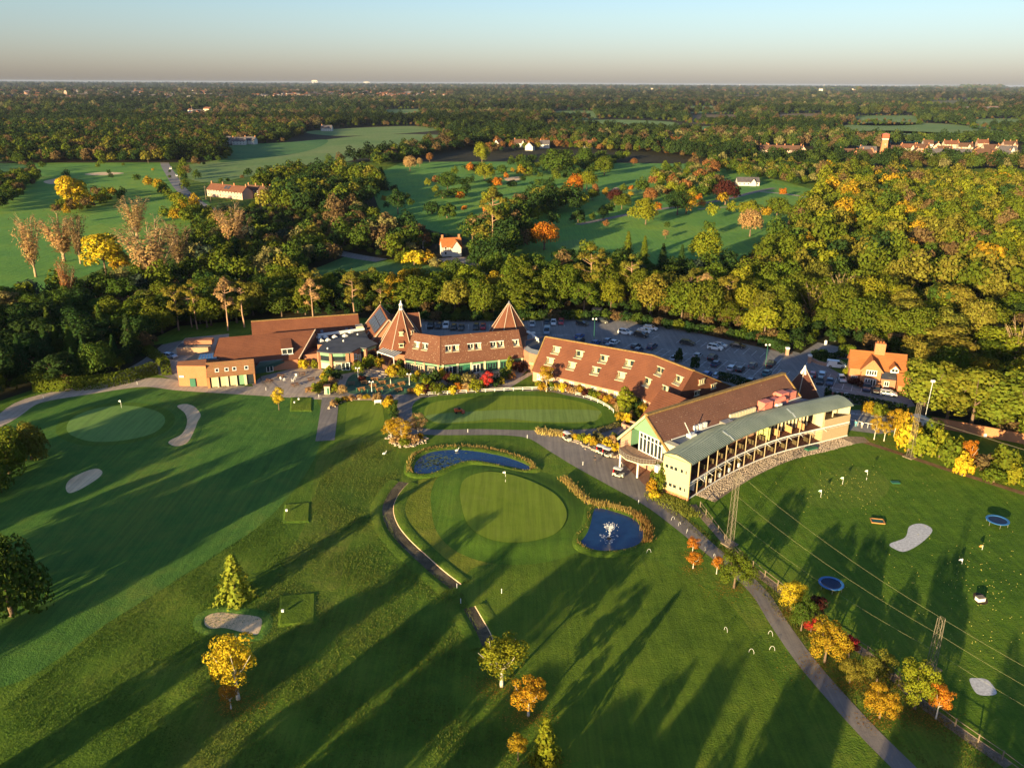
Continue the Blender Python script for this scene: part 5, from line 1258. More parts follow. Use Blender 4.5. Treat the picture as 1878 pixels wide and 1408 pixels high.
# houses of the village and the far edges of the course (built further down)
VIL = [ # px, base, azimuth, length, roof, wall, label
 (1430, 283, 100, 62, 'brown', 'pink', 'long pinkish terrace of almshouses left of the water tower', 'terrace', 6, 14), (1405, 280, 10, 18, 'brown', 'pink', 'gabled left end house of the pinkish almshouse terrace', 'house', 2, 3), (1470, 284, 10, 16, 'slate', 'pink', 'gabled right end house of the pinkish almshouse terrace', 'house', 1, 3),
 (1560, 290, 95, 34, 'brown', 'brick', 'large brown roofed hall at the left of the village', 'hall', 2, 6), (1582, 292, 75, 26, 'brown', 'brick', 'brown roofed hall just left of the water tower', 'hall', 2, 5), (1590, 284, 100, 24, 'slate', 'brick', 'slate roofed house behind the two brown halls', 'house', 1, 4),
 (1640, 282, 95, 18, 'brown', 'brick', 'brown roofed house right beside the water tower', 'house', 2, 4), (1655, 288, 20, 16, 'brown', 'cream', 'cream gabled house in front of the water tower group', 'house', 1, 3), (1664, 279, 95, 22, 'red', 'cream', 'red roofed house second right of the water tower', 'house', 2, 4), (1680, 287, 15, 18, 'brown', 'pink', 'steep gabled house in the middle of the village', 'house', 2, 3), (1690, 279, 95, 20, 'brown', 'brick', 'brown roofed house behind the steep gabled one', 'house', 2, 4), (1636, 291, 30, 14, 'slate', 'brick', 'slate gabled house nearest the wood in the village', 'house', 1, 2),
 (1712, 290, 100, 26, 'slate', 'cream', 'long slate roofed row at the front of the village', 'terrace', 3, 6), (1718, 276, 20, 14, 'red', 'cream', 'small red gabled house at the back of the village', 'house', 1, 2), (1730, 283, 95, 22, 'brown', 'pink', 'brown roofed pinkish house in the right half of the village', 'house', 2, 4), (1752, 290, 95, 40, 'slate', 'pink', 'long grey roofed terrace with white windows, front right of the village', 'terrace', 4, 9), (1742, 272, 95, 24, 'red', 'cream', 'red roofed terrace at the back right of the village', 'terrace', 3, 5), (1768, 277, 100, 22, 'brown', 'cream', 'brown roofed cream house behind the long grey terrace', 'house', 2, 4), (1790, 284, 20, 14, 'brown', 'brick', 'tall gabled house right of the long grey terrace', 'house', 2, 2), (1806, 290, 95, 28, 'brown', 'brick', 'wide brown roofed house at the right front of the village', 'house', 2, 5), (1815, 280, 95, 24, 'brown', 'cream', 'brown roofed house with cream front, right of the village', 'house', 2, 5), (1800, 270, 100, 18, 'red', 'pink', 'red roofed house at the very back of the village', 'house', 2, 3), (1845, 284, 95, 26, 'slate', 'white', 'white house with dark roof at the right end of the village', 'house', 2, 5), (1850, 273, 95, 22, 'brown', 'pink', 'brown roofed house behind the white end house', 'house', 3, 4), (1838, 292, 100, 18, 'slate', 'brick', 'low slate roofed house at the wood edge, right end of the village', 'house', 2, 3),
 (1700, 271, 100, 16, 'brown', 'white', 'white house behind the middle of the village', 'house', 1, 3), (1580, 270, 100, 14, 'slate', 'white', 'small white gabled house left behind the water tower', 'house', 1, 2),
 (416, 264, 95, 18, 'slate', 'white', 'white cottage at the left end of the far field', 'cottage', 1, 4), (440, 266, 85, 22, 'slate', 'white', 'white cottage with dark roof beside the far field', 'cottage', 1, 4), (460, 265, 100, 20, 'slate', 'white', 'long white cottage at the corner of the far field', 'cottage', 2, 4), (600, 241, 95, 24, 'slate', 'white', 'white farmhouse beyond the far field', 'farmhouse', 1, 5),
 (915, 271, 40, 14, 'brown', 'white', 'white gabled house at the head of the far fairway', 'house', 1, 2), (955, 270, 95, 22, 'brown', 'white', 'white house with long brown roof above the far fairway', 'house', 1, 4), (972, 276, 20, 11, 'brown', 'white', 'small white gabled house above the far fairway', 'house', 1, 2), (999, 272, 95, 16, 'slate', 'white', 'low white house between trees above the course ridge', 'house', 1, 3), (1078, 272, 85, 16, 'red', 'cream', 'cream house with red roof and chimney above the course', 'house', 2, 3),
 (1194, 264, 40, 10, 'slate', 'white', 'white gable showing between trees right of the red roofed house', 'house', 1, 2), (1218, 257, 80, 20, 'brown', 'brick', 'tall brown roofed house among the trees', 'house', 2, 4), (1236, 260, 100, 18, 'brown', 'brick', 'second tall brown house among the trees', 'house', 2, 3), (1252, 274, 80, 24, 'red', 'pink', 'pinkish red roofed house at the top of the course', 'house', 1, 4), (1222, 266, 30, 12, 'brown', 'white', 'small white fronted house in the tree gap', 'house', 1, 2), (1300, 250, 95, 20, 'red', 'cream', 'red roofed house in the trees right of the tall brown ones', 'house', 2, 4),
]
# ---- trees that stand apart: kind, base x, base y, top y, width, colour, label
LONE = [
 ('birch', 437, 1282, 1158, 98, 'yellow', 'large bright yellow tree standing alone below the kidney shaped bunker'),
 ('birch', 424, 1300, 1250, 34, (.40, .19, .025), 'small orange tree in front of the large bright yellow tree'),
 ('larch', 433, 1096, 1014, 94, (.24, .26, .03), 'loose yellow green conifer between the square tees and the bunker'),
 ('birch', 920, 1258, 1168, 98, 'lime', 'yellow green tree at the lower end of the ditch'),
 ('birch', 969, 1312, 1244, 62, (.44, .24, .02), 'golden orange tree just below the yellow green ditch tree'),
 ('slim', 950, 1394, 1343, 32, 'gold', 'small thin golden tree at the bottom edge of the picture'),
 ('larch', 1000, 1396, 1314, 84, 'lime', 'sparse olive conifer beside the small thin golden tree'),
 ('birch', 1270, 1014, 985, 26, 'orange', 'small orange tree on the near side of the drive, further of two'),
 ('birch', 1271, 1042, 1012, 28, 'orange', 'small orange tree on the near side of the drive, nearer of two'),
 ('birch', 1314, 1052, 1018, 24, 'orange', 'small orange tree touching the round green tree by the drive'),
 ('oak', 1346, 1078, 1014, 68, 'olive', 'round olive green tree on the edge of the drive near the first mast'),
 ('oak', 1450, 1118, 1066, 48, 'yellow', 'round yellow tree beside the range fence above the maroon bush'),
 ('oak', 1469, 1156, 1096, 46, 'green', 'mid green tree with pale trunk beside the maroon bush'),
 ('slim', 1494, 1132, 1088, 34, 'maroon', 'dark maroon tree against the range fence'),
 ('slim', 1487, 1158, 1128, 28, 'red', 'small red tree between the green tree and the big golden tree'),
 ('oak', 1512, 1214, 1140, 72, 'gold', 'big golden tree beside the drive, between two red trees'),
 ('slim', 1556, 1206, 1162, 28, 'red', 'small red tree on the right of the big golden tree'),
 ('oak', 1558, 1252, 1206, 46, 'pinegold', 'small golden green tree below the big golden tree'),
 ('oak', 1608, 1250, 1196, 56, 'pinegold', 'wide golden green tree beside the fence before the second mast'),
 ('oak', 1613, 1316, 1256, 56, 'gold', 'sparse golden brown tree nearest the drive'),
 ('oak', 1677, 1300, 1212, 76, 'lime', 'large yellow green tree by the fence at the foot of the second mast'),
 ('birch', 1716, 1318, 1248, 48, 'orange', 'orange tree close beside the large yellow green fence tree'),
 ('slim', 512, 752, 706, 20, 'yellow', 'slim yellow tree on the grass by the upper tee'),
 ('birch', 718, 812, 766, 34, 'gold', 'left golden tree of the pair on the rock bed', ),
 ('birch', 738, 814, 768, 36, 'gold', 'right golden tree of the pair on the rock bed'),
 ('birch', 767, 802, 758, 36, 'tan', 'tan orange tree on the rock bed beside the drive'),
 ('slim', 893, 716, 678, 20, 'red', 'bright red tree in the restaurant flower beds'),
 ('birch', 1002, 718, 668, 26, 'gold', 'golden tree in front of the hotel wing'),
 ('tall', 1146, 762, 706, 34, 'lime', 'tall yellow green tree at the corner of the hotel and putting green'),
 ('birch', 1603, 806, 760, 22, 'gold', 'golden birch with white trunk nearest the range building'),
 ('birch', 1621, 809, 768, 22, 'gold', 'second golden birch from the range building'),
 ('birch', 1640, 800, 748, 34, 'gold', 'tall golden birch behind the two small birches'),
 ('birch', 1772, 862, 802, 26, 'orange', 'orange topped birch at the far end of the range hedge'),
 # middle distance
 ('tall', 130, 384, 312, 50, 'yellow', 'tall bright yellow tree on the left fairway'), ('tall', 152, 382, 326, 34, 'yellow', 'shorter bright yellow tree behind the tall yellow one on the left fairway'),
 ('poplar', 66, 508, 404, 60, 'tan', 'leaning bare tan poplar furthest left'), ('poplar', 118, 480, 398, 72, 'tan', 'bare tan poplar with spreading fan of branches'), ('poplar', 148, 484, 402, 42, 'brown', 'thin brownish bare poplar beside the spreading tan one'),
 ('tall', 196, 512, 414, 76, 'yellow', 'large yellow poplar in the left belt'), ('tall', 222, 510, 450, 40, 'gold', 'golden lower tree on the right of the large yellow poplar'),
 ('poplar', 252, 440, 366, 54, 'tan', 'bare tan poplar with orange tint standing on the far fairway edge'),
 ('poplar', 286, 530, 412, 104, 'tan', 'broad bare tan poplar, biggest of the left belt'), ('poplar', 330, 500, 410, 60, 'brown', 'brown bare poplar close to the broad one'),
 ('poplar', 434, 470, 382, 66, 'tan', 'pale bare poplar before the country road'), ('poplar', 128, 560, 480, 34, 'rust', 'narrow rust poplar above the dark left wood'),
 ('dome', 752, 314, 286, 24, 'tan', 'small pale brown dome tree alone on the far fairway'), ('dome', 770, 306, 289, 12, 'tan', 'tiny pale tree beside the brown dome tree'), ('dome', 788, 298, 280, 14, 'rust', 'tiny rust tree by the hedge of the far fairway'),
 ('oak', 821, 352, 316, 36, 'green', 'mid green round tree on the far fairway above a shrub'), ('oak', 730, 393, 345, 38, 'dark', 'dark green egg shaped tree alone on the far fairway'), ('conifer', 700, 348, 306, 44, 'dark', 'dark cedar at the edge of the far wood'),
 ('oak', 884, 298, 261, 28, 'lime', 'yellow green tree near the white house, far fairway'), ('oak', 889, 331, 298, 34, 'lime', 'yellow green tree above bare earth on the far course'),
 ('dome', 1054, 366, 320, 38, 'orange', 'vivid orange tree in the middle of the far course'), ('dome', 1076, 350, 314, 40, 'lime', 'yellow green tree behind the vivid orange tree'),
 ('oak', 1024, 322, 274, 52, 'green', 'large mid green tree on the far course ridge'), ('oak', 1108, 322, 286, 38, 'olive', 'olive tree with pale trunk on the far course'), ('oak', 1072, 306, 270, 34, 'green', 'mid green tree behind the olive tree, far course'),
 ('oak', 1184, 412, 364, 44, 'lime', 'yellow green round tree with lit trunk on the near slope of the course'), ('oak', 1242, 394, 350, 40, 'dark', 'dark green tree with golden edge beside the course path'), ('oak', 1258, 392, 352, 34, 'gold', 'golden tree behind the dark green path tree'),
 ('dome', 1330, 376, 330, 46, 'maroon', 'large dark maroon beech before the white clubhouse pavilion'), ('dome', 1375, 434, 384, 50, 'tan', 'pale brown bare dome tree on the right of the course'), ('dome', 998, 458, 408, 60, 'orange', 'round orange brown tree above a circle of fallen leaves'),
 ('oak', 1292, 490, 420, 62, 'lime', 'bright yellow green tree standing above the wood edge'), ('slim', 1220, 438, 420, 14, 'tan', 'tiny tan sapling alone on the fairway'),
 ('conifer', 1150, 484, 424, 36, 'olive', 'lit pointed conifer at the wood edge, left of a pair'), ('conifer', 1180, 490, 432, 34, 'olive', 'lit pointed conifer at the wood edge, right of a pair'), ('conifer', 1214, 498, 446, 36, 'dark', 'dark conifer right of the two lit conifers'), ('conifer', 1248, 500, 448, 34, 'dark', 'dark conifer below the bright yellow green tree'),
 ('pine', 902, 460, 346, 60, 'pinegold', 'tallest golden pine standing between the cottage and the course'), ('pine', 866, 450, 400, 24, 'tan', 'bare stemmed tan pine left of the tallest golden pine'), ('conifer', 928, 456, 362, 36, 'olive', 'olive conifer against the tallest golden pine'),
 ('oak', 1372, 400, 366, 44, 'lime', 'low round yellow green tree beside the maroon beech, left of two'), ('oak', 1424, 400, 362, 50, 'olive', 'round olive tree on the fairway edge before the right wood'),
 ('slim', 1110, 366, 342, 12, 'gold', 'small golden sapling on the far course bank'), ('slim', 1156, 362, 350, 10, 'yellow', 'tiny yellow sapling near the far bunker'), ('oak', 1086, 368, 346, 20, 'olive', 'small olive tree right of the vivid orange tree'),
 ('dome', 1128, 376, 346, 30, 'maroon', 'maroon tree left of the path on the course'), ('oak', 1140, 384, 356, 34, 'olive', 'olive tree in front of the maroon path tree'), ('dome', 1192, 376, 344, 30, 'rust', 'rust tree behind the yellow green slope tree'), ('dome', 1162, 304, 290, 14, 'rust', 'tiny rust tree at the top of the far course'),
 ('oak', 1106, 402, 376, 20, 'dark', 'small dark tree beside the course path'), ('birch', 776, 456, 424, 28, 'rust', 'rust tree on the left of the white cottage'), ('oak', 800, 456, 426, 20, 'dark', 'dark green tree tight on the left of the white cottage'),
 ('bushtree', 22, 1128, 988, 150, 'green', 'big dark clipped evergreen at the left edge of the course'), ('bushtree', -40, 1090, 950, 120, 'green', 'second dark evergreen cut by the left picture edge'),
 ('bushtree', 18, 868, 792, 80, 'olive', 'wide olive bush tree at the left edge, nearer'), ('bushtree', 58, 842, 778, 72, 'pinegold', 'golden green bush tree at the left edge, further in'), ('bushtree', -15, 910, 830, 84, 'green', 'mid green bush cut by the left edge'),
 ('tall', 575, 600, 516, 36, 'pinegold', 'x'), ]
PINES = [(328, 606, 524, 46), (352, 600, 528, 40), (362, 604, 516, 40), (418, 606, 512, 44), (448, 600, 516, 48), (574, 590, 514, 42), (650, 588, 498, 44), (1082, 556, 454, 60), (1098, 552, 458, 40), (1156, 558, 470, 46), (1262, 568, 498, 44), (1290, 570, 502, 40), (1330, 590, 506, 44), (700, 582, 520, 40)]
PL = ['ivy clad golden pine furthest left above the gravel yard', 'golden pine second from the left above the yard', 'golden pine third from the left above the yard', 'flat topped golden pine above the left barns', 'spreading golden pine above the rear barn roof', 'lone pine with tall bare trunk behind the rear barn', 'tall golden pine left of the gabled hall', 'tall pine with twin pale trunks above the car park', 'pine right against the twin trunked pine', 'flat topped pine with pale trunk above the car park', 'golden pine behind the car park trees, left of two', 'golden pine behind the car park trees, right of two', 'golden pine furthest right behind the car park', 'short golden pine right of the gabled hall']
LONE.pop()
for a in LONE:
    k, px, b, t, wpx, col, lab = a
    if k == 'oak' and b > 700: k = 'fineoak'
    nm = {'pine': 'pine_tree', 'conifer': 'conifer_tree', 'birch': 'birch_tree', 'poplar': 'poplar_tree', 'slim': 'young_tree'}.get(k, 'broadleaf_tree')
    tree_px(k, px, b, t, col, wpx=wpx, name=nm, label=lab, cat='tree', var=.06)
for (px, b, t, wpx), lab in zip(PINES, PL):
    tree_px('pine', px, b, t, 'pinegold' if random.random() < .7 else 'tan', wpx=wpx, name='pine_tree', label=lab, cat='tree')

# ---- woods: many trees filled over their ground outlines, the nearest ones each a thing of its own
def poisson(P, sp, seed=0):
    r = np.random.default_rng(seed); xs = [p[0] for p in P]; ys = [p[1] for p in P]
    X, Y = np.meshgrid(np.arange(min(xs), max(xs), sp), np.arange(min(ys), max(ys), sp * .87))
    X = X + (np.arange(X.shape[0]) % 2)[:, None] * sp * .5
    X = (X + r.uniform(-.36, .36, X.shape) * sp).ravel(); Y = (Y + r.uniform(-.36, .36, Y.shape) * sp).ravel()
    k = inside_np(P, X, Y); return np.stack([X[k], Y[k]], 1)
WOODS = [ # place words, base outline in the photo, spacing, height range, kinds, colours
 ('behind the car park', [(950, 586), (1034, 572), (1110, 574), (1200, 586), (1300, 606), (1390, 628), (1452, 640), (1468, 620), (1440, 560), (1340, 540), (1180, 540), (1060, 530), (940, 540)], 8.5, (8, 15), ['oak'] * 4 + ['tall'], ['olive'] * 5 + ['lime'] * 3 + ['gold', 'pinegold', 'green']),
 ('behind the restaurant', [(700, 572), (790, 580), (950, 584), (940, 544), (860, 536), (700, 540)], 8, (10, 13), ['oak'] * 3 + ['tall'], ['olive'] * 4 + ['lime', 'lime', 'gold', 'pinegold', 'green']),
 ('behind the barns', [(470, 586), (560, 578), (660, 570), (700, 572), (700, 538), (540, 536), (430, 560), (400, 590)], 8, (9, 13), ['oak'] * 3 + ['tall'], ['dark'] * 2 + ['green'] * 3 + ['olive'] * 5 + ['pinegold']),
 ('beyond the car park pines', [(880, 505), (1060, 480), (1200, 500), (1340, 500), (1360, 535), (1180, 538), (1060, 528), (900, 536)], 8.5, (6, 10), ['oak', 'tall', 'shrub'], ['dark'] * 4 + ['green'] * 3 + ['olive', 'brown', 'blue']),
 ('around the left yard', [(255, 640), (330, 610), (420, 604), (470, 588), (430, 560), (330, 560), (240, 580), (180, 620)], 8, (8, 12), ['oak', 'oak', 'tall'], ['dark'] * 3 + ['green'] * 3 + ['olive'] * 3),
 ('above the left gravel path', [(-60, 735), (60, 712), (150, 706), (205, 680), (250, 650), (190, 620), (100, 600), (-60, 620)], 8, (8, 13), ['oak', 'tall', 'conifer'], ['dark'] * 5 + ['green'] * 2),
 ('below the bare poplars', [(-60, 615), (100, 598), (240, 580), (330, 556), (420, 560), (420, 520), (300, 520), (160, 540), (-60, 580)], 8.5, (5, 11), ['oak', 'tall', 'shrub'], ['dark'] * 3 + ['green'] * 3 + ['olive', 'olive', 'brown', 'pale', 'blue']),
 ('beside the small meadow', [(420, 556), (500, 535), (545, 520), (640, 470), (590, 452), (500, 430), (420, 410), (350, 440), (340, 510)], 9, (6, 11), ['oak', 'oak', 'tall', 'conifer'], ['dark'] * 3 + ['green'] * 3 + ['olive', 'olive', 'olive', 'pale', 'blue', 'brown', 'pinegold']),
 ('along the cottage lane', [(650, 470), (780, 486), (870, 500), (880, 486), (800, 474), (780, 448), (700, 420), (640, 395), (600, 400), (600, 448)], 9, (6, 12), ['oak', 'tall', 'dome'], ['brown'] * 3 + ['pale', 'dark', 'dark', 'green', 'olive']),
 ('on the terrace knoll', [(470, 350), (540, 328), (620, 322), (690, 336), (690, 372), (640, 395), (560, 400), (480, 390)], 10, (9, 15), ['oak', 'oak', 'tall'], ['dark'] * 4 + ['olive'] * 4 + ['pinegold']),
 ('in the hedge left of the road', [(300, 410), (345, 420), (400, 440), (470, 430), (420, 405), (370, 385), (330, 372), (290, 345), (282, 352), (330, 395)], 9, (5, 9), ['oak', 'shrub'], ['lime', 'olive', 'olive', 'gold', 'green']),
 ('round the yellow fairway trees', [(80, 392), (130, 398), (200, 378), (215, 355), (180, 352), (110, 385)], 8, (4, 7), ['oak', 'shrub'], ['olive', 'green', 'brown', 'gold']),
 ('on the left edge of the far fairway', [(-40, 400), (20, 380), (70, 335), (75, 322), (30, 330), (-60, 350)], 9, (6, 10), ['oak'], ['olive', 'dark', 'green', 'brown']),
 ('in the far field hedge', [(690, 310), (760, 295), (830, 278), (905, 268), (905, 262), (820, 270), (740, 284), (680, 300)], 9, (8, 12), ['oak'], ['dark', 'dark', 'brown', 'olive']),
 ('left of the tall golden pine', [(880, 505), (960, 478), (985, 470), (960, 420), (1000, 400), (1060, 392), (1060, 372), (1000, 362), (960, 378), (930, 400), (860, 440), (850, 470)], 9.5, (8, 14), ['oak', 'tall', 'pine', 'conifer'], ['dark'] * 4 + ['green', 'olive', 'brown', 'pinegold']),
 ('on the ridge of the far course', [(930, 306), (960, 322), (1010, 338), (1060, 334), (1150, 300), (1150, 290), (1080, 292), (1010, 300), (960, 292)], 15, (6, 10), ['oak', 'shrub'], ['green', 'olive', 'dark', 'green']),
 ('left of the maroon beech', [(1170, 360), (1230, 376), (1300, 372), (1320, 345), (1310, 310), (1240, 310), (1190, 330)], 14, (6, 11), ['oak', 'dome', 'poplar'], ['olive', 'green', 'rust', 'pale', 'olive', 'green', 'lime', 'brown']),
 ('beyond the right of the course', [(1310, 312), (1400, 340), (1490, 345), (1520, 330), (1500, 312), (1400, 306), (1300, 300)], 11, (7, 11), ['oak', 'tall', 'conifer'], ['olive', 'green', 'olive', 'brown', 'dark', 'pale', 'green', 'pinegold']),
 ('in the right hand wood', [(1450, 560), (1500, 610), (1560, 620), (1640, 660), (1690, 700), (1878, 740), (2050, 760), (2250, 560), (2100, 400), (1900, 336), (1700, 334), (1600, 326), (1510, 312), (1496, 372), (1462, 410), (1400, 470), (1370, 520), (1350, 545)], 10, (6, 14), ['oak'] * 6 + ['tall'] * 2 + ['bare_oak'], ['olive'] * 7 + ['pinegold'] * 4 + ['lime'] * 2 + ['gold', 'green', 'green', 'brown', 'dark']),
 ('below the houses above the course', [(890, 284), (930, 278), (1010, 274), (1200, 282), (1330, 300), (1385, 298), (1385, 264), (1200, 258), (1010, 252), (900, 256)], 11, (6, 11), ['oak', 'tall', 'dome'], ['green', 'dark', 'olive', 'brown', 'rust', 'pinegold']),
 ('scattered over the far course', [(690, 400), (720, 345), (900, 300), (1010, 345), (1300, 330), (1450, 365), (1400, 430), (1180, 440), (950, 420)], 34, (4, 9), ['oak', 'oak', 'dome', 'slim', 'conifer'], ['olive', 'lime', 'green', 'dark', 'gold', 'rust', 'orange']),
 ('scattered over the left fairways', [(0, 520), (60, 380), (110, 310), (300, 300), (370, 380), (200, 440)], 42, (3, 8), ['oak', 'shrub', 'slim'], ['olive', 'green', 'dark', 'gold']),
 ('in the belt before the village', [(-200, 268), (60, 300), (300, 300), (420, 268), (560, 252), (560, 232), (300, 232), (-200, 236)], 11, (9, 15), ['oak'], ['olive', 'green', 'dark', 'dark', 'brown', 'pinegold']),
]
allp = []
for i, (pl, px, sp, hr, kinds, cols) in enumerate(WOODS):
    P = world_poly(px); r = np.random.default_rng(50 + i)
    for x, y in poisson(P, sp, i):
        u_ = r.uniform(0, 1); allp.append((x, y, r.uniform(*hr), kinds[int(r.integers(len(kinds)))], cols[int(r.integers(len(cols)))], i, sp))
HOUSE_AT = np.array([G(v[0], v[1]) for v in VIL])
PG = (.165, .185, .022)
# dark pines in a row on the right, the broad evergreen above the lodge
for i, (x, y, t, w_, c) in enumerate([(1690, 770, 650, 98, PG), (1735, 776, 655, 98, PG), (1780, 784, 662, 98, PG), (1830, 795, 672, 102, PG), (1885, 806, 686, 102, PG), (1940, 818, 700, 102, PG)]):
    tree_px('tall', x, y, t, c, wpx=w_, name='pine_tree', label='broad olive pine in the dense row behind the brick wall, number %s from the lodge' % ['one', 'two', 'three', 'four', 'five', 'six'][i], cat='tree', group='row of pines behind the brick wall')
NOTREE = [world_poly(p) for p in ([(1385, 304), (1490, 304), (1490, 276), (1385, 276)], [(1540, 316), (1880, 326), (1880, 284), (1540, 284)], [(1340, 352), (1396, 352), (1396, 336), (1340, 336)], [(560, 528), (640, 520), (640, 480), (560, 500)])]
def clear(x, y):
    for P in NOTREE:
        if inside(P, x, y): return False
    for (cx_, cy_, rr) in KEEP:
        if (x - cx_) ** 2 + (y - cy_) ** 2 < rr * rr: return False
    return True
KEEP = [(*G(825, 470), 17), (*G(806, 478), 10), (*G(830, 486), 10), (*G(420, 366), 26), (*G(450, 372), 20), (*G(1370, 340), 22), (*G(1600, 690), 14), (*G(1640, 690), 10), (*G(1622, 285), 14), (*G(-10, 0), 1), (*G(180, 663), 6), (-92, 229, 6), (97, 207, 10), (103, 205, 9)]
seen = lambda x, y: -60 < PX(x, y, 6)[0] < 1938
allp = [a for a in allp if clear(a[0], a[1]) and np.hypot(HOUSE_AT[:, 0] - a[0], HOUSE_AT[:, 1] - 6 - a[1]).min() > 15]
ind = sorted([a for a in allp if seen(a[0], a[1])], key=lambda a: a[0] ** 2 + a[1] ** 2)
near = ind[:300]; nearset = set(id(a) for a in near); rest = [a for a in allp if id(a) not in nearset]
KW = {'oak': 'spreading', 'tall': 'upright', 'shrub': 'low bushy', 'pine': 'bare stemmed', 'conifer': 'pointed', 'dome': 'domed', 'bare_oak': 'gnarled bare branched', 'poplar': 'bare upswept'}
TENS = ['twenty', 'thirty', 'forty', 'fifty', 'sixty', 'seventy', 'eighty']
ORD = ['first', 'second', 'third', 'fourth', 'fifth', 'sixth', 'seventh', 'eighth', 'ninth', 'tenth', 'eleventh', 'twelfth', 'thirteenth', 'fourteenth', 'fifteenth', 'sixteenth', 'seventeenth', 'eighteenth', 'nineteenth', 'twentieth']
ORD += ['%s %s' % (TENS[k // 10], ORD[k % 10 - 1]) if k % 10 else TENS[k // 10][:-1] + 'ieth' for k in range(1, 70)]
grp = {}
for a in near: grp.setdefault((KW[a[3]], a[4], a[5]), []).append(a)
for (kw, col, wi), L in grp.items():
    L.sort(key=lambda a: PX(a[0], a[1], 6)[0])
    for j, a in enumerate(L):
        base_ = '%s %s tree %s' % (kw, WORD[col], WOODS[wi][0])
        lab = base_ if len(L) == 1 else '%s, %s from the left' % (base_, ORD[j])
        nm = {'pine': 'pine_tree', 'conifer': 'conifer_tree', 'shrub': 'wild_shrub'}.get(a[3], 'broadleaf_tree')
        plant_tree(a[3], a[0], a[1], a[2] if a[3] != 'shrub' else a[2] * .5, a[4], name=nm, label=lab, cat='tree' if a[3] != 'shrub' else 'shrub', group='trees ' + WOODS[wi][0], rad=min(a[6] * random.uniform(.52, .72), a[2] * .62) if a[3] not in ('pine', 'conifer', 'poplar') else None)

# ---- far woods: one mass of instanced trees
def low_proto(kind, seed, H, Rw, n, nl, size):
    before = len(PROTO.get(kind, [])); broad(kind, n, nl, size, H=H, Rw=Rw, seed=seed, base=.1, mat=M_leafi, lob=(.34, .5)); return PROTO[kind][-1][0]
far_col = bpy.data.collections.new('far_tree_shapes')
for k in range(6):
    me = low_proto('far', 500 + k, 12 + (k % 3) * 1.5, 5.6, 12, 520, 1.25)
    far_col.objects.link(bpy.data.objects.new('far_tree_shape_%d' % k, me))
def scatter(name, pts, label=None):
    """pts: x, y, scale, r, g, b -> one object that instances the tree shapes on its points."""
    A = np.array(pts, dtype=np.float32); n = len(A)
    me = bpy.data.meshes.new(name); me.vertices.add(n)
    co = np.zeros((n, 3), np.float32); co[:, :2] = A[:, :2]; me.vertices.foreach_set('co', co.ravel())
    a = me.attributes.new('size', 'FLOAT', 'POINT'); a.data.foreach_set('value', A[:, 2].copy())
    a = me.attributes.new('tint', 'FLOAT_COLOR', 'POINT'); c = np.ones((n, 4), np.float32); c[:, :3] = A[:, 3:6]; a.data.foreach_set('color', c.ravel())
    o = link(name, me, kind='stuff')
    g = bpy.data.node_groups.new(name, 'GeometryNodeTree')
    g.interface.new_socket('Geometry', in_out='INPUT', socket_type='NodeSocketGeometry'); g.interface.new_socket('Geometry', in_out='OUTPUT', socket_type='NodeSocketGeometry')
    N = g.nodes; i_ = N.new('NodeGroupInput'); o_ = N.new('NodeGroupOutput'); ip = N.new('GeometryNodeInstanceOnPoints'); ci = N.new('GeometryNodeCollectionInfo')
    ci.inputs['Collection'].default_value = far_col; ci.inputs['Separate Children'].default_value = True; ci.inputs['Reset Children'].default_value = True
    ip.inputs['Pick Instance'].default_value = True
    na = N.new('GeometryNodeInputNamedAttribute'); na.data_type = 'FLOAT'; na.inputs['Name'].default_value = 'size'
    rv = N.new('FunctionNodeRandomValue'); rv.data_type = 'FLOAT_VECTOR'; rv.inputs[0].default_value = (0, 0, 0); rv.inputs[1].default_value = (0, 0, 6.28)
    ri = N.new('FunctionNodeRandomValue'); ri.data_type = 'INT'; ri.inputs[4].default_value = 0; ri.inputs[5].default_value = 5
    L = g.links.new
    L(i_.outputs[0], ip.inputs['Points']); L(ci.outputs[0], ip.inputs['Instance']); L(na.outputs[0], ip.inputs['Scale']); L(rv.outputs[0], ip.inputs['Rotation'])
    L([s for s in ri.outputs if s.enabled][0], ip.inputs['Instance Index']); L(ip.outputs[0], o_.inputs[0])
    md = o.modifiers.new('scatter', 'NODES'); md.node_group = g
    return o
fp = []
for a in rest:
    b = TC[a[4]]; k = random.uniform(.85, 1.15); fp.append((a[0], a[1], a[2] / 12.5, b[0] * k, b[1] * k, b[2] * k))
scatter('mixed_wood', fp)
r = np.random.default_rng(77); up = []
for P, sp in ((W_back, 4.6), (W_left, 4.6), ([(330, 500), (360, 440), (480, 370), (600, 318), (700, 400), (880, 470), (800, 485), (640, 468), (560, 500)], 6)):
    for x, y in poisson(world_poly(P), sp, 9):
        if y < 520 and clear(x, y): b = TC[('dark', 'green', 'dark', 'brown', 'olive')[int(r.integers(5))]]; q = r.uniform(.7, 1.1); up.append((x, y, r.uniform(.2, .42), b[0] * q, b[1] * q, b[2] * q))
scatter('undergrowth', up)
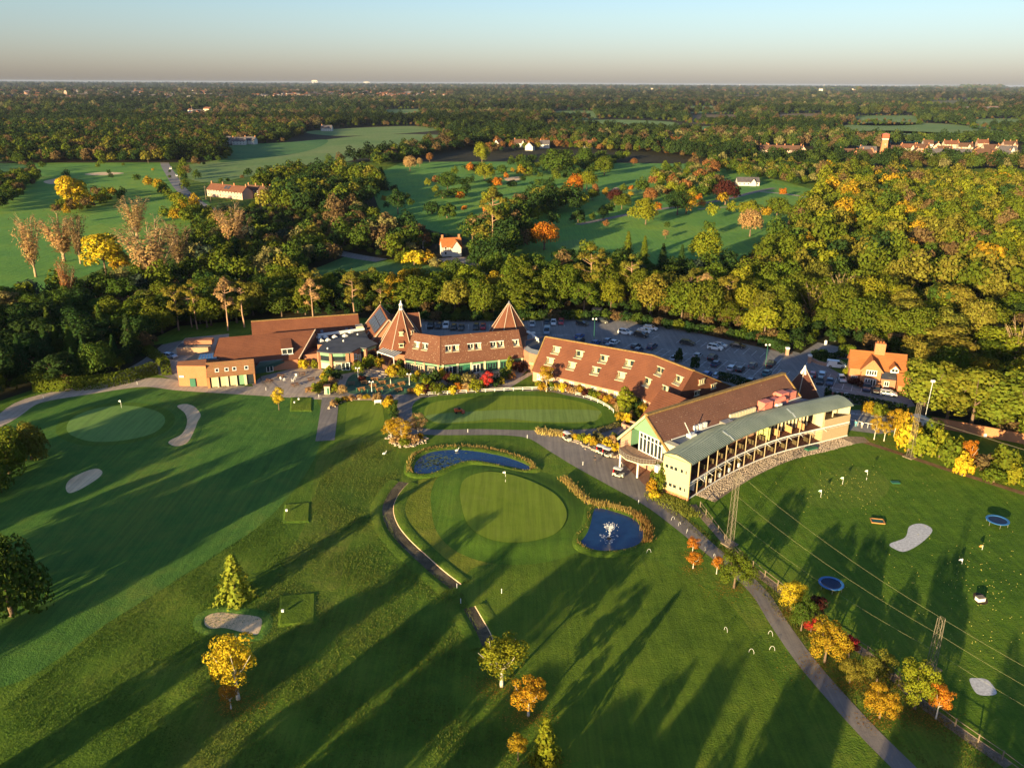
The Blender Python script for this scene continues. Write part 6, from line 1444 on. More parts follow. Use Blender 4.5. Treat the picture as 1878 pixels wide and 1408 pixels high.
# countryside beyond: fields stay open, everything else is wooded
FIELDS = [world_poly(p) for p in ([(330, 312), (420, 292), (400, 266), (520, 262), (560, 240), (640, 234), (760, 230), (800, 240), (830, 250), (800, 268), (690, 290), (600, 305), (470, 325), (400, 338), (345, 332)],
  [(980, 234), (1000, 224), (1120, 218), (1230, 222), (1330, 234), (1300, 248), (1170, 242), (1100, 238)], [(1520, 240), (1540, 231), (1620, 224), (1740, 227), (1800, 235), (1860, 246), (1850, 258), (1720, 264), (1560, 260)],
  [(1530, 195), (1640, 191), (1760, 196), (1740, 202), (1560, 201)], [(1680, 165), (1760, 163.5), (1840, 166), (1760, 169.5)], [(1420, 181), (1520, 177.5), (1600, 181), (1500, 185)], [(700, 216), (760, 211), (800, 216), (740, 222)],
  [(885, 203), (950, 198.5), (990, 203), (900, 208)], [(720, 193), (770, 188.5), (800, 193), (740, 198)], [(-60, 292), (60, 266), (110, 272), (60, 287), (-20, 302)], [(1760, 206), (1850, 203.5), (1878, 207), (1800, 211)], [(-40, 305), (20, 298), (70, 310), (40, 332), (-40, 342)], [(450, 183), (540, 179.5), (560, 183), (460, 187)],
  *[[(x, y), (x + w, y - 1.2), (x + w + 8, y + h + .6 + .18 * (y - 153)), (x + 6, y + h + 1.4 + .18 * (y - 153))] for x, y, w, h, m in MORE_FIELDS], [(1380, 300), (1495, 300), (1495, 272), (1380, 272)], [(1540, 300), (1640, 300), (1640, 276), (1540, 276)], [(1620, 296), (1880, 304), (1880, 268), (1620, 268)])]
GOLF = [world_poly(p) for p in ([(-400, 420), (-100, 345), (60, 300), (200, 290), (300, 296), (345, 330), (480, 325), (600, 305), (700, 300), (790, 280), (900, 270), (1010, 264), (1200, 283), (1330, 305), (1480, 340), (1480, 700), (-400, 700)], W_back, [(-4000, 330), (0, 300), (700, 300), (1500, 310), (1900, 318), (6000, 340), (6000, 1400), (-6000, 1400)])]
r = np.random.default_rng(5); fp = []
MIX = [TC[c] for c in ('dark', 'dark', 'dark', 'green', 'dark', 'green', 'olive', 'brown', 'brown', 'green', 'pale')]
for d0, d1, sp, sc in ((500, 1100, 11.5, 1.0), (1100, 2200, 14, 1.08), (2200, 4500, 26, 1.5), (4500, 9000, 60, 2.3), (9000, 25500, 150, 3.6)):
    X, Y = np.meshgrid(np.arange(-d1 * .72, d1 * .72, sp), np.arange(d0 * .72, d1, sp)); X = X.ravel(); Y = Y.ravel()
    X = X + r.uniform(-.48, .48, X.shape) * sp; Y = Y + r.uniform(-.48, .48, Y.shape) * sp
    D = np.hypot(X, Y); k = (D >= d0) & (D < d1) & (np.abs(X) < Y * .70 + 30); X, Y = X[k], Y[k]
    k = np.ones(X.shape, bool)
    for P in FIELDS + GOLF: k &= ~inside_np(P, X, Y)
    for hx, hy in HOUSE_AT: k &= np.hypot(X - hx, Y - hy + 8) > 17
    den = np.sin(X * .004 + 1.3) * np.sin(Y * .003 + .4) + .6 * np.sin(X * .011 + Y * .007)
    k &= (r.uniform(0, 1, X.shape) < np.clip(.97 + .25 * den, .5, 1)); X, Y = X[k], Y[k]
    ph = np.sin(X * .01 + Y * .004) + np.sin(Y * .013 - X * .003)
    for x, y, p in zip(X, Y, ph):  # tint greys with distance, putting some of the haze into the leaf colour
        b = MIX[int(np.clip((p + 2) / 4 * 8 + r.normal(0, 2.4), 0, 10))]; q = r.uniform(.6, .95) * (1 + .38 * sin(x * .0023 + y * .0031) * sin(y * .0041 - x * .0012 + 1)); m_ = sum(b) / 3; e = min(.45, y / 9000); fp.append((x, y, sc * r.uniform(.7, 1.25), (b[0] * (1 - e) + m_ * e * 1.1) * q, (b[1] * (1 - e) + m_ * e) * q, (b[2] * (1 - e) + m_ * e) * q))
for P in FIELDS[:28]:
    for a, b in zip(P, P[1:] + P[:1]):
        l = hypot(b[0] - a[0], b[1] - a[1]); n = int(l / 8)
        for k in range(n):
            if r.uniform() < .72: q = TC[('dark', 'green', 'brown', 'olive')[int(r.integers(4))]]; t = k / n; fp.append((a[0] + (b[0] - a[0]) * t + r.normal(0, 2), a[1] + (b[1] - a[1]) * t + r.normal(0, 2), r.uniform(.25, .75) * max(1, a[1] / 2200), *q))
print('far trees', len(fp), 'mixed', len(rest))
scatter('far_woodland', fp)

# trees beyond the lower and left edges of the picture, whose long shadows fall across the course
OFF = [(-112, 78, 19), (-121, 88, 20), (-128, 100, 20), (-134, 114, 19), (-103, 70, 18), (-140, 128, 18), (-146, 142, 18), (-118, 64, 20), (-130, 80, 21), (-98, 58, 17), (-150, 158, 17), (-92, 118, 9),
       (-62, 44, 15), (-52, 40, 16), (-42, 36, 16), (-30, 36, 15), (-72, 50, 13), (-20, 30, 15), (-8, 34, 14), (0, 22, 16), (9, 36, 14), (16, 24, 17), (24, 40, 13), (31, 26, 16), (38, 44, 12), (45, 32, 14), (53, 50, 12), (60, 36, 15), (68, 54, 12), (76, 62, 13), (-12, 44, 10), (-36, 46, 10), (-34, 54, 11), (-27, 56, 9), (-19, 52, 9), (-10, 55, 9), (-2, 52, 9), (6, 55, 9), (-44, 52, 14.5), (-54, 57, 13), (14, 50, 10), (-48, 46, 19), (-37, 42, 20), (-24, 45, 10), (-15, 41, 10), (-5, 44, 9), (4, 42, 9), (-60, 52, 15)]
for i, (x, y, h) in enumerate(OFF):
    h *= .82; plant_tree('tall' if i % 2 else 'oak', x, y, h, 'olive', name='broadleaf_tree', label='tree beyond the lower left edge of the picture casting long shadows', cat='tree', group='trees beyond the picture edge', rad=h * .27)
# ================================================================ car park, vehicles
def pxline(m, a, b, wd=.14, z=.022):
    p, q = Vector(G(*a)), Vector(G(*b)); t = (q - p).normalized(); n = Vector((-t.y, t.x)) * wd / 2
    m.add([(*(p - n), z), (*(q - n), z), (*(q + n), z), (*(p + n), z)], [(0, 1, 2, 3)])
def wline(m, p, q, wd=.14, z=.022):
    p, q = Vector(p), Vector(q); t = (q - p).normalized(); n = Vector((-t.y, t.x)) * wd / 2
    m.add([(*(p - n), z), (*(q - n), z), (*(q + n), z), (*(p + n), z)], [(0, 1, 2, 3)])
mk = MB()
B_ = Vector((57.2, 222.4)); du = Vector((.848, -.53)); dn_ = Vector((.53, .848))
wline(mk, B_ - du * 27, B_ + du * 21)
wline(mk, B_ - du * 27 + dn_ * 4.9, B_ + du * 21 + dn_ * 4.9, .10, .0245); wline(mk, B_ - du * 27 - dn_ * 4.9, B_ + du * 21 - dn_ * 4.9, .10, .0245)
for k in range(20): wline(mk, B_ + du * (-27 + k * 2.52) - dn_ * 4.9, B_ + du * (-27 + k * 2.52) + dn_ * 4.9, .13, .027)
for k in range(9): wline(mk, B_ + du * (-30 + k * 2.52) - dn_ * 17, B_ + du * (-30 + k * 2.52) - dn_ * 12, .13)
for k in range(18):
    if k in (5, 6, 12): continue
    wline(mk, B_ + du * (-34 + k * 2.6) + dn_ * 13, B_ + du * (-34 + k * 2.6) + dn_ * (18.5 if k % 3 else 20), .13)
wline(mk, B_ - du * 34 + dn_ * 15.6, B_ - du * 22 + dn_ * 15.6, .11, .0245); wline(mk, B_ - du * 13 + dn_ * 15.6, B_ - du * 5 + dn_ * 15.6, .11, .0245)
for a, b in (((1476, 704), (1482, 690)), ((1493, 706.5), (1505, 688)), ((1509, 709), (1524, 686)), ((1526, 712), (1537, 690)), ((1544, 714), (1548, 703)), ((1561, 716.6), (1564, 706)), ((1578.5, 719.4), (1582, 708)), ((1596, 722), (1598, 713)), ((1614, 724.6), (1616, 716)), ((1470, 688), (1481, 663)), ((1481, 663), (1517, 674))): pxline(mk, a, b)
pxline(mk, (1474, 704), (1640, 729), .13, .0245); pxline(mk, (1480, 687), (1600, 706), .10, .0245)
for x in range(782, 960, 13): pxline(mk, (x, 604.5), (x - 1, 595))
for x in range(968, 1040, 13): pxline(mk, (x + 2, 599), (x, 588))
pxline(mk, (985, 610.5), (1063, 616), .13)
pxline(mk, (1434, 657), (1402, 691), .2); pxline(mk, (1430, 668), (1416, 684), .12)
mk.build('parking_lines', M_line, kind='structure')
def text_flat(name, body, size, loc, rz, mat, kind='structure', z=.03, tilt=None):
    c = bpy.data.curves.new(name, 'FONT'); c.body = body; c.size = size; c.align_x = 'CENTER'; c.align_y = 'CENTER'; c.extrude = .004
    o = bpy.data.objects.new(name, c); c.materials.append(mat); COL.objects.link(o); o.location = (loc[0], loc[1], z); o.rotation_euler = tilt or (0, 0, rz); o['kind'] = kind; return o
text_flat('road_marking', 'STOP', 1.5, G(1023, 615.5), radians(-4), M_line)
sheet('yard', world_poly([(1560, 752), (1585, 752), (1640, 762), (1650, 790), (1612, 796), (1558, 789)]), .03, M_asph2 if False else M_asph)
text_flat('yard_lettering', 'DIRECT GOLF', 1.5, G(1588, 761), radians(-14), M_line, z=.04)

M_chrome = plain('lamp_lens', (.75, .75, .72), .15, .8, var=.02)
M_tail = plain('red_lamp_lens', (.45, .02, .02), .2, .6, var=.02)
PAINT = {}
def paint(c):
    if c not in PAINT:
        col = {'white': (.78, .79, .78), 'black': (.02, .022, .027), 'silver': (.55, .57, .6), 'grey': (.22, .23, .25), 'navy': (.025, .05, .12), 'blue': (.02, .10, .36), 'red': (.42, .012, .03), 'teal': (.03, .16, .2), 'ice': (.38, .5, .62), 'steel': (.13, .2, .32)}[c]
        g = NG(c + '_car_paint'); g.b.inputs['Coat Weight'].default_value = .6; PAINT[c] = g.done(col, .35, .5, .3 if c in ('silver', 'grey', 'ice', 'steel') else 0)
    return PAINT[c]
CARM = {}
def car_meshes(kind, col):
    if (kind, col) in CARM: return CARM[(kind, col)]
    L, W, H, hood, wind, rear0, rear1, sill = {'hatch': (4.1, 1.75, 1.5, .98, .9, 1.75, 2.0, .55), 'saloon': (4.6, 1.8, 1.44, .95, .75, 1.15, 1.75, .55), 'suv': (4.6, 1.9, 1.74, 1.12, .85, 1.95, 2.2, .6), 'estate': (4.7, 1.8, 1.5, .96, .8, 1.95, 2.25, .55), 'van': (5.2, 2.0, 2.05, 1.25, 1.55, 2.5, 2.58, .6), 'pickup': (5.2, 1.85, 1.8, 1.1, .9, .3, .45, .6)}[kind]
    h = L / 2; bl = hood; wf = h * .40 if kind not in ('van',) else h * .72
    m = MB()
    prof = [(-h, .42), (-h + .03, bl - .12), (-h + .12, bl), (wf + .1, bl), (h - .35, bl - .12), (h - .05, bl - .28), (h, .5), (h - .1, .28), (-h + .1, .28)]
    n = len(prof)
    for sgn, (wa) in ((1, W / 2), ): pass
    lo = [(x, -W / 2 + (.06 if z > bl - .2 or abs(x) > h - .1 else 0), z) for x, z in prof]; hi = [(x, -y, z) for x, y, z in lo]
    m.add(lo + hi, [tuple(range(n))[::-1], tuple(range(n, 2 * n))] + [(i, (i + 1) % n, n + (i + 1) % n, n + i) for i in range(n)])
    ti = .17; g0 = [(wf + .25, bl), (wf - wind * .75, H - .05), (-rear0 if kind != 'pickup' else -.35, H - .05), (-rear1 if kind != 'pickup' else -.5, bl)]
    # roof skin and pillars
    rz_ = H - .05; xa, xb = g0[1][0], g0[2][0]
    m.add([(xa, -W / 2 + ti, rz_), (xb, -W / 2 + ti, rz_), (xb, W / 2 - ti, rz_), (xa, W / 2 - ti, rz_), (xa - .15, -W / 2 + ti + .12, H), (xb + .15, -W / 2 + ti + .12, H), (xb + .15, W / 2 - ti - .12, H), (xa - .15, W / 2 - ti - .12, H)],
          [(0, 1, 5, 4), (1, 2, 6, 5), (2, 3, 7, 6), (3, 0, 4, 7), (4, 5, 6, 7)])
    for s_ in (-1, 1):
        for (x0, z0), (x1, z1) in ((g0[0], g0[1]), (g0[3], g0[2]), (((g0[1][0] + g0[2][0]) / 2, bl), ((g0[1][0] + g0[2][0]) / 2, rz_))): m.beam((x0, s_ * (W / 2 - .05), z0), (x1, s_ * (W / 2 - ti), z1), .09, .09)
    if kind == 'pickup': m.beam((-h + .1, 0, bl + .05), (-.6, 0, bl + .05), W * .9, .06)
    if kind == 'van': m.beam((-h + .3, -W / 2 + .1, 1.6), (0.1, -W / 2 + .1, 1.6), .12, .7); m.beam((-h + .3, W / 2 - .1, 1.6), (0.1, W / 2 - .1, 1.6), .12, .7)
    for s_ in (-1, 1): m.beam((wf - .1, s_ * (W / 2 + .02), bl + .08), (wf - .1, s_ * (W / 2 + .16), bl + .08), .12, .12)
    body = m.mesh('body', paint(col))
    m = MB(); k_ = .015
    a = [(x, -W / 2 + (.07 if z < bl + .01 else ti + .01), z) for x, z in g0]; b = [(x, -y, z) for x, y, z in a]
    m.add(a + b, [(3, 2, 1, 0), (4, 5, 6, 7), (0, 1, 5, 4), (2, 3, 7, 6)]); glass = m.mesh('windows', M_glass)
    m = MB(); r_ = .33 if kind not in ('suv', 'van', 'pickup') else .37
    m.tube((0, -.11, 0), (0, .11, 0), r_, r_, 12); wheel = m.mesh('wheel', M_tyre)
    m = MB(); m.tube((0, -.12, 0), (0, .12, 0), r_ * .6, r_ * .6, 8); rim = m.mesh('rim', M_metal)
    m = MB(); m.box((0, 0, -.07), (.12, .36, .15)); head = m.mesh('headlight', M_chrome); m = MB(); m.box((0, 0, -.1), (.08, .26, .22)); tail = m.mesh('tail_light', M_tail)
    CARM[(kind, col)] = (body, glass, wheel, rim, head, tail, h, W, r_, bl); return CARM[(kind, col)]
def car(px, py, az, kind, col, label, name='parked_car', cat='car'):
    body, glass, wheel, rim, head, tail, h, W, r_, bl = car_meshes(kind, col)
    x, y = G(px, py, .7)
    o = empty(name, (x, y, .03), pi / 2 - radians(az), label=label, cat=cat, group='vehicles parked round the club')
    link('body', body, o); link('windows', glass, o)
    for sx in (-1, 1):
        for sy in (-1, 1):
            w_ = link('wheel', wheel, o, (sx * h * .62, sy * (W / 2 - .08), r_)); link('rim', rim, w_)
    for sy in (-1, 1):
        link('headlight', head, o, (h - .14, sy * (W / 2 - .28), bl - .32)); link('tail_light', tail, o, (-h + .02, sy * (W / 2 - .2), bl - .25))
    return o
CARS = [(790, 597, 182, 'suv', 'black', 'black car behind the restaurant, left end of the rear row'), (804, 597.5, 182, 'hatch', 'black', 'black hatchback beside the left end car of the rear row'), (818, 597, 180, 'suv', 'white', 'white people carrier in the rear row behind the restaurant'), (832, 600, 182, 'hatch', 'black', 'dark hatchback half hidden right of the white people carrier'), (846, 600, 182, 'saloon', 'black', 'black saloon in the rear row nearest the restaurant ridge'), (873, 599, 181, 'estate', 'black', 'black estate beside the red car behind the restaurant'), (886, 599, 180, 'hatch', 'red', 'red hatchback behind the restaurant, left of the cone tower'),
 (976, 594, 182, 'hatch', 'silver', 'silver hatchback just right of the smaller cone tower'), (1003, 592, 182, 'suv', 'black', 'black car beside the white hatchback near the grey van'), (1015, 591, 184, 'hatch', 'white', 'white hatchback between a black and a red car'), (1029, 590, 184, 'hatch', 'red', 'red hatchback right of the white hatchback near the hedge'), (1068, 593, 118, 'hatch', 'black', 'black hatchback parked side on by the near lamp column'), (1105, 588, 118, 'suv', 'black', 'black off road car parked at the edge of the trees'),
 (1003, 607, 185, 'van', 'ice', 'tall pale blue van beside the flat black roof'), (1147, 609, 121, 'suv', 'white', 'white off road car, front of the group of four'), (1176, 614, 121, 'suv', 'black', 'black off road car beside the white one in the group of four'), (1181, 606, 119, 'saloon', 'white', 'white saloon in the middle of the group of four'), (1193, 601, 119, 'estate', 'white', 'white estate at the back of the group of four'),
 (1063, 616, 30, 'hatch', 'blue', 'vivid blue small car behind the hotel ridge'), (1064, 624, 30, 'hatch', 'black', 'dark car just below the vivid blue one'), (1092, 628, 32, 'saloon', 'blue', 'blue saloon mostly hidden by the hotel ridge'), (1115, 624, 30, 'hatch', 'steel', 'steel blue hatchback beside the white saloon'), (1127, 627, 34, 'saloon', 'white', 'white saloon beside the steel blue hatchback'), (1116, 634, 32, 'hatch', 'navy', 'navy car hidden in front of the steel blue hatchback'),
 (1166, 634, 32, 'hatch', 'black', 'black hatchback just behind the hotel ridge'), (1171, 641, 32, 'hatch', 'navy', 'dark car tight below the black hatchback'), (1196, 635, 32, 'suv', 'navy', 'dark blue off road car in the middle rows'), (1238, 656, 32, 'saloon', 'silver', 'silver saloon half behind a small green tree'), (1261, 628, 121, 'estate', 'black', 'black estate parked side on beside empty bays'), (1312, 637, 121, 'suv', 'white', 'white car in front of a second white car'), (1320, 632, 121, 'saloon', 'silver', 'silver white saloon behind the front white car'), (1353, 633, 121, 'saloon', 'black', 'black saloon side on at the edge of the leaf bank'),
 (1280, 651, 32, 'hatch', 'silver', 'silver hatchback alone in the further middle row'), (1307, 655, 32, 'suv', 'black', 'black off road car in the further middle row'), (1313, 666, 32, 'saloon', 'navy', 'navy saloon in the nearer middle row'), (1342, 674, 32, 'estate', 'silver', 'silver estate in the nearer middle row'), (1358, 676, 32, 'hatch', 'black', 'dark hatchback right of the silver estate'), (1381, 669, 32, 'hatch', 'grey', 'grey hatchback in the further middle row'), (1414, 667, 32, 'pickup', 'black', 'black pickup at the right end of the middle rows'), (1406, 683, 32, 'saloon', 'teal', 'teal saloon by the green lamp column'),
 (1297, 685, 32, 'hatch', 'blue', 'blue car hidden behind the hotel end roof'), (1316, 688, 32, 'hatch', 'ice', 'pale blue car beside the dark hedge'), (1377, 697, 32, 'hatch', 'navy', 'navy car right of the dark hedge'),
 (1490.5, 685.5, 22, 'hatch', 'red', 'crimson hatchback near the dark spire'), (1508, 685.5, 24, 'estate', 'ice', 'ice blue estate beside the crimson hatchback'), (1485, 696.5, 202, 'hatch', 'black', 'black hatchback in front of the crimson one'), (1504, 698, 202, 'hatch', 'black', 'black hatchback in front of the ice blue estate'), (1522, 699, 202, 'saloon', 'navy', 'navy saloon right of the two black hatchbacks'), (1544, 694, 190, 'hatch', 'silver', 'silver hatchback parked on its own before the cottage'), (1534, 669.5, 110, 'van', 'white', 'white van beside the brick cottage'), (1590, 710, 205, 'suv', 'navy', 'dark blue off road car in front of the cottage lean-to'), (1607, 714.5, 205, 'hatch', 'black', 'black hatchback before the low orange roof'), (1630, 721, 112, 'hatch', 'white', 'white car half under the pines'),
 (181, 664, 75, 'saloon', 'black', 'black saloon in the service yard on the left'), (177, 626, 80, 'pickup', 'grey', 'grey pickup under the dark trees on the left'), (312, 652, 110, 'hatch', 'ice', 'pale car behind the corner hedge on the left'),
 (313, 309, 340, 'van', 'white', 'white van driving on the country road'), (324, 322, 155, 'hatch', 'white', 'white car driving on the country road'), (349, 357, 320, 'hatch', 'navy', 'dark blue car driving on the country road')]
for c in CARS:
    nm = {'van': 'white_van' if c[4] == 'white' else 'van', 'pickup': 'pickup'}.get(c[3], 'car')
    car(*c, name={'van': 'van', 'pickup': 'pickup_truck'}.get(c[3], 'parked_car'), cat={'van': 'van', 'pickup': 'pickup'}.get(c[3], 'car'))

# ================================================================ golf carts, mower, people
def cart(px, py, az, label):
    x, y = G(px, py); o = empty('golf_cart', (x, y, .05), pi / 2 - radians(az), label=label, cat='golf cart', group='golf carts on the drive')
    m = MB(); m.prism([(-1.15, -.55), (1.0, -.55), (1.2, -.35), (1.2, .35), (1.0, .55), (-1.15, .55)], .25, .5); m.box((.95, 0, .5), (.4, .95, .4)); m.box((-.75, 0, .5), (.75, 1.05, .3)); m.build('body', plain('cream_cart_body', (.5, .5, .42), .4) if 'cart_body' not in MAT else MAT['cart_body'], o)
    m = MB(); m.box((-.25, 0, .6), (.5, 1.0, .14)); m.box((-.52, 0, .74), (.12, 1.0, .42)); m.build('seat', M_black, o)
    m = MB(); m.slab([(-1.0, -.6, 1.86), (.75, -.6, 1.86), (.85, 0, 1.94), (.75, .6, 1.86), (-1.0, .6, 1.86), (-1.1, 0, 1.94)], .07); m.build('canopy', M_white, o)
    for sx in (-.85, .7):
        for sy in (-.5, .5): MB().tube((sx + (.15 if sx > 0 else 0), sy, .5), (sx, sy, 1.85), .025, .025, 5).build('post', M_black, o)
    for sx in (-.78, .82):
        for sy in (-.5, .5): MB().tube((sx, sy - .1, .24), (sx, sy + .1, .24), .24, .24, 10).build('wheel', M_tyre, o)
    MB().lathe((.45, .25, 1.0), [(.16, 0), (.16, .03)], 8).build('steering_wheel', M_black, o)
    for sy in (-.25, .25):
        b = MB(); b.lathe((-1.0, sy, .6), [(.13, 0), (.15, .5), (.13, .8)], 8); b.tube((-1.0, sy, 1.3), (-1.05, sy + .05, 1.6), .03, .02, 4); b.build('golf_bag', M_black if sy > 0 else M_tail, o)
MAT['cart_body'] = plain('cream_cart_body', (.5, .5, .42), .4)
cart(1040, 808, 150, 'white roofed golf cart beside the long flower bed'); cart(1103, 832, 120, 'golf cart parked by the rockery, left of two side by side'); cart(1114, 837, 125, 'golf cart parked by the rockery, right of two side by side'); cart(1134, 874, 120, 'golf cart standing before the clubhouse posts')
mo = empty('ride_on_mower', (*G(842, 757), .07), radians(20), label='orange red ride on mower crossing the mown band of the putting green', cat='mower')
m = MB(); m.prism([(-1.1, -.45), (.7, -.45), (.9, 0), (.7, .45), (-1.1, .45)], .45, .85); m.box((-.75, 0, .85), (.8, .8, .3)); m.build('body', plain('orange_red_paint', (.5, .10, .03), .4), mo)
MB().box((.1, 0, .85), (.4, .5, .5)).build('seat', M_black, mo)
for sy in (-.95, 0, .95): MB().box((1.05 if sy == 0 else .7, sy, .15), (.6, .75, .32)).build('cutting_unit', plain('mower_deck_red', (.42, .09, .04), .5), mo)
for p in ((.5, -.55), (.5, .55), (-.85, -.5), (-.85, .5)): MB().tube((p[0], p[1] - .13, .28), (p[0], p[1] + .13, .28), .28, .28, 10).build('wheel', M_tyre, mo)
m = MB(); m.tube((-.4, -.4, .9), (-.4, -.4, 1.9), .03, .03, 5); m.tube((-.4, .4, .9), (-.4, .4, 1.9), .03, .03, 5); m.tube((-.4, -.4, 1.9), (-.4, .4, 1.9), .03, .03, 5); m.build('roll_bar', M_black, mo)

M_skin = plain('skin', (.48, .28, .19), .6, var=.05)
def person(x, y, az, top, legs, label, pose='stand', hold=None, z=.05, hair=(.05, .03, .02)):
    o = empty('person', (x, y, z), pi / 2 - radians(az), label=label, cat='person')
    # skeleton (facing +x): name -> position, radius
    bend = .35 if pose == 'bend' else 0.0
    J = {'pelvis': (0, 0, .95, .15), 'waist': (bend * .3, 0, 1.12, .13), 'chest': (bend * .8, 0, 1.33, .155), 'neck': (bend * 1.15, 0, 1.50, .06), 'head0': (bend * 1.25 + .02, 0, 1.60, .085), 'head1': (bend * 1.3 + .02, 0, 1.70, .085)}
    E = [('pelvis', 'waist'), ('waist', 'chest'), ('chest', 'neck'), ('neck', 'head0'), ('head0', 'head1')]
    for s_, n_ in ((-1, 'a'), (1, 'b')):
        st = .14 * s_ if pose == 'walk' else 0
        J['hip' + n_] = (0, .09 * s_, .90, .095); J['knee' + n_] = (st * .8 + .03, .1 * s_, .5, .06); J['ankle' + n_] = (st * 1.6, .1 * s_, .09, .042); J['toe' + n_] = (st * 1.6 + .17, .12 * s_, .04, .035)
        cx_, cz_ = J['chest'][0], J['chest'][2]
        J['sho' + n_] = (cx_, .19 * s_, cz_ + .08, .062); J['elb' + n_] = (cx_ + .04 + bend * .3, .25 * s_, cz_ - .20, .045); J['wri' + n_] = (cx_ + .2 + bend * .3, .17 * s_, cz_ - .36, .033); J['palm' + n_] = (cx_ + .25 + bend * .3, .14 * s_, cz_ - .43, .03)
        E += [('pelvis', 'hip' + n_), ('hip' + n_, 'knee' + n_), ('knee' + n_, 'ankle' + n_), ('ankle' + n_, 'toe' + n_), ('chest', 'sho' + n_), ('sho' + n_, 'elb' + n_), ('elb' + n_, 'wri' + n_), ('wri' + n_, 'palm' + n_)]
        px_, py_, pz_, _ = J['palm' + n_]
        for f in range(5):
            ang = (f - 2) * .016; L_ = (.045, .075, .085, .078, .06)[f]
            if f == 0: a = (px_ + .02, py_ - .035 * s_, pz_ + .01, .011); b = (px_ + .045, py_ - .045 * s_, pz_ - .02, .009)
            else: a = (px_ + .02 + .01, py_ + ang * s_, pz_ - L_ * .55, .01); b = (px_ + .015, py_ + ang * s_, pz_ - L_, .008)
            J['f%d%s' % (f, n_)] = a; J['g%d%s' % (f, n_)] = b; E += [('palm' + n_, 'f%d%s' % (f, n_)), ('f%d%s' % (f, n_), 'g%d%s' % (f, n_))]
    K_ = list(J); me = bpy.data.meshes.new('body'); me.from_pydata([J[k][:3] for k in K_], [(K_.index(a), K_.index(b)) for a, b in E], [])
    g = NG('person_skin_and_clothes'); tc = g.n('TexCoord'); sx = g.n('SeparateXYZ'); g.l(tc.outputs['Object'], sx.inputs[0])
    z_ = sx.outputs[2]
    c = g.mix(g.math('GREATER_THAN', z_, 1.02), legs, top); c = g.mix(g.math('GREATER_THAN', z_, 1.50), c, (.48, .28, .19)); c = g.mix(g.math('LESS_THAN', z_, .1), c, (.05, .05, .05))
    hand = g.math('MULTIPLY', g.math('LESS_THAN', z_, .98), g.math('GREATER_THAN', sx.outputs[0], .17)); hand = g.math('MULTIPLY', hand, g.math('GREATER_THAN', z_, .7)); c = g.mix(hand, c, (.48, .28, .19))
    me.materials.append(g.done(c, .8)); b = link('body', me, o)
    b.modifiers.new('skin', 'SKIN'); sk = me.skin_vertices[0]
    for i, k in enumerate(K_): sk.data[i].radius = (J[k][3], J[k][3])
    sk.data[0].use_root = True
    sd = b.modifiers.new('smooth', 'SUBSURF'); sd.levels = sd.render_levels = 1
    hx = J['head1'][0]; MB().lathe((hx - .015, 0, 1.66), [(.098, 0), (.105, .05), (.085, .11), (.03, .14)], 9).build('hair', plain('hair', hair, .8), b if False else o)
    if hold == 'club': MB().tube((.3, 0, .92), (.62, .25, .03), .014, .012, 5).build('golf_club', M_metal, o)
    return o
def pers(px, py, *a, **k): x, y = G(px, py); return person(x, y, *a, **k)
pers(1091, 849, 200, (.02, .02, .03), (.02, .02, .025), 'golfer in dark clothes standing on the drive with a club', hold='club')
pers(1142, 860, 300, (.6, .55, .5), (.4, .35, .28), 'person in pale clothes bending beside the cart at the clubhouse', pose='bend')
pers(706, 686, 160, (.03, .025, .025), (.03, .03, .04), 'person in dark clothes walking on the restaurant steps', pose='walk')
pers(710, 689, 170, (.09, .03, .025), (.04, .03, .03), 'person in maroon top behind the dark clothed walker', pose='walk')
pers(1569, 783, 210, (.15, .5, .6), (.2, .5, .6), 'person in turquoise bending in the yard by the range end', pose='bend')
pers(1580, 786, 220, (.7, .65, .6), (.5, .45, .4), 'person in white standing in the yard by the range end')
pers(1796, 797, 250, (.75, .72, .7), (.3, .1, .2), 'person in white bending on the grass before the brick wall', pose='bend')
MB().box((*G(1806, 801), 0), (.5, .4, .8)).build('white_bin', M_white, label='white bin on the grass before the brick wall', cat='bin')

# ================================================================ course furniture
def flagstick(px, py, h, label, flag=(.8, .75, .4), dark=True):
    x, y = G(px, py); zz = .67 if (px, py) == (927, 889) else .03
    o = empty('flagstick', (x, y, zz), label=label, cat='flag')
    for k in range(4): MB().tube((0, 0, h * k / 4), (0, 0, h * (k + 1) / 4), .035, .035, 5).build('pole', M_black if (k % 2 and dark) else M_white, o)
    m = MB(); m.add([(0, 0, h), (0, 0, h - .5), (-.35, .1, h - .42), (-.65, .05, h - .3), (-.35, .12, h - .1)], [(0, 1, 2, 3, 4)]); m.add([(0, .02, h), (0, .02, h - .5), (-.35, .12, h - .42), (-.65, .07, h - .3), (-.35, .14, h - .1)], [(4, 3, 2, 1, 0)])
    m.build('flag', plain('flag_cloth', flag, .8, var=.05), o)
flagstick(927, 889, 2.3, 'flagstick with white flag on the raised green between the ponds', (.85, .85, .75)); flagstick(223, 748, 2.0, 'small white flagstick at the back of the oval green', (.85, .85, .8), False)
flagstick(1545, 888, 1.6, 'pale green flag on the range target green, right of two', (.5, .8, .6), False); flagstick(1505, 912, 1.6, 'pale green flag on the range target green, left of two', (.5, .8, .6), False); flagstick(1589, 880, 2.2, 'striped flagstick at the back of the range target green', (.8, .8, .7)); flagstick(1764, 1034, 1.0, 'white marker flag near the centre of the range', (.85, .85, .85), False); flagstick(1801, 1008, .9, 'orange marker flag far out on the range', (.8, .3, .1), False)
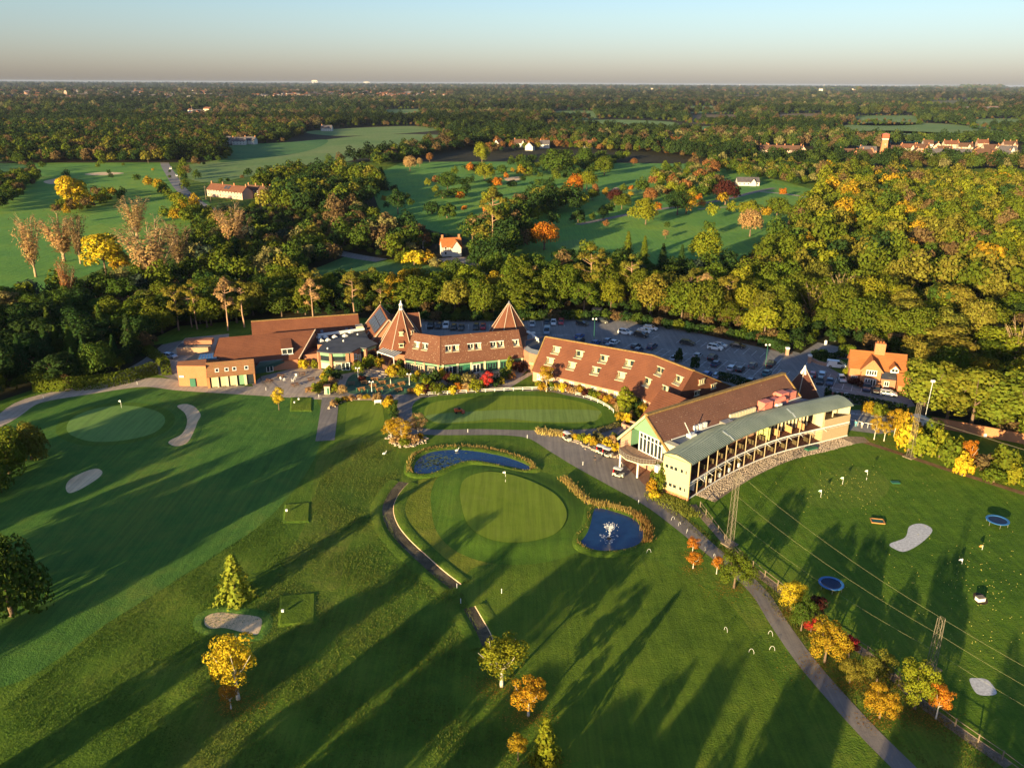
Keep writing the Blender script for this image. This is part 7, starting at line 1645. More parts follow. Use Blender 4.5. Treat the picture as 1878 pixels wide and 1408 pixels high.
for i, (px, py) in enumerate(((858, 793), (967, 804), (1069, 853), (1171, 924), (488, 716), (585, 729), (838, 1078), (845, 1106), (80, 731), (252, 705), (920, 1088))):
    m = MB(); m.tube((0, 0, 0), (0, 0, .8), .06, .06, 6); m.lathe((0, 0, .8), [(.07, 0), (.03, .06)], 6)
    m.build('marker_post', M_white, loc=(*G(px, py), .03), label='white marker post ' + ['by the putting green drive', 'where the drive widens', 'opposite the golf carts', 'by the reeds where the drive narrows', 'on the gravel path edge', 'by the top of the straight path', 'at the lower end of the long ditch', 'at the upper end of the short ditch', 'at the left bend of the gravel path', 'below the curved hedge', 'alone on the fairway below the island green'][i], cat='marker post', group='white marker posts')
for i, (px, py) in enumerate(((1234, 953), (1246, 963), (1260, 976), (1293, 1007), (1310, 1022), (1331, 1157), (1413, 1164), (1378, 1197), (1416, 1192), (1190, 1013))):
    m = MB(); P = [(.36 * cos(pi * k / 8), 0, .72 * sin(pi * k / 8)) for k in range(9)]
    for a, b in zip(P, P[1:]): m.tube(a, b, .022, .022, 5, cap=False)
    m.build('wire_hoop', M_white, loc=(*G(px, py), 0), rz=.5 + i * .3, label='white hoop %s' % ['nearest the range end wall beside the drive', 'second along the drive', 'third along the drive', 'fourth along the drive, near the orange trees', 'fifth along the drive, touching the round tree', 'on the fairway right of the shadowed mound', 'beside the drive opposite the maroon tree', 'on the grass, lower left of a pair', 'on the grass, lower right of a pair', 'at the edge of the fountain pond'][i], cat='hoop', group='white hoops beside the drive')
for i, (px, py, nm) in enumerate(((540, 741, 'upper'), (548, 735, 'upper'), (526, 940, 'middle'), (519, 1125, 'lower'))):
    m = MB(); m.box((0, 0, 0), (.36, .26, .34)); m.box((.0, 0, .34), (.4, .3, .05)); m.build('tee_box_bin', M_white, loc=(*G(px, py), .34), label='small white bin on the %s square tee%s' % (nm, ', further of two' if i == 1 else ''), cat='bin')
# fountain
fo = empty('fountain', (*G(1117, 988), .1), label='white fountain spraying in the round pond', cat='fountain')
g = NG('fountain_spray'); g.b.inputs['Alpha'].default_value = .4; M_spray = g.done((.9, .92, .95), .6, .3)
r = np.random.default_rng(9); m = MB()
for k in range(260):
    a = r.uniform(0, 2 * pi); v = r.uniform(.1, 1.35); t = r.uniform(.05, 1.0); z = 2.7 * (1 - (1 - t * 1.35) ** 2) * r.uniform(.75, 1.05)
    if z < 0: continue
    x, y = cos(a) * v * t * 1.15 + .25 * t, sin(a) * v * t * 1.1; s_ = r.uniform(.03, .085)
    m.add([(x - s_, y, z), (x, y - s_, z + s_ * .3), (x + s_, y, z), (x, y + s_, z - s_ * .3), (x, y, z + s_ * 2.2)], [(0, 1, 4), (1, 2, 4), (2, 3, 4), (3, 0, 4)])
m.build('spray', M_spray, fo, kind='stuff')
m = MB(); m.lathe((0, 0, -.05), [(.5, 0), (.4, .15), (.12, .25)], 8); m.build('nozzle', M_black, fo)
m = MB()
for k in range(40):
    a = r.uniform(0, 2 * pi); d = r.uniform(.3, 1.9); s_ = r.uniform(.05, .16); x, y = d * cos(a), d * sin(a); m.add([(x - s_, y - s_, .02), (x + s_, y - s_, .02), (x + s_, y + s_, .03), (x - s_, y + s_, .02)], [(0, 1, 2, 3)])
m.build('foam', M_spray, fo, kind='stuff')
for nm, px, py, lab in (('swan', 838, 828, 'white swan on the long pond by the reeds'), ('swan', 705, 833, 'white bird standing on the rough left of the long pond')):
    o = empty(nm, (*G(px, py), .12 if px > 800 else .01), .6, label=lab, cat='bird')
    m = MB(); rings = [(-.5, .05, .3), (-.3, .2, .24), (0, .26, .22), (.25, .2, .25), (.4, .08, .3)]
    for (x0, r0, z0), (x1, r1, z1) in zip(rings, rings[1:]): m.tube((x0, 0, z0), (x1, 0, z1), r0, r1, 8, cap=False)
    m.tube((.32, 0, .3), (.5, 0, .7), .06, .045, 6); m.tube((.5, 0, .7), (.62, 0, .72), .055, .03, 6); m.build('body', M_white, o)
    MB().tube((.62, 0, .715), (.72, 0, .69), .022, .012, 5).build('beak', M_wood_l, o)
    if px < 800:
        for sy in (-.08, .08): MB().tube((0, sy, 0), (0, sy, .2), .015, .015, 4).build('leg', M_black, o)
# lattice masts and net cables
def mast(px, base, top, label, wd=.95, extra=0):
    x, y = G(px, base); d = fwd + RT * ((px - 939) / FPX) - UP * ((top - 704) / FPX); H = CAM_H + d.z * hypot(x, y) / hypot(d.x, d.y)
    o = empty('lattice_mast', (x, y, 0), .6, label=label, cat='mast', group='lattice net masts of the range')
    L = []
    for sx, sy in ((-1, -1), (1, -1), (1, 1), (-1, 1)):
        a, b = Vector((sx * wd / 2, sy * wd / 2, 0)), Vector((sx * wd * .36, sy * wd * .36, H)); L.append((a, b)); MB().tube(a, b, .042, .035, 5).build('leg', M_mast, o)
    m = MB(); n = int(H / 1.25)
    for k in range(n):
        for i in range(4):
            (a, b), (c, e) = L[i], L[(i + 1) % 4]; p, q = a.lerp(b, k / n), c.lerp(e, (k + 1) / n); p2, q2 = a.lerp(b, (k + 1) / n), c.lerp(e, (k + 1) / n)
            m.tube(p, q, .02, .02, 4, cap=False); m.tube(p2, q2, .018, .018, 4, cap=False)
    m.build('bracing', M_mast, o, kind='stuff')
    MB().box((0, 0, -.02), (wd + 1.2, wd + 1.2, .25)).build('concrete_base', M_cob, o)
    return x, y, H
m1 = mast(1338, 998, 864, 'tall lattice mast between the range building and the drive'); m2 = mast(1706, 1228, 1127, 'lattice mast standing among the autumn trees at the lower right'); m3 = mast(1668, 838, 735, 'lattice mast rising through the golden hedge of the range')
m2e = (m2[0] * 2 - m1[0] * 1.0 + 4, m2[1] * 2 - m1[1], m2[2])
for nm, f_, lab in (('net_cable', 1.0, 'highest net cable running between the lattice masts'), ('net_cable', .7, 'middle net cable running between the lattice masts'), ('net_cable', .38, 'lowest net cable running between the lattice masts')):
    m = MB()
    for a, b in ((m1, m2), (m2, m2e)):
        P = [Vector((a[0], a[1], a[2] * f_)).lerp(Vector((b[0], b[1], b[2] * f_)), k / 8) - Vector((0, 0, 1.1 * (1 - (k / 4 - 1) ** 2))) for k in range(9)]
        for p, q in zip(P, P[1:]): m.tube(p, q, .011, .011, 4, cap=False)
    m.build(nm, plain('pale_net_rope', (.34, .32, .16), .8, var=.1), label=lab, cat='cable', group='net cables of the range')
m = MB(); a, b = Vector((m3[0], m3[1], m3[2] * .75)), Vector((*G(1960, 850, 9), 9))
for k in range(8): m.tube(a.lerp(b, k / 8), a.lerp(b, (k + 1) / 8), .035, .035, 4, cap=False)
m.build('net_cable', M_mast, label='net cable leaving the far mast to the right', cat='cable', group='net cables of the range')
o = empty('floodlight', (*G(1691, 790), 0), label='white floodlight on a tall pole in front of the pine row', cat='floodlight'); MB().tube((0, 0, 0), (.3, 0, 12), .09, .06, 6).build('pole', M_white, o); MB().box((.3, 0, 12), (.8, .5, .5)).build('lamp', M_white, o)
def trampoline(px, py, label):
    o = empty('trampoline', (*G(px, py), 0), .3, label=label, cat='trampoline', group='blue trampolines used as range targets'); R0, R1, z = 1.95, 1.55, .85; n = 24; m = MB()
    vs = []; 
    for rr, zz in ((R1, z), (R1, z + .07), (R0, z + .07), (R0, z)): vs += [(rr * cos(2 * pi * i / n), rr * sin(2 * pi * i / n), zz) for i in range(n)]
    m.add(vs, [(k * n + i, k * n + (i + 1) % n, ((k + 1) % 4) * n + (i + 1) % n, ((k + 1) % 4) * n + i) for k in range(4) for i in range(n)]); m.build('pad', plain('blue_pad', (.04, .17, .42), .5, var=.1), o)
    MB().prism([(R1 * cos(2 * pi * i / n), R1 * sin(2 * pi * i / n)) for i in range(n)], z - .03, z).build('mat', plain('navy_mat', (.012, .03, .08), .7), o)
    for i in range(6): a = i * pi / 3; MB().tube((1.75 * cos(a), 1.75 * sin(a), 0), (1.75 * cos(a), 1.75 * sin(a), z), .035, .035, 5).build('leg', M_metal, o)
    MB().tube((1.75, 0, .05), (1.75 * cos(pi / 3), 1.75 * sin(pi / 3), .05), .03, .03, 5).build('foot_rail', M_metal, o)
trampoline(1523, 1078, 'blue trampoline beside the autumn trees, nearer of two'); trampoline(1828, 961, 'blue trampoline at the right edge of the range, further of two')
o = empty('range_target', (*G(1609, 957), .02), radians(-12), label='wooden framed green target lying on the range', cat='target'); m = MB()
for a, b in (((-1.1, -.8), (1.1, -.8)), ((1.1, -.8), (1.1, .8)), ((1.1, .8), (-1.1, .8)), ((-1.1, .8), (-1.1, -.8))): m.beam((*a, .2), (*b, .2), .16, .2)
m.build('frame', M_wood_l, o); MB().prism([(-1, -.7), (1, -.7), (1, .7), (-1, .7)], .08, .2).build('mat', M_dgreen, o)
MB().box((*G(1642, 885), .02), (1.6, 1.0, .15)).build('green_mat', M_dgreen, label='small green mat right of the range target green', cat='mat')
MB().prism([RGp(39, -2.4, 0).xy, RGp(42, -2.4, 0).xy, RGp(42, -1.3, 0).xy, RGp(39, -1.3, 0).xy], .02, .4).build('green_mat', M_dgreen, label='dark green mat on the cobbles before the end block', cat='mat')
o = empty('target_box', (*G(1797, 1101), .02), .2, label='white box on a brown patch far out on the range', cat='target'); MB().box((0, 0, 0), (1.2, .8, .6)).build('box', M_white, o); MB().box((0, 0, .6), (1.3, .9, .08)).build('lid', M_wood_g, o)
r = np.random.default_rng(3); m = MB()
for k in range(280):
    cx_, cy_, sx_, sy_ = ((1545, 893, 34, 18), (1545, 893, 60, 26), (1790, 1045, 55, 38), (1800, 1120, 70, 70), (1700, 1000, 120, 90))[int(r.integers(5))]
    px, py = r.normal(cx_, sx_), r.normal(cy_, sy_)
    x, y = G(px, py)
    if not inside(world_poly(RANGE), x, y): continue
    s_ = .06; m.add([(x - s_, y, .06), (x, y - s_, .06), (x + s_, y, .06), (x, y + s_, .06), (x, y, .13)], [(0, 1, 4), (1, 2, 4), (2, 3, 4), (3, 0, 4)])
m.build('range_balls', plain('yellow_range_balls', (.8, .7, .15), .5, var=.2), kind='stuff')

# ================================================================ fences, walls, hedges
def along(C, step):
    out = []; acc = 0.0
    for a, b in zip(C, C[1:]):
        a, b = Vector(a), Vector(b); l = (b - a).length; d = (step - acc) if acc else 0
        while d < l: out.append(a.lerp(b, d / l)); d += step
        acc = (l - (d - step)) % step
    return out
def fence(name, px, step, h, mat, label, rails=(.95,), post=.12, rail=.12, smooth=True, railm=None):
    C = [G(*p) for p in px]; C = catmull(C, False, 6) if smooth else C
    o = empty(name, (0, 0, 0), label=label, cat='fence')
    pm = MB().box((0, 0, 0), (post, post, h)).mesh('post', mat)
    P = along(C, step)
    for p in P: link('post', pm, o, (p.x, p.y, 0))
    for z in rails:
        m = MB()
        for a, b in zip(P, P[1:]): m.beam((a.x, a.y, h * z), (b.x, b.y, h * z), .06, rail)
        m.build('rail', railm or mat, o)
    return o
fence('post_and_rail_fence', [(768, 726), (810, 724), (850, 721), (905, 718.5), (960, 716), (1000, 715), (1030, 718), (1060, 726), (1090, 736), (1115, 749), (1128, 760)], 2.45, .95, M_white, 'white post and rail fence curving round the back of the putting green', rails=(.93, .5))
fence('range_fence', [(1284, 930), (1312, 968), (1340, 1004), (1380, 1040), (1440, 1087), (1500, 1142), (1600, 1204), (1700, 1294), (1850, 1400), (1900, 1440)], 3.0, 1.25, M_wood_g, 'weathered post fence between the drive trees and the range', rails=(.9, .35), post=.13, rail=.07)
fence('terrace_railing', [(477, 690), (481, 703), (495, 716)], 1.3, 1.0, M_black, 'thin black railing at the left of the paved terrace', rails=(.95, .5), post=.06, rail=.05)
fence('yard_railing', [(1556, 776), (1566, 779), (1588, 784), (1612, 789)], 2.2, 1.2, M_white, 'white railing round the yard at the end of the range', rails=(.95,), post=.08, rail=.08)
ribbon('fence_margin', [(1270, 925), (1312, 972), (1345, 1010), (1380, 1044), (1440, 1090), (1500, 1145), (1600, 1207), (1700, 1297), (1850, 1404)], 1.5, .02, M_cob)
def wall(name, px, h, th, mat, label, cap=None):
    C = [G(*p) for p in px]; o = empty(name, (0, 0, 0), label=label, cat='wall'); m = MB(); k = MB()
    for a, b in zip(C, C[1:]): m.beam((*a, h / 2), (*b, h / 2), th, h); k.beam((*a, h + .05), (*b, h + .05), th + .1, .1)
    m.build('brickwork', mat, o); k.build('coping', cap or mat, o)
wall('brick_wall', [(1706, 782), (1790, 797), (1878, 814), (2000, 838)], 2.3, .3, M_brick3, 'long orange brick wall below the row of pines')
wall('low_wall', [(1486, 661), (1500, 668), (1518, 672)], .9, .4, M_brick2, 'low pinkish wall at the car park entrance')
wall('brick_planter', [(1141, 784), (1160, 791), (1166, 782), (1148, 776), (1141, 784)], 1.0, .35, M_brick2, 'low square brick planter beside the clubhouse gable')
wall('timber_screen', [(702, 676), (712, 681), (716, 670)], 1.4, .3, M_wood_d, 'brown timber screen beside the restaurant steps')
for i, (px, py) in enumerate(((1443, 651), (1484, 665))):
    o = empty('gate_pier', (*G(px, py), 0), label='brick gate pier with white cap, %s of the entrance' % ('left', 'right')[i], cat='gate pier', group='gate piers'); MB().box((0, 0, 0), (.8, .8, 1.9)).build('pier', M_brick2, o); MB().box((0, 0, 1.9), (1.0, 1.0, .5)).build('cap', M_white, o)
for px, py, w_, h, lab in ((1531, 627, .9, 1.2, 'small pinkish sign at the wood edge by the entrance road'), (1514, 672 - 40, .7, 1.2, 'white bin on the verge of the entrance road')):
    o = empty('roadside_sign' if w_ > .8 else 'litter_bin', (*G(px, py), 0), label=lab, cat='sign' if w_ > .8 else 'bin')
    if w_ > .8: MB().tube((0, 0, 0), (0, 0, 1.6), .05, .05, 5).build('post', M_white, o); MB().box((0, 0, 1.5), (1.1, .1, .8)).build('board', M_pink, o)
    else: MB().lathe((0, 0, 0), [(.4, 0), (.45, 1.1), (.5, 1.15), (.2, 1.4)], 8).build('drum', M_white, o)
o = empty('barrier', (*G(1539, 726), 0), radians(-8), label='red and white barrier beside the range hedge', cat='barrier')
for k in range(4): MB().box((-1.6 + k * 1.05, 0, .1), (.95, .25, .9)).build('panel', M_pink if k % 2 == 0 else M_white, o)
def hedge(px, wd, h, col, label, size=.42, dens=16, name='clipped_hedge', smooth=True):
    C = [G(*p) for p in px]; C = catmull(C, False, 4) if smooth else C; r = np.random.default_rng(int(px[0][0])); L, R = ribbon_pts(C, wd); P = []; N = []
    for i in range(len(C) - 1):
        a, b, c, d = Vector(L[i]), Vector(L[i + 1]), Vector(R[i]), Vector(R[i + 1]); l = (b - a).length
        for side in range(3):
            A_ = l * (h if side else wd); 
            for _ in range(max(3, int(A_ * dens))):
                t, v = r.uniform(), r.uniform(); p0, p1 = a.lerp(b, t), c.lerp(d, t); nn = (p0 - p1).normalized()
                if side == 0: q = p0.lerp(p1, v); P.append((q.x, q.y, h + r.normal(0, .06))); N.append((0, 0, 1))
                elif side == 1: P.append((p0.x, p0.y, h * v)); N.append((nn.x, nn.y, .2))
                else: P.append((p1.x, p1.y, h * v)); N.append((-nn.x, -nn.y, .2))
    for e, s_ in ((0, 1), (-1, -1)):
        a, c = Vector(L[e]), Vector(R[e]); t = Vector(C[1]) - Vector(C[0]) if e == 0 else Vector(C[-2]) - Vector(C[-1]); t.normalize()
        for _ in range(int(wd * h * dens)): q = a.lerp(c, r.uniform()); P.append((q.x, q.y, h * r.uniform())); N.append((-t.x, -t.y, .2))
    o = link(name, leaves(np.array(P), np.array(N), size, r, name, M_leaf), label=label, cat='hedge'); o.color = (*TC[col], 1); return o
hedge([(66, 716), (130, 714), (195, 708), (245, 697), (284, 684)], 3.0, 3.0, 'olive', 'long curved clipped hedge along the gravel path on the left')
hedge([(256, 640), (282, 655), (302, 672), (306, 688)], 2.4, 2.2, 'olive', 'clipped hedge turning the corner of the service yard')
hedge([(1316, 694), (1350, 702), (1390, 718)], 2.2, 1.8, 'dark', 'dark hedge behind the hotel end, before the middle rows')
hedge([(1528, 733), (1570, 738), (1620, 748), (1660, 756)], 2.2, 1.7, 'dark', 'dark hedge between the range building and the car park')
hedge([(1100, 603), (1200, 607), (1300, 625), (1400, 646), (1444, 655)][:0] or [(1390, 632), (1420, 637), (1440, 648)], 2.5, 2.6, 'dark', 'dark hedge at the gate pier corner of the car park')
hedge([(1490, 655), (1510, 660), (1530, 664)], 2.5, 2.2, 'dark', 'dark hedge behind the white van')
hedge([(1098, 792), (1120, 786), (1133, 780)], 1.4, .8, 'pale', 'low pale hedge on the corner of the putting green', dens=24, size=.3)
# reeds round the ponds
M_reed = leaf_mat('reed_blades')
def reeds(name, C, wd, n, h, col, seed=1, skip=None):
    r = np.random.default_rng(seed); V_ = []; F_ = []; N = len(C)
    for k in range(n):
        i = int(r.integers(N - 1)); a = Vector(C[i]).lerp(Vector(C[i + 1]), r.uniform()); t = Vector(C[i + 1]) - Vector(C[i]); t.normalize(); x, y = a.x - t.y * r.normal(0, wd * .3), a.y + t.x * r.normal(0, wd * .3)
        hh = h * r.uniform(.45, 1.1); an = r.uniform(0, 6.28); w_ = .07; lx, ly = r.normal(0, .22), r.normal(0, .22); b = len(V_)
        V_ += [(x - w_ * cos(an), y - w_ * sin(an), .0), (x + w_ * cos(an), y + w_ * sin(an), .0), (x + lx + w_ * .5 * cos(an), y + ly + w_ * .5 * sin(an), hh), (x + lx - w_ * .5 * cos(an), y + ly - w_ * .5 * sin(an), hh)]; F_.append((b, b + 1, b + 2, b + 3))
    me = bpy.data.meshes.new(name); me.from_pydata(V_, [], F_); at = me.attributes.new('leaf', 'FLOAT', 'FACE'); at.data.foreach_set('value', r.uniform(0, 1, len(F_)).astype(np.float32)); me.materials.append(M_reed)
    o = link(name, me, kind='stuff'); o.color = (*col, 1); return o
GOLD = (.30, .22, .07)
n1 = len(POND1); c1_ = offset(POND1, .5); reeds('reeds', c1_ + [c1_[0]], .6, 420, .5, GOLD, 1)
far1 = [p for p in catmull([G(*q) for q in ((752, 868), (752, 845), (775, 828), (830, 820), (885, 823), (935, 834), (972, 850), (978, 860))], False, 6)]; reeds('reeds', far1, 1.0, 1100, .75, GOLD, 2)
c2_ = offset(POND2, .4); reeds('reeds', c2_ + [c2_[0]], .6, 420, .5, GOLD, 3)
reeds('reeds', catmull([G(*q) for q in ((1032, 880), (1045, 890), (1062, 908), (1085, 925), (1110, 928), (1140, 936), (1165, 946))], False, 6), 1.7, 1500, 1.0, (.30, .22, .07), 4)
reeds('reeds', catmull([G(*q) for q in ((1165, 945), (1182, 962), (1190, 980), (1184, 998))], False, 6), 1.6, 700, 1.2, (.2, .12, .04), 5)
reeds('meadow_grass_tufts', catmull([G(*q) for q in ((985, 792), (1020, 796), (1050, 800))], False, 6), 2.5, 1300, .8, (.5, .38, .13), 6)
reeds('meadow_grass_tufts', catmull([G(*q) for q in ((1200, 910), (1235, 925), (1270, 945))], False, 6), 4.5, 1600, .5, (.2, .22, .04), 7)
m = MB(); r = np.random.default_rng(8)
for k in range(260):
    px, py = r.normal(800, 26), r.normal(848, 8); x, y = G(px, py)
    if inside(POND1, x, y): s_ = r.uniform(.12, .4); m.add([(x + s_ * cos(a), y + s_ * sin(a) * .8, .10) for a in (0, 1.2, 2.4, 3.6, 4.9)], [(0, 1, 2, 3, 4)])
m.build('pondweed', M_weed, kind='stuff')
# ragged grass tufts over the rough in front
def tufts(name, px, n, h, col, seed, wd=.06):
    P = world_poly(px); r = np.random.default_rng(seed); xs = [p[0] for p in P]; ys = [p[1] for p in P]
    X, Y = r.uniform(min(xs), max(xs), n * 3), r.uniform(min(ys), max(ys), n * 3); k = inside_np(P, X, Y); X, Y = X[k][:n], Y[k][:n]; n = len(X)
    q = np.sin(X * .5 + 2 * np.sin(Y * .23)) + np.sin(Y * .43 + X * .17); kk = q > r.uniform(-2, 1.2, n); X, Y = X[kk], Y[kk]; n = len(X)
    an = r.uniform(0, 6.28, n); hh = h * r.uniform(.4, 1.2, n); lx, ly = r.normal(0, h * .5, n), r.normal(0, h * .5, n); c, s_ = np.cos(an) * wd, np.sin(an) * wd; z = np.zeros(n)
    vs = np.stack([np.stack([X - c, Y - s_, z], 1), np.stack([X + c, Y + s_, z], 1), np.stack([X + lx, Y + ly, hh], 1)], 1)
    me = bpy.data.meshes.new(name); me.vertices.add(n * 3); me.vertices.foreach_set('co', vs.reshape(-1).astype(np.float32)); me.loops.add(n * 3); me.loops.foreach_set('vertex_index', np.arange(n * 3, dtype=np.int32)); me.polygons.add(n); me.polygons.foreach_set('loop_start', np.arange(0, n * 3, 3, dtype=np.int32))
    at = me.attributes.new('leaf', 'FLOAT', 'FACE'); at.data.foreach_set('value', r.uniform(0, 1, n).astype(np.float32)); me.materials.append(M_leaf); me.update(calc_edges=True)
    o = link(name, me, kind='stuff'); o.color = (*col, 1)
tufts('rough_grass_tufts', [(300, 1420), (420, 1200), (560, 960), (600, 830), (700, 800), (735, 870), (700, 930), (740, 1010), (850, 1090), (890, 1180), (960, 1420)], 60000, .2, (.12, .15, .03), 1)
tufts('rough_grass_tufts', [(0, 1300), (200, 1140), (500, 950), (560, 960), (420, 1200), (300, 1420), (0, 1420)], 40000, .14, (.08, .13, .022), 2)
tufts('rough_grass_tufts', [(1180, 905), (1250, 940), (1340, 1010), (1440, 1092), (1600, 1210), (1850, 1410), (1700, 1410), (1560, 1290), (1440, 1140), (1340, 1030)], 26000, .22, (.12, .11, .025), 3)

# ================================================================ garden, terrace
BEDS = {
 'in the restaurant flower beds': [(770.6, 724, 20, 18, 'yellow'), (781, 722, 22, 20, 'maroon'), (803, 722, 28, 18, 'olive'), (831, 722, 18, 14, 'yellow'), (842, 718, 18, 16, 'orange'), (786, 710, 22, 16, 'lime'), (797, 704, 24, 24, 'dark'), (780, 704, 22, 18, 'green'), (822, 702, 20, 18, 'maroon'), (833, 704, 22, 18, 'olive'), (812, 694, 20, 16, 'yellow'), (760, 700, 18, 14, 'olive'), (860, 706, 24, 20, 'pale'), (874, 718, 26, 22, 'lime'), (855, 718, 20, 16, 'tan'), (848, 703, 18, 14, 'olive'), (822, 715, 22, 8, 'green'), (907, 708, 22, 16, 'dark'), (917, 706, 16, 14, 'yellow'), (928, 696, 22, 20, 'green'), (936, 682, 18, 26, 'lime'), (951, 682, 22, 20, 'maroon'), (936, 696, 18, 14, 'rust'), (890, 712, 14, 10, 'green'), (766, 690, 14, 10, 'gold')],
 'in the bed before the pavilion': [(680, 674, 30, 20, 'lime'), (694, 674, 20, 18, 'gold'), (659, 684, 24, 22, 'olive'), (616, 694, 22, 14, 'dark'), (603, 686, 16, 14, 'lime'), (594, 696, 14, 14, 'yellow'), (610, 708, 20, 16, 'tan'), (581, 719, 22, 16, 'lime'), (614, 720, 18, 16, 'lime'), (628, 721, 18, 14, 'tan'), (593, 712, 20, 14, 'gold'), (601, 702, 20, 16, 'olive'), (663, 699, 16, 10, 'maroon'), (558, 676, 16, 18, 'yellow'), (577, 676, 12, 16, 'lime'), (602, 694, 18, 14, 'dark'), (568, 719, 14, 10, 'tan')],
 'beside the cone tower steps': [(723, 692, 24, 22, 'gold'), (737, 676, 24, 16, 'green'), (739, 692, 22, 20, 'olive'), (718, 690, 18, 20, 'yellow'), (728, 683, 20, 16, 'olive'), (755, 722, 14, 10, 'rust'), (747, 690, 14, 12, 'gold')],
 'along the rock border of the big tee': [(612, 744, 14, 10, 'tan'), (620, 739, 14, 10, 'olive'), (632, 735, 14, 8, 'gold'), (645, 733, 14, 8, 'tan'), (660, 731, 14, 8, 'tan'), (673, 731, 14, 8, 'gold'), (693, 734, 20, 12, 'tan'), (716, 738, 14, 14, 'rust'), (713, 746, 22, 18, 'yellow'), (721, 757, 20, 14, 'green'), (722, 768, 18, 14, 'dark'), (724, 776, 14, 10, 'tan')],
 'in the rock bed under the golden pair': [(725, 812, 20, 12, 'tan'), (742, 816, 22, 12, 'olive'), (758, 812, 20, 14, 'tan'), (770, 806, 16, 12, 'gold'), (735, 806, 18, 12, 'brown')],
 'along the hotel front': [(988, 712, 16, 14, 'lime'), (996, 716, 18, 14, 'gold'), (1012, 714, 18, 14, 'olive'), (1022, 715, 16, 12, 'gold'), (1033, 717, 18, 14, 'yellow'), (1043, 719, 16, 14, 'rust'), (1054, 722, 18, 12, 'tan'), (1064, 722, 16, 16, 'gold'), (1074, 727, 18, 14, 'maroon'), (1085, 728, 18, 14, 'olive'), (1095, 732, 18, 14, 'lime'), (1104, 734, 16, 14, 'rust'), (1115, 738, 18, 14, 'gold'), (1124, 742, 16, 12, 'rust'), (1134, 754, 18, 16, 'tan'), (1160, 750, 18, 24, 'green'), (1170, 752, 18, 20, 'dark'), (1178, 760, 20, 18, 'gold'), (1165, 766, 20, 14, 'olive'), (1136, 772, 16, 18, 'gold'), (1150, 776, 18, 18, 'yellow'), (1158, 768, 16, 12, 'tan')],
 'in the rockery below the clubhouse gable': [(1056, 806, 14, 10, 'yellow'), (1067, 808, 18, 12, 'lime'), (1079, 812, 18, 14, 'yellow'), (1090, 816, 18, 14, 'gold'), (1101, 812, 18, 14, 'pale'), (1112, 820, 20, 16, 'yellow'), (1123, 818, 18, 18, 'tan'), (1131, 828, 18, 16, 'yellow'), (1094, 803, 16, 12, 'pale'), (1126, 808, 16, 14, 'lime'), (1208, 898, 36, 46, 'olive'), (1196, 904, 26, 24, 'gold'), (1212, 880, 22, 26, 'green'), (1200, 912, 20, 12, 'yellow')],
 'in the range boundary thicket': [(1666, 826, 46, 56, 'yellow'), (1655, 806, 34, 54, 'gold'), (1688, 836, 44, 48, 'lime'), (1704, 820, 40, 48, 'olive'), (1722, 838, 42, 48, 'lime'), (1740, 854, 42, 46, 'olive'), (1757, 850, 36, 48, 'lime'), (1764, 872, 34, 40, 'yellow'), (1800, 862, 44, 30, 'brown'), (1838, 872, 54, 54, 'olive'), (1862, 888, 40, 36, 'lime'), (1822, 884, 40, 30, 'olive'), (1890, 900, 50, 50, 'olive'), (1680, 815, 30, 40, 'gold'), (1592, 758, 24, 20, 'gold'), (1606, 760, 24, 20, 'olive'), (1621, 764, 26, 20, 'lime')],
 'round the cottage and entrance': [(1553, 690, 20, 16, 'lime'), (1572, 706, 26, 12, 'maroon'), (1585, 706, 16, 12, 'olive'), (1552, 656, 26, 26, 'olive'), (1517, 732, 14, 22, 'dark'), (1273, 678, 16, 26, 'dark'), (1244, 664, 16, 24, 'dark'), (1505, 655, 24, 14, 'green'), (1540, 656, 20, 14, 'dark')],
 'round the white cottage': [(760, 486, 40, 26, 'yellow'), (785, 484, 34, 24, 'gold'), (738, 482, 30, 20, 'olive'), (800, 490, 26, 16, 'pale'), (820, 494, 26, 16, 'olive'), (842, 500, 24, 18, 'dark'), (862, 502, 22, 16, 'dark'), (880, 490, 34, 34, 'green'), (905, 504, 44, 34, 'green')],
 'under the wood edge by the car park': [(x, 586 + max(0, x - 1130) * .16, 26, 17, c) for x, c in zip(range(960, 1440, 19), ['dark', 'green', 'dark', 'brown', 'dark', 'olive', 'dark', 'dark', 'green', 'brown'] * 3)],
 'under the wood edge behind the restaurant': [(x, 588, 26, 16, c) for x, c in zip(range(780, 950, 19), ['dark', 'brown', 'dark', 'green', 'dark', 'dark', 'olive', 'dark', 'green'])],
 'on the far course': [(838, 362, 34, 18, 'green'), (812, 364, 26, 16, 'dark'), (870, 314, 40, 14, 'dark'), (905, 340, 24, 14, 'olive'), (940, 342, 20, 12, 'dark'), (920, 318, 20, 14, 'green'), (860, 336, 18, 10, 'dark'), (724, 352, 14, 12, 'dark'), (820, 400, 34, 26, 'green'), (792, 392, 30, 20, 'dark'), (1060, 408, 24, 22, 'dark'), (965, 322, 30, 18, 'olive')],
}
for pl, L in BEDS.items():
    gp = {}
    for b in L: gp.setdefault(b[4], []).append(b)
    for c, M_ in gp.items():
        M_.sort(key=lambda b: b[0])
        for j, (x, y, w_, h, col) in enumerate(M_):
            tall = 'tall ' if h > w_ * 1.05 else ('low ' if h < w_ * .66 else 'rounded ')
            lab = '%s%s shrub %s' % (tall, WORD[col], pl) + ('' if len(M_) == 1 else ', %s from left' % ORD[min(j, 19)])
            tree_px('shrub', x, y, y - h, col, wpx=w_ * 1.08, name='garden_shrub', label=lab, cat='shrub', group='shrubs ' + pl, var=.1)
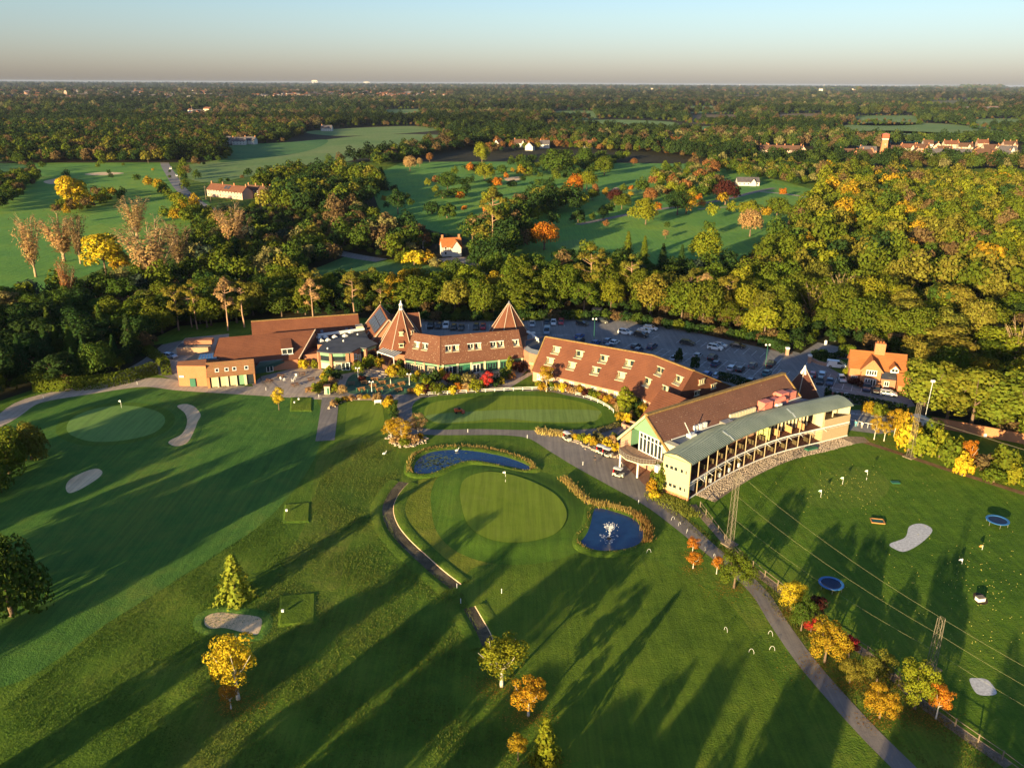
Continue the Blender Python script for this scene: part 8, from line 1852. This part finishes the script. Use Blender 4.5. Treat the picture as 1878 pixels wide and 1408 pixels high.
def picnic(px, py, mat, label, rz):
    o = empty('picnic_table', (*G(px, py), .06), rz, label=label, cat='picnic table', group='picnic tables')
    if mat.name not in PT:
        a = MB().box((0, 0, 0), (1.9, .16, .05)).mesh('plank', mat); b = MB().box((0, 0, 0), (1.9, .26, .05)).mesh('bench', mat); c = MB(); c.beam((0, -.6, 0), (0, -.2, .74), .09, .09); c.beam((0, .6, 0), (0, .2, .74), .09, .09); c.beam((0, -.75, .42), (0, .75, .42), .09, .09); PT[mat.name] = (a, b, c.mesh('leg_frame', mat))
    a, b, c = PT[mat.name]
    for k in range(4): link('plank', a, o, (0, -.27 + k * .18, .74))
    for s_ in (-1, 1): link('bench', b, o, (0, s_ * .68, .45)); link('leg_frame', c, o, (s_ * .65, 0, 0))
PT = {}
for i, (px, py, d) in enumerate(((644.7, 706, 1), (667.6, 704, 0), (687, 698, 0), (701, 704, 0), (684, 710, 0), (663, 716, 0), (696, 716.5, 0), (717, 710.5, 0), (736, 706, 0), (731, 717, 0))):
    picnic(px, py, M_wood_d if d else M_wood_l, 'orange timber picnic table on the oval lawn, %s' % ['largest, at the left end', 'in the second column', 'at the back by the steps', 'third from the right at the back', 'beside the middle lamp post', 'front row left', 'front row middle', 'centre, with a folded parasol', 'back row right', 'front row right'][i], .2 + i * .05)
for i, (px, py) in enumerate(((494, 701), (515.5, 692), (554, 688), (571, 698), (541.5, 708))): picnic(px, py, M_wood_d, 'dark brown picnic table on the paved terrace, %s' % ['leftmost', 'second from the left', 'at the back right', 'at the right end', 'at the front'][i], -.4 + i * .3)
o = empty('parasol', (*G(717, 711), .06), label='folded cream parasol in the middle of the oval lawn', cat='parasol'); MB().tube((0, 0, .7), (0, 0, 2.4), .03, .03, 5).build('pole', M_white, o); MB().lathe((0, 0, 1.2), [(.16, 0), (.12, .6), (.04, 1.2)], 8).build('canopy', M_creamp, o)
for i, (px, py) in enumerate(((516, 697), (521, 699), (540, 697), (543, 692), (537, 700))):
    o = empty('garden_chair', (*G(px, py), .04), 1.0 + i * 1.3, label='white garden chair on the paved terrace, %s from the left' % ORD[i], cat='chair', group='white garden chairs on the terrace')
    MB().box((0, 0, .42), (.5, .5, .05)).build('seat', M_white, o); MB().box((-.23, 0, .45), (.05, .5, .5)).build('backrest', M_white, o)
    for sx in (-.2, .2):
        for sy in (-.2, .2): MB().box((sx, sy, 0), (.05, .05, .43)).build('leg', M_white, o)
for i, (px, py) in enumerate(((877, 694), (907, 691), (845, 690), (862, 686), (925, 688), (895, 683), (675, 676))):
    o = empty('patio_table', (*G(px, py), .04), i * .7, label='black patio table with chairs %s' % ['left of the red tree', 'right of the red tree', 'before the left restaurant doors', 'behind the red tree to the left', 'before the right restaurant windows', 'behind the red tree to the right', 'under the lime shrub by the pavilion'][i], cat='table', group='black patio tables')
    MB().lathe((0, 0, .7), [(.7, 0), (.7, .05)], 10).build('tabletop', M_black, o); MB().tube((0, 0, 0), (0, 0, .7), .06, .06, 6).build('leg', M_black, o)
    for k in range(4):
        a = k * pi / 2; m = MB(); m.box((1.0 * cos(a), 1.0 * sin(a), .4), (.45, .45, .06)); m.box((1.22 * cos(a), 1.22 * sin(a), .4), (.08 + .4 * abs(sin(a)), .08 + .4 * abs(cos(a)), .5)); m.box((cos(a), sin(a), 0), (.1, .1, .4)); m.build('chair_frame', M_black, o)
def lamp(px, base, top, label, mat, globes=((-.45, 0), (.45, 0)), rr=.24, group='garden lamp posts'):
    x, y = G(px, base); d = fwd + RT * ((px - 939) / FPX) - UP * ((top - 704) / FPX); H = CAM_H + d.z * hypot(x, y) / hypot(d.x, d.y)
    o = empty('lamp_post', (x, y, .03), label=label, cat='lamp post', group=group); MB().tube((0, 0, 0), (0, 0, H), .09, .06, 7).build('pole', mat, o); MB().tube((0, 0, 0), (0, 0, .5), .14, .12, 7).build('base', mat, o)
    for gx, gz in globes:
        MB().tube((0, 0, H - .1), (gx, 0, H + gz), .03, .03, 5).build('arm', mat, o); MB().lathe((gx, 0, H + gz - rr), [(.05, 0), (rr * .8, rr * .35), (rr, rr), (rr * .75, rr * 1.6), (.05, rr * 2)], 9).build('globe', M_white, o)
lamp(657, 694, 675, 'white twin globe lamp at the back left of the oval lawn', M_white); lamp(682, 719, 700, 'white twin globe lamp in the middle of the oval lawn', M_white); lamp(751, 706, 686, 'white twin globe lamp at the right end of the oval lawn', M_white)
lamp(1089, 628, 585, 'tall green lamp column behind the hotel ridge', M_dgreen, ((-.5, 0), (.5, 0)), .3, 'car park lamp columns'); lamp(1402.5, 682, 632, 'tall green lamp column at the end of the middle rows', M_dgreen, ((-.5, 0), (.5, 0)), .3, 'car park lamp columns')
for i, (px, py) in enumerate(((654, 718), (664, 720.5), (674.5, 721), (689, 721), (701, 720.5), (716, 719.5), (743, 719))):
    m = MB(); m.tube((0, 0, 0), (0, 0, .8), .09, .09, 7); m.lathe((0, 0, .8), [(.13, 0), (.11, .15), (.03, .22)], 7); m.build('bollard', M_dgreen, loc=(*G(px, py), .05), label='green bollard on the front edge of the oval lawn, %s from the left' % ORD[i], cat='bollard', group='bollards of the oval lawn')
o = empty('starter_booth', (*G(601, 722), .02), .05, label='small white booth with dark door between two lime shrubs', cat='booth'); MB().box((0, 0, 0), (1.4, 1.3, 2.2)).build('wall', M_creamp, o); MB().box((0, 0, 2.2), (1.7, 1.6, .2)).build('roof', M_wood_d, o); MB().box((.25, -.68, .1), (.5, .08, 1.7)).build('door', M_dgreen, o)
for i, (px, py, lab) in enumerate(((816, 716, 'grey bench before the restaurant beds'), (726, 768, 'grey bench in the border beside the big tee'), (693, 741, 'white bench at the back corner of the big tee'))):
    o = empty('garden_bench', (*G(px, py), .05), .1 * i, label=lab, cat='bench'); mt_ = M_white if i == 2 else M_metal; MB().box((0, 0, .4), (1.7, .5, .06)).build('seat', mt_, o); MB().box((0, .25, .46), (1.7, .06, .5)).build('backrest', mt_, o)
    for s_ in (-.75, .75): MB().box((s_, 0, 0), (.08, .5, .42)).build('leg', mt_, o)
st = empty('garden_steps', (0, 0, 0), label='wide shallow stone steps between the oval lawn and the restaurant', cat='steps')
for k in range(4): a, b = V(668 + k * 4, 688 - k * 2.6, 0), V(705 + k * 4, 694 - k * 2.6, 0); MB().beam(a + Vector((0, 0, .09 + k * .1)), b + Vector((0, 0, .09 + k * .1)), .7, .16).build('step', M_pave, st)
o = empty('ramp_steps', (*G(1059, 806), .04), radians(60), label='pale concrete steps in the rockery beside the golf cart', cat='steps')
for k in range(5): MB().box((k * .7 - 1.4, 0, 0), (.7, 1.8, .12 + k * .1)).build('step', M_pave, o)
# rocks along borders
m = MB(); r = np.random.default_rng(12)
for cl, n in (([(608, 746), (622, 738), (650, 731), (690, 729), (706, 734)], 110), ([(716, 800), (722, 812), (745, 818), (768, 812), (776, 804)], 130), ([(1060, 812), (1085, 822), (1112, 832), (1132, 838)], 90)):
    C = catmull([G(*p) for p in cl], False, 6)
    for k in range(n):
        i = int(r.integers(len(C) - 1)); p = Vector(C[i]).lerp(Vector(C[i + 1]), r.uniform()); x, y = p.x + r.normal(0, .5), p.y + r.normal(0, .5); s_ = r.uniform(.12, .32); q = r.uniform(.7, 1.3, 8) * s_
        m.add([(x + q[i_] * a, y + q[i_] * b, c * q[i_] * .9 + .03) for i_, (a, b, c) in enumerate(((-1, -1, 0), (1, -1, 0), (1, 1, 0), (-1, 1, 0), (-.6, -.6, 1), (.6, -.6, 1), (.6, .6, 1), (-.6, .6, 1)))], [(0, 1, 5, 4), (1, 2, 6, 5), (2, 3, 7, 6), (3, 0, 4, 7), (4, 5, 6, 7)])
m.build('border_stones', plain('pale_rock', (.42, .34, .26), .9, var=.3), kind='stuff')
# pebbles of the cobble strip in front of the bays
m = MB(); C = catmull([G(*p) for p in ((1288, 912), (1330, 886), (1380, 860), (1440, 836), (1500, 822), (1553, 808))], False, 8)
for k in range(3600):
    i = int(r.integers(len(C) - 1)); p = Vector(C[i]).lerp(Vector(C[i + 1]), r.uniform()); t = (Vector(C[i + 1]) - Vector(C[i])).normalized(); o_ = r.uniform(-2.1, 2.1); x, y = p.x - t.y * o_, p.y + t.x * o_; s_ = r.uniform(.07, .16)
    m.add([(x - s_, y, .02), (x, y - s_, .02), (x + s_, y, .02), (x, y + s_, .02), (x, y, .02 + s_ * .9)], [(0, 1, 4), (1, 2, 4), (2, 3, 4), (3, 0, 4)])
m.build('cobble_stones', plain('cobble_stone', (.40, .32, .25), .9, var=.45, sc=2.2), kind='stuff')
# white summerhouse by the range hedge
o = empty('summerhouse', (*G(1680, 786), 0), radians(-28), label='white glazed summerhouse with arched roof beside the golden hedge', cat='summerhouse')
MB().box((0, .9, 0), (4.6, 1.8, 2.3)).build('wall', M_white, o); m = MB(); m.slab([(-2.7, -.4, 2.25), (0, -.4, 3.1), (0, 2, 3.1), (-2.7, 2, 2.25)], .15); m.slab([(2.7, -.4, 2.25), (0, -.4, 3.1), (0, 2, 3.1), (2.7, 2, 2.25)], .15); m.build('roof', M_white, o)
for k in range(4): window_unit(o, (-1.65 + k * 1.1, -.06, .5), .85, 1.5, pi, n=2, frame=M_white, sill=False)
MB().box((3.3, .3, 0), (2.0, .2, 1.7)).build('side_screen', M_white, o); MB().box((-2.9, .2, 0), (1.2, .2, 1.2)).build('side_screen', M_white, o)
for px, py, lab in ((1152, 586, 'pale timber store shed at the wood edge of the car park'), (1094, 576, 'low pale shed left of the store at the wood edge')):
    o = empty('timber_shed', (*G(px, py), 0), radians(-12), label=lab, cat='shed'); MB().box((0, 0, 0), (3.2, 2.2, 1.9)).build('wall', M_wood_g, o); MB().box((0, 0, 1.9), (3.5, 2.5, .15)).build('roof', M_felt, o); MB().box((.8, -1.12, .1), (.9, .06, 1.6)).build('door', M_beige, o)

# leaves shed under the autumn trees
r = np.random.default_rng(31); V_ = []; F_ = []
for px, py, w_ in ((437, 1284, 60), (424, 1302, 26), (920, 1260, 60), (969, 1314, 46), (1000, 1398, 40), (1270, 1016, 20), (1271, 1044, 22), (1346, 1080, 44), (1450, 1122, 36), (1512, 1218, 60), (1558, 1254, 36), (1608, 1252, 44), (1613, 1318, 44), (1677, 1304, 60), (1716, 1322, 40), (745, 816, 30), (1003, 720, 18), (998, 460, 46), (1603, 808, 18), (1640, 812, 30)):
    for k in range(int(w_ * 9)):
        x, y = G(px + r.normal(0, w_ * .55), py + r.normal(0, w_ * .22)); s_ = r.uniform(.04, .10) * (1 if py > 700 else 3); a = r.uniform(0, 6.28); b = len(V_)
        V_ += [(x + s_ * cos(a + t), y + s_ * sin(a + t), .06 + s_ * .5 * r.uniform()) for t in (0, 1.57, 3.14, 4.71)]; F_.append((b, b + 1, b + 2, b + 3))
me = bpy.data.meshes.new('fallen_leaves'); me.from_pydata(V_, [], F_); at = me.attributes.new('leaf', 'FLOAT', 'FACE'); at.data.foreach_set('value', r.uniform(0, 1, len(F_)).astype(np.float32)); me.materials.append(M_reed)
o = link('fallen_leaves', me, kind='stuff'); o.color = (.36, .20, .035, 1)
# ================================================================ cottages, village and distant buildings
M_wall = {'white': plain('white_render', (.55, .53, .49), .8, var=.06), 'pink': plain('pinkish_render', (.48, .33, .26), .85, var=.12), 'brick': M_brick, 'cream': plain('cream_render', (.55, .47, .34), .85, var=.1)}
M_slate = plain('grey_slate', (.10, .09, .10), .7, var=.25, sc=.6)
M_redt = tiles('far_red_tiles', (0.13, 0.055, 0.035), (0.19, 0.08, 0.05)); M_brt = tiles('far_brown_tiles', (0.09, 0.05, 0.035), (0.13, 0.07, 0.05))
ROOFS = {'red': M_redt, 'brown': M_brt, 'slate': M_slate, 'orange': M_tile4}
def house(x, y, az, L, W, he, hr, wall, roof, label, cat='house', ch=1, wins=3, name='house', group=None, bay=False):
    """Pitched roof house, ridge along azimuth az; windows on the long side that faces the camera."""
    o = empty(name, (x, y, 0), pi / 2 - radians(az), label=label, cat=cat, group=group)
    gable(o, (-L / 2, 0, hr), (L / 2, 0, hr), W / 2, he, M_wall[wall], ROOFS[roof])
    for k in range(ch):
        cx_ = (-L / 2 + .6) if ch == 1 else -L / 2 + .6 + (L - 1.2) * k / (ch - 1)
        MB().box((cx_, 0, hr - 1), (.9, .7, 2.4)).build('chimney', M_brick3, o)
    rows = (1.0, 3.4) if he > 4.4 else (1.0,)
    c = Vector((sin(radians(az)), cos(radians(az)))); s_ = Vector((c.y, -c.x)); fs = 1 if s_.y < 0 else -1
    fm = MB().box((0, 0, 0), (1.15, .1, 1.35)).mesh('window', M_white); pm = MB().box((0, 0, .1), (.9, .13, 1.1)).mesh('pane', M_glass)
    for z in rows:
        for k in range(wins):
            q = link('window', fm, o, (-L / 2 + L * (k + .5) / wins, -fs * (W / 2 + .03) if True else 0, z)); link('pane', pm, q)
    if bay:
        gable(o, (L * .2, -fs * (W / 2 + 1.5), hr - .6), (L * .2, 0, hr - .6), 2.2, he - .3, M_wall[wall], ROOFS[roof])
    return o
def house_px(px, py, az, L, W, he, hr, wall, roof, label, **k):
    x, y = G(px, py); return house(x, y, az, L, W, he, hr, wall, roof, label, **k)
# white timbered cottage by the lane
o = house_px(827, 468, 75, 9.0, 6.0, 4.8, 8.2, 'white', 'orange', 'white timber framed cottage with red tiled roof and two brick chimneys by the lane', name='cottage', ch=2, wins=3, bay=True)
m = MB(); 
for k in range(8): m.beam((-4.2 + k * 1.18, 3.06, 2.6), (-4.2 + k * 1.18, 3.06, 4.5), .16, .12); m.beam((-4.2 + k * 1.18, -3.06, 2.6), (-4.2 + k * 1.18, -3.06, 4.5), .16, .12)
for s_ in (-1, 1): m.beam((-4.4, s_ * 3.06, 2.6), (4.4, s_ * 3.06, 2.6), .12, .2)
m.build('timber_framing', M_wood_d, o, kind='stuff')
sheet('cottage_yard', outline([(800, 476), (850, 472), (866, 482), (840, 490), (810, 486)]), .07, M_pave)
# terraced cottages by the road
o = house_px(422, 362, 122, 36, 9, 5.0, 8.6, 'pink', 'red', 'long terrace of pinkish cottages with four chimneys beside the country road', name='terrace', ch=4, wins=12)
x_, y_ = 0, 0
for k in (-1, 0):
    c = Vector((2.5 + k * 3.2, 0, 8.6)); sd = -1
    MB().slab([c + Vector((-1.2, sd * 1.0, -.62)), c + Vector((1.2, sd * 1.0, -.62)), c + Vector((1.2, sd * 3.4, -2.55)), c + Vector((-1.2, sd * 3.4, -2.55))], .05).build('solar_panel', M_solar, o)
house_px(478, 362, 120, 22, 8, 4.5, 8, 'brick', 'brown', 'brick cottages with a row of chimneys half hidden by trees, right of the terrace', name='terrace', ch=4, wins=6)
# white pavilion on the far course
px_ = house_px(1370, 340, 92, 17, 9, 3.2, 6.4, 'white', 'slate', 'white golf pavilion with slate roof and veranda behind the maroon beech', name='pavilion', cat='pavilion', ch=0, wins=5, bay=True)
m = MB()
for k in range(9): m.beam((-8.4 + k * 2.1, 5.6, 0), (-8.4 + k * 2.1, 5.6, 3.0), .25, .25); 
m.beam((-8.6, 5.6, 3.0), (8.6, 5.6, 3.0), .3, .4); m.beam((-8.6, 5.6, 1.0), (8.6, 5.6, 1.0), .15, .5); m.build('veranda', M_white, px_)
# water tower of the village
wt = empty('water_tower', (*G(1619, 284), 0), label='square brick water tower with bright red tank rising over the village', cat='water tower')
wt.scale = (.82, .82, .88)
pyramid(wt, (0, 0), 6.6, 0, 19, 4, M_brick3, .5, None, 5.2, name='shaft')
pyramid(wt, (0, 0), 5.7, 19.0, 20.5, 4, M_wall['white'], .5, None, 6.0, name='cornice'); pyramid(wt, (0, 0), 6.2, 20.5, 26.0, 4, plain('red_tank_paint', (.45, .07, .03), .5), .5, None, 6.2, name='tank'); pyramid(wt, (0, 0), 6.4, 26.0, 27.2, 4, M_pink, .5, None, .3, name='cap')
for k in range(3):
    window_unit(wt, (1.2 - k * 1.2, -4.25, 12), .7, 2.2, pi, n=1, sill=False)
for a in VIL:
    px, py, az, L, roof, wall, lab, nm, ch, wn = a
    big = L > 24
    house_px(px, py, az, L * .74, 9.5 if not big else 10, 5.2, 9.6 if not big else 10.2, wall, roof, lab, name=nm, cat=nm, ch=ch, wins=wn, bay=(nm == 'house' and wn > 3))
# landmarks of the distant town
def block(px, base, top, wpx, mat, label, name, cat, spire=False):
    x, y = G(px, base); D = hypot(x, y); d = fwd + RT * ((px - 939) / FPX) - UP * ((top - 704) / FPX); H = max(6, CAM_H + d.z * D / hypot(d.x, d.y)); w_ = wpx * D / FPX
    o = empty(name, (x, y, 0), .3, label=label, cat=cat); MB().box((0, 0, 0), (w_, w_ * .6 if wpx > 6 else w_, H)).build('wall', mat, o)
    if spire: pyramid(o, (0, 0), w_ * .7, H * .98, H * 1.9, 4, mat, pi / 4, name='spire')
    else: MB().box((0, 0, H), (w_ * .6, w_ * .4, H * .12)).build('roof_house', M_wall['cream'], o)
    for k in range(3): MB().box((-w_ * .3 + k * w_ * .3, -(w_ * .3 if wpx > 6 else w_ * .5), H * .3), (w_ * .12, w_ * .03, H * .4)).build('window', M_glass, o)
block(3, 242, 232, 4, M_wall['cream'], 'pale church with pointed spire at the left edge, beyond the first wood', 'church', 'church', True)
block(122, 181, 168, 4, M_wall['pink'], 'tall square pinkish tower in the distant town on the left', 'tower', 'tower'); block(355, 177, 167, 6, M_wall['cream'], 'pale square block in the distant town right of the tall tower', 'tower_block', 'tower')
block(608, 152.6, 146, 6, M_wall['white'], 'small white tower block on the horizon', 'tower_block', 'tower'); block(577, 153, 148, 9, M_wall['white'], 'wide white building on the horizon left of the white tower block', 'office_block', 'building'); block(723, 152.6, 148, 5, M_wall['white'], 'small white building on the horizon near the centre', 'office_block', 'building'); block(672, 153.2, 150.5, 9, M_wall['white'], 'low white building on the horizon right of the tower block', 'office_block', 'building')
block(630, 172, 168, 14, M_wall['white'], 'wide white warehouse in the distant town', 'warehouse', 'warehouse'); block(735, 186, 181, 30, M_wall['pink'], 'long pinkish depot at the edge of the distant town', 'warehouse', 'warehouse')
for i, px in enumerate((1766, 1788, 1805, 1822, 1838, 1862)): house_px(px, 206 - (i % 2), 90 + i * 7, 30 + 12 * (i % 3), 18, 9, 16, 'white', ('slate', 'red')[i % 2], 'white farm building on the far right skyline fields, %s from the left' % ORD[i], name='farm_building', cat='farm building', ch=0, wins=3)
# the speckle of small roofs and walls of the town, too many and too far to tell apart
r = np.random.default_rng(21); A_ = MB(); 
for cx_, cy_, sx_, sy_, n in ((640, 176, 55, 5, 110), (745, 181, 40, 4, 80), (560, 178, 40, 4, 50), (90, 181, 60, 6, 80), (330, 178, 60, 6, 60), (210, 205, 90, 14, 70), (360, 215, 30, 5, 16), (1290, 163, 60, 3, 40), (1620, 164, 60, 4, 40), (480, 196, 60, 8, 30), (250, 175, 80, 7, 50)):
    for k in range(n):
        px, py = r.normal(cx_, sx_), max(158, r.normal(cy_, sy_)); x, y = G(px, py); D = hypot(x, y); s_ = min(2.2, max(1, D / 2600)); w_, l_, h_ = 8 * s_, r.uniform(10, 22) * s_, r.uniform(6, 8.5) * s_ + D * .0012; az = r.uniform(0, 3.14); mt_ = int(r.integers(3))
        A_.box((x, y, 0), (l_, w_, h_), az, mt_)
        c, s2 = cos(az), sin(az); P = lambda a, b, z: (x + a * c - b * s2, y + a * s2 + b * c, z); e = w_ / 2 + .3
        A_.add([P(-l_ / 2, -e, h_), P(l_ / 2, -e, h_), P(l_ / 2, e, h_), P(-l_ / 2, e, h_), P(-l_ / 2, 0, h_ + 3.4 * s_), P(l_ / 2, 0, h_ + 3.4 * s_)], [(0, 1, 5, 4), (2, 3, 4, 5), (1, 2, 5), (3, 0, 4)], 3 + int(r.integers(2)))
A_.build('distant_town', [M_wall['white'], M_wall['cream'], M_wall['pink'], M_redt, M_slate], kind='stuff')
for i, (px, py, tp, lab) in enumerate(((387, 372, 352, 'wooden power pole with crossarm at the roadside near the terrace'), (378, 366, 345, 'second wooden power pole behind the roadside one'), (332, 345, 322, 'wooden power pole on the bend of the country road'), (272, 300, 288, 'pale pole at the trees where the road disappears'))):
    x, y = G(px, py); o = empty('power_pole', (x, y, 0), .4, label=lab, cat='power pole', group='power poles along the road'); MB().tube((0, 0, 0), (0, 0, 9), .16, .12, 6).build('pole', M_wood_g, o); MB().box((0, 0, 8.2), (1.8, .15, .15)).build('crossarm', M_wood_g, o)
# the air between here and the horizon
g = bpy.data.materials.new('haze'); g.use_nodes = True; nt = g.node_tree; nt.nodes.remove(nt.nodes['Principled BSDF']); vo = nt.nodes.new('ShaderNodeVolumePrincipled')
vo.inputs['Color'].default_value = (.52, .66, 1.0, 1); vo.inputs['Density'].default_value = 1.9e-5; vo.inputs['Anisotropy'].default_value = 0.0
nt.links.new(vo.outputs[0], nt.nodes['Material Output'].inputs['Volume'])
MB().prism([(-R_ - 50, -R_ - 50), (R_ + 50, -R_ - 50), (R_ + 50, R_ + 50), (-R_ - 50, R_ + 50)], -1, 86).build('haze', g, kind='stuff')
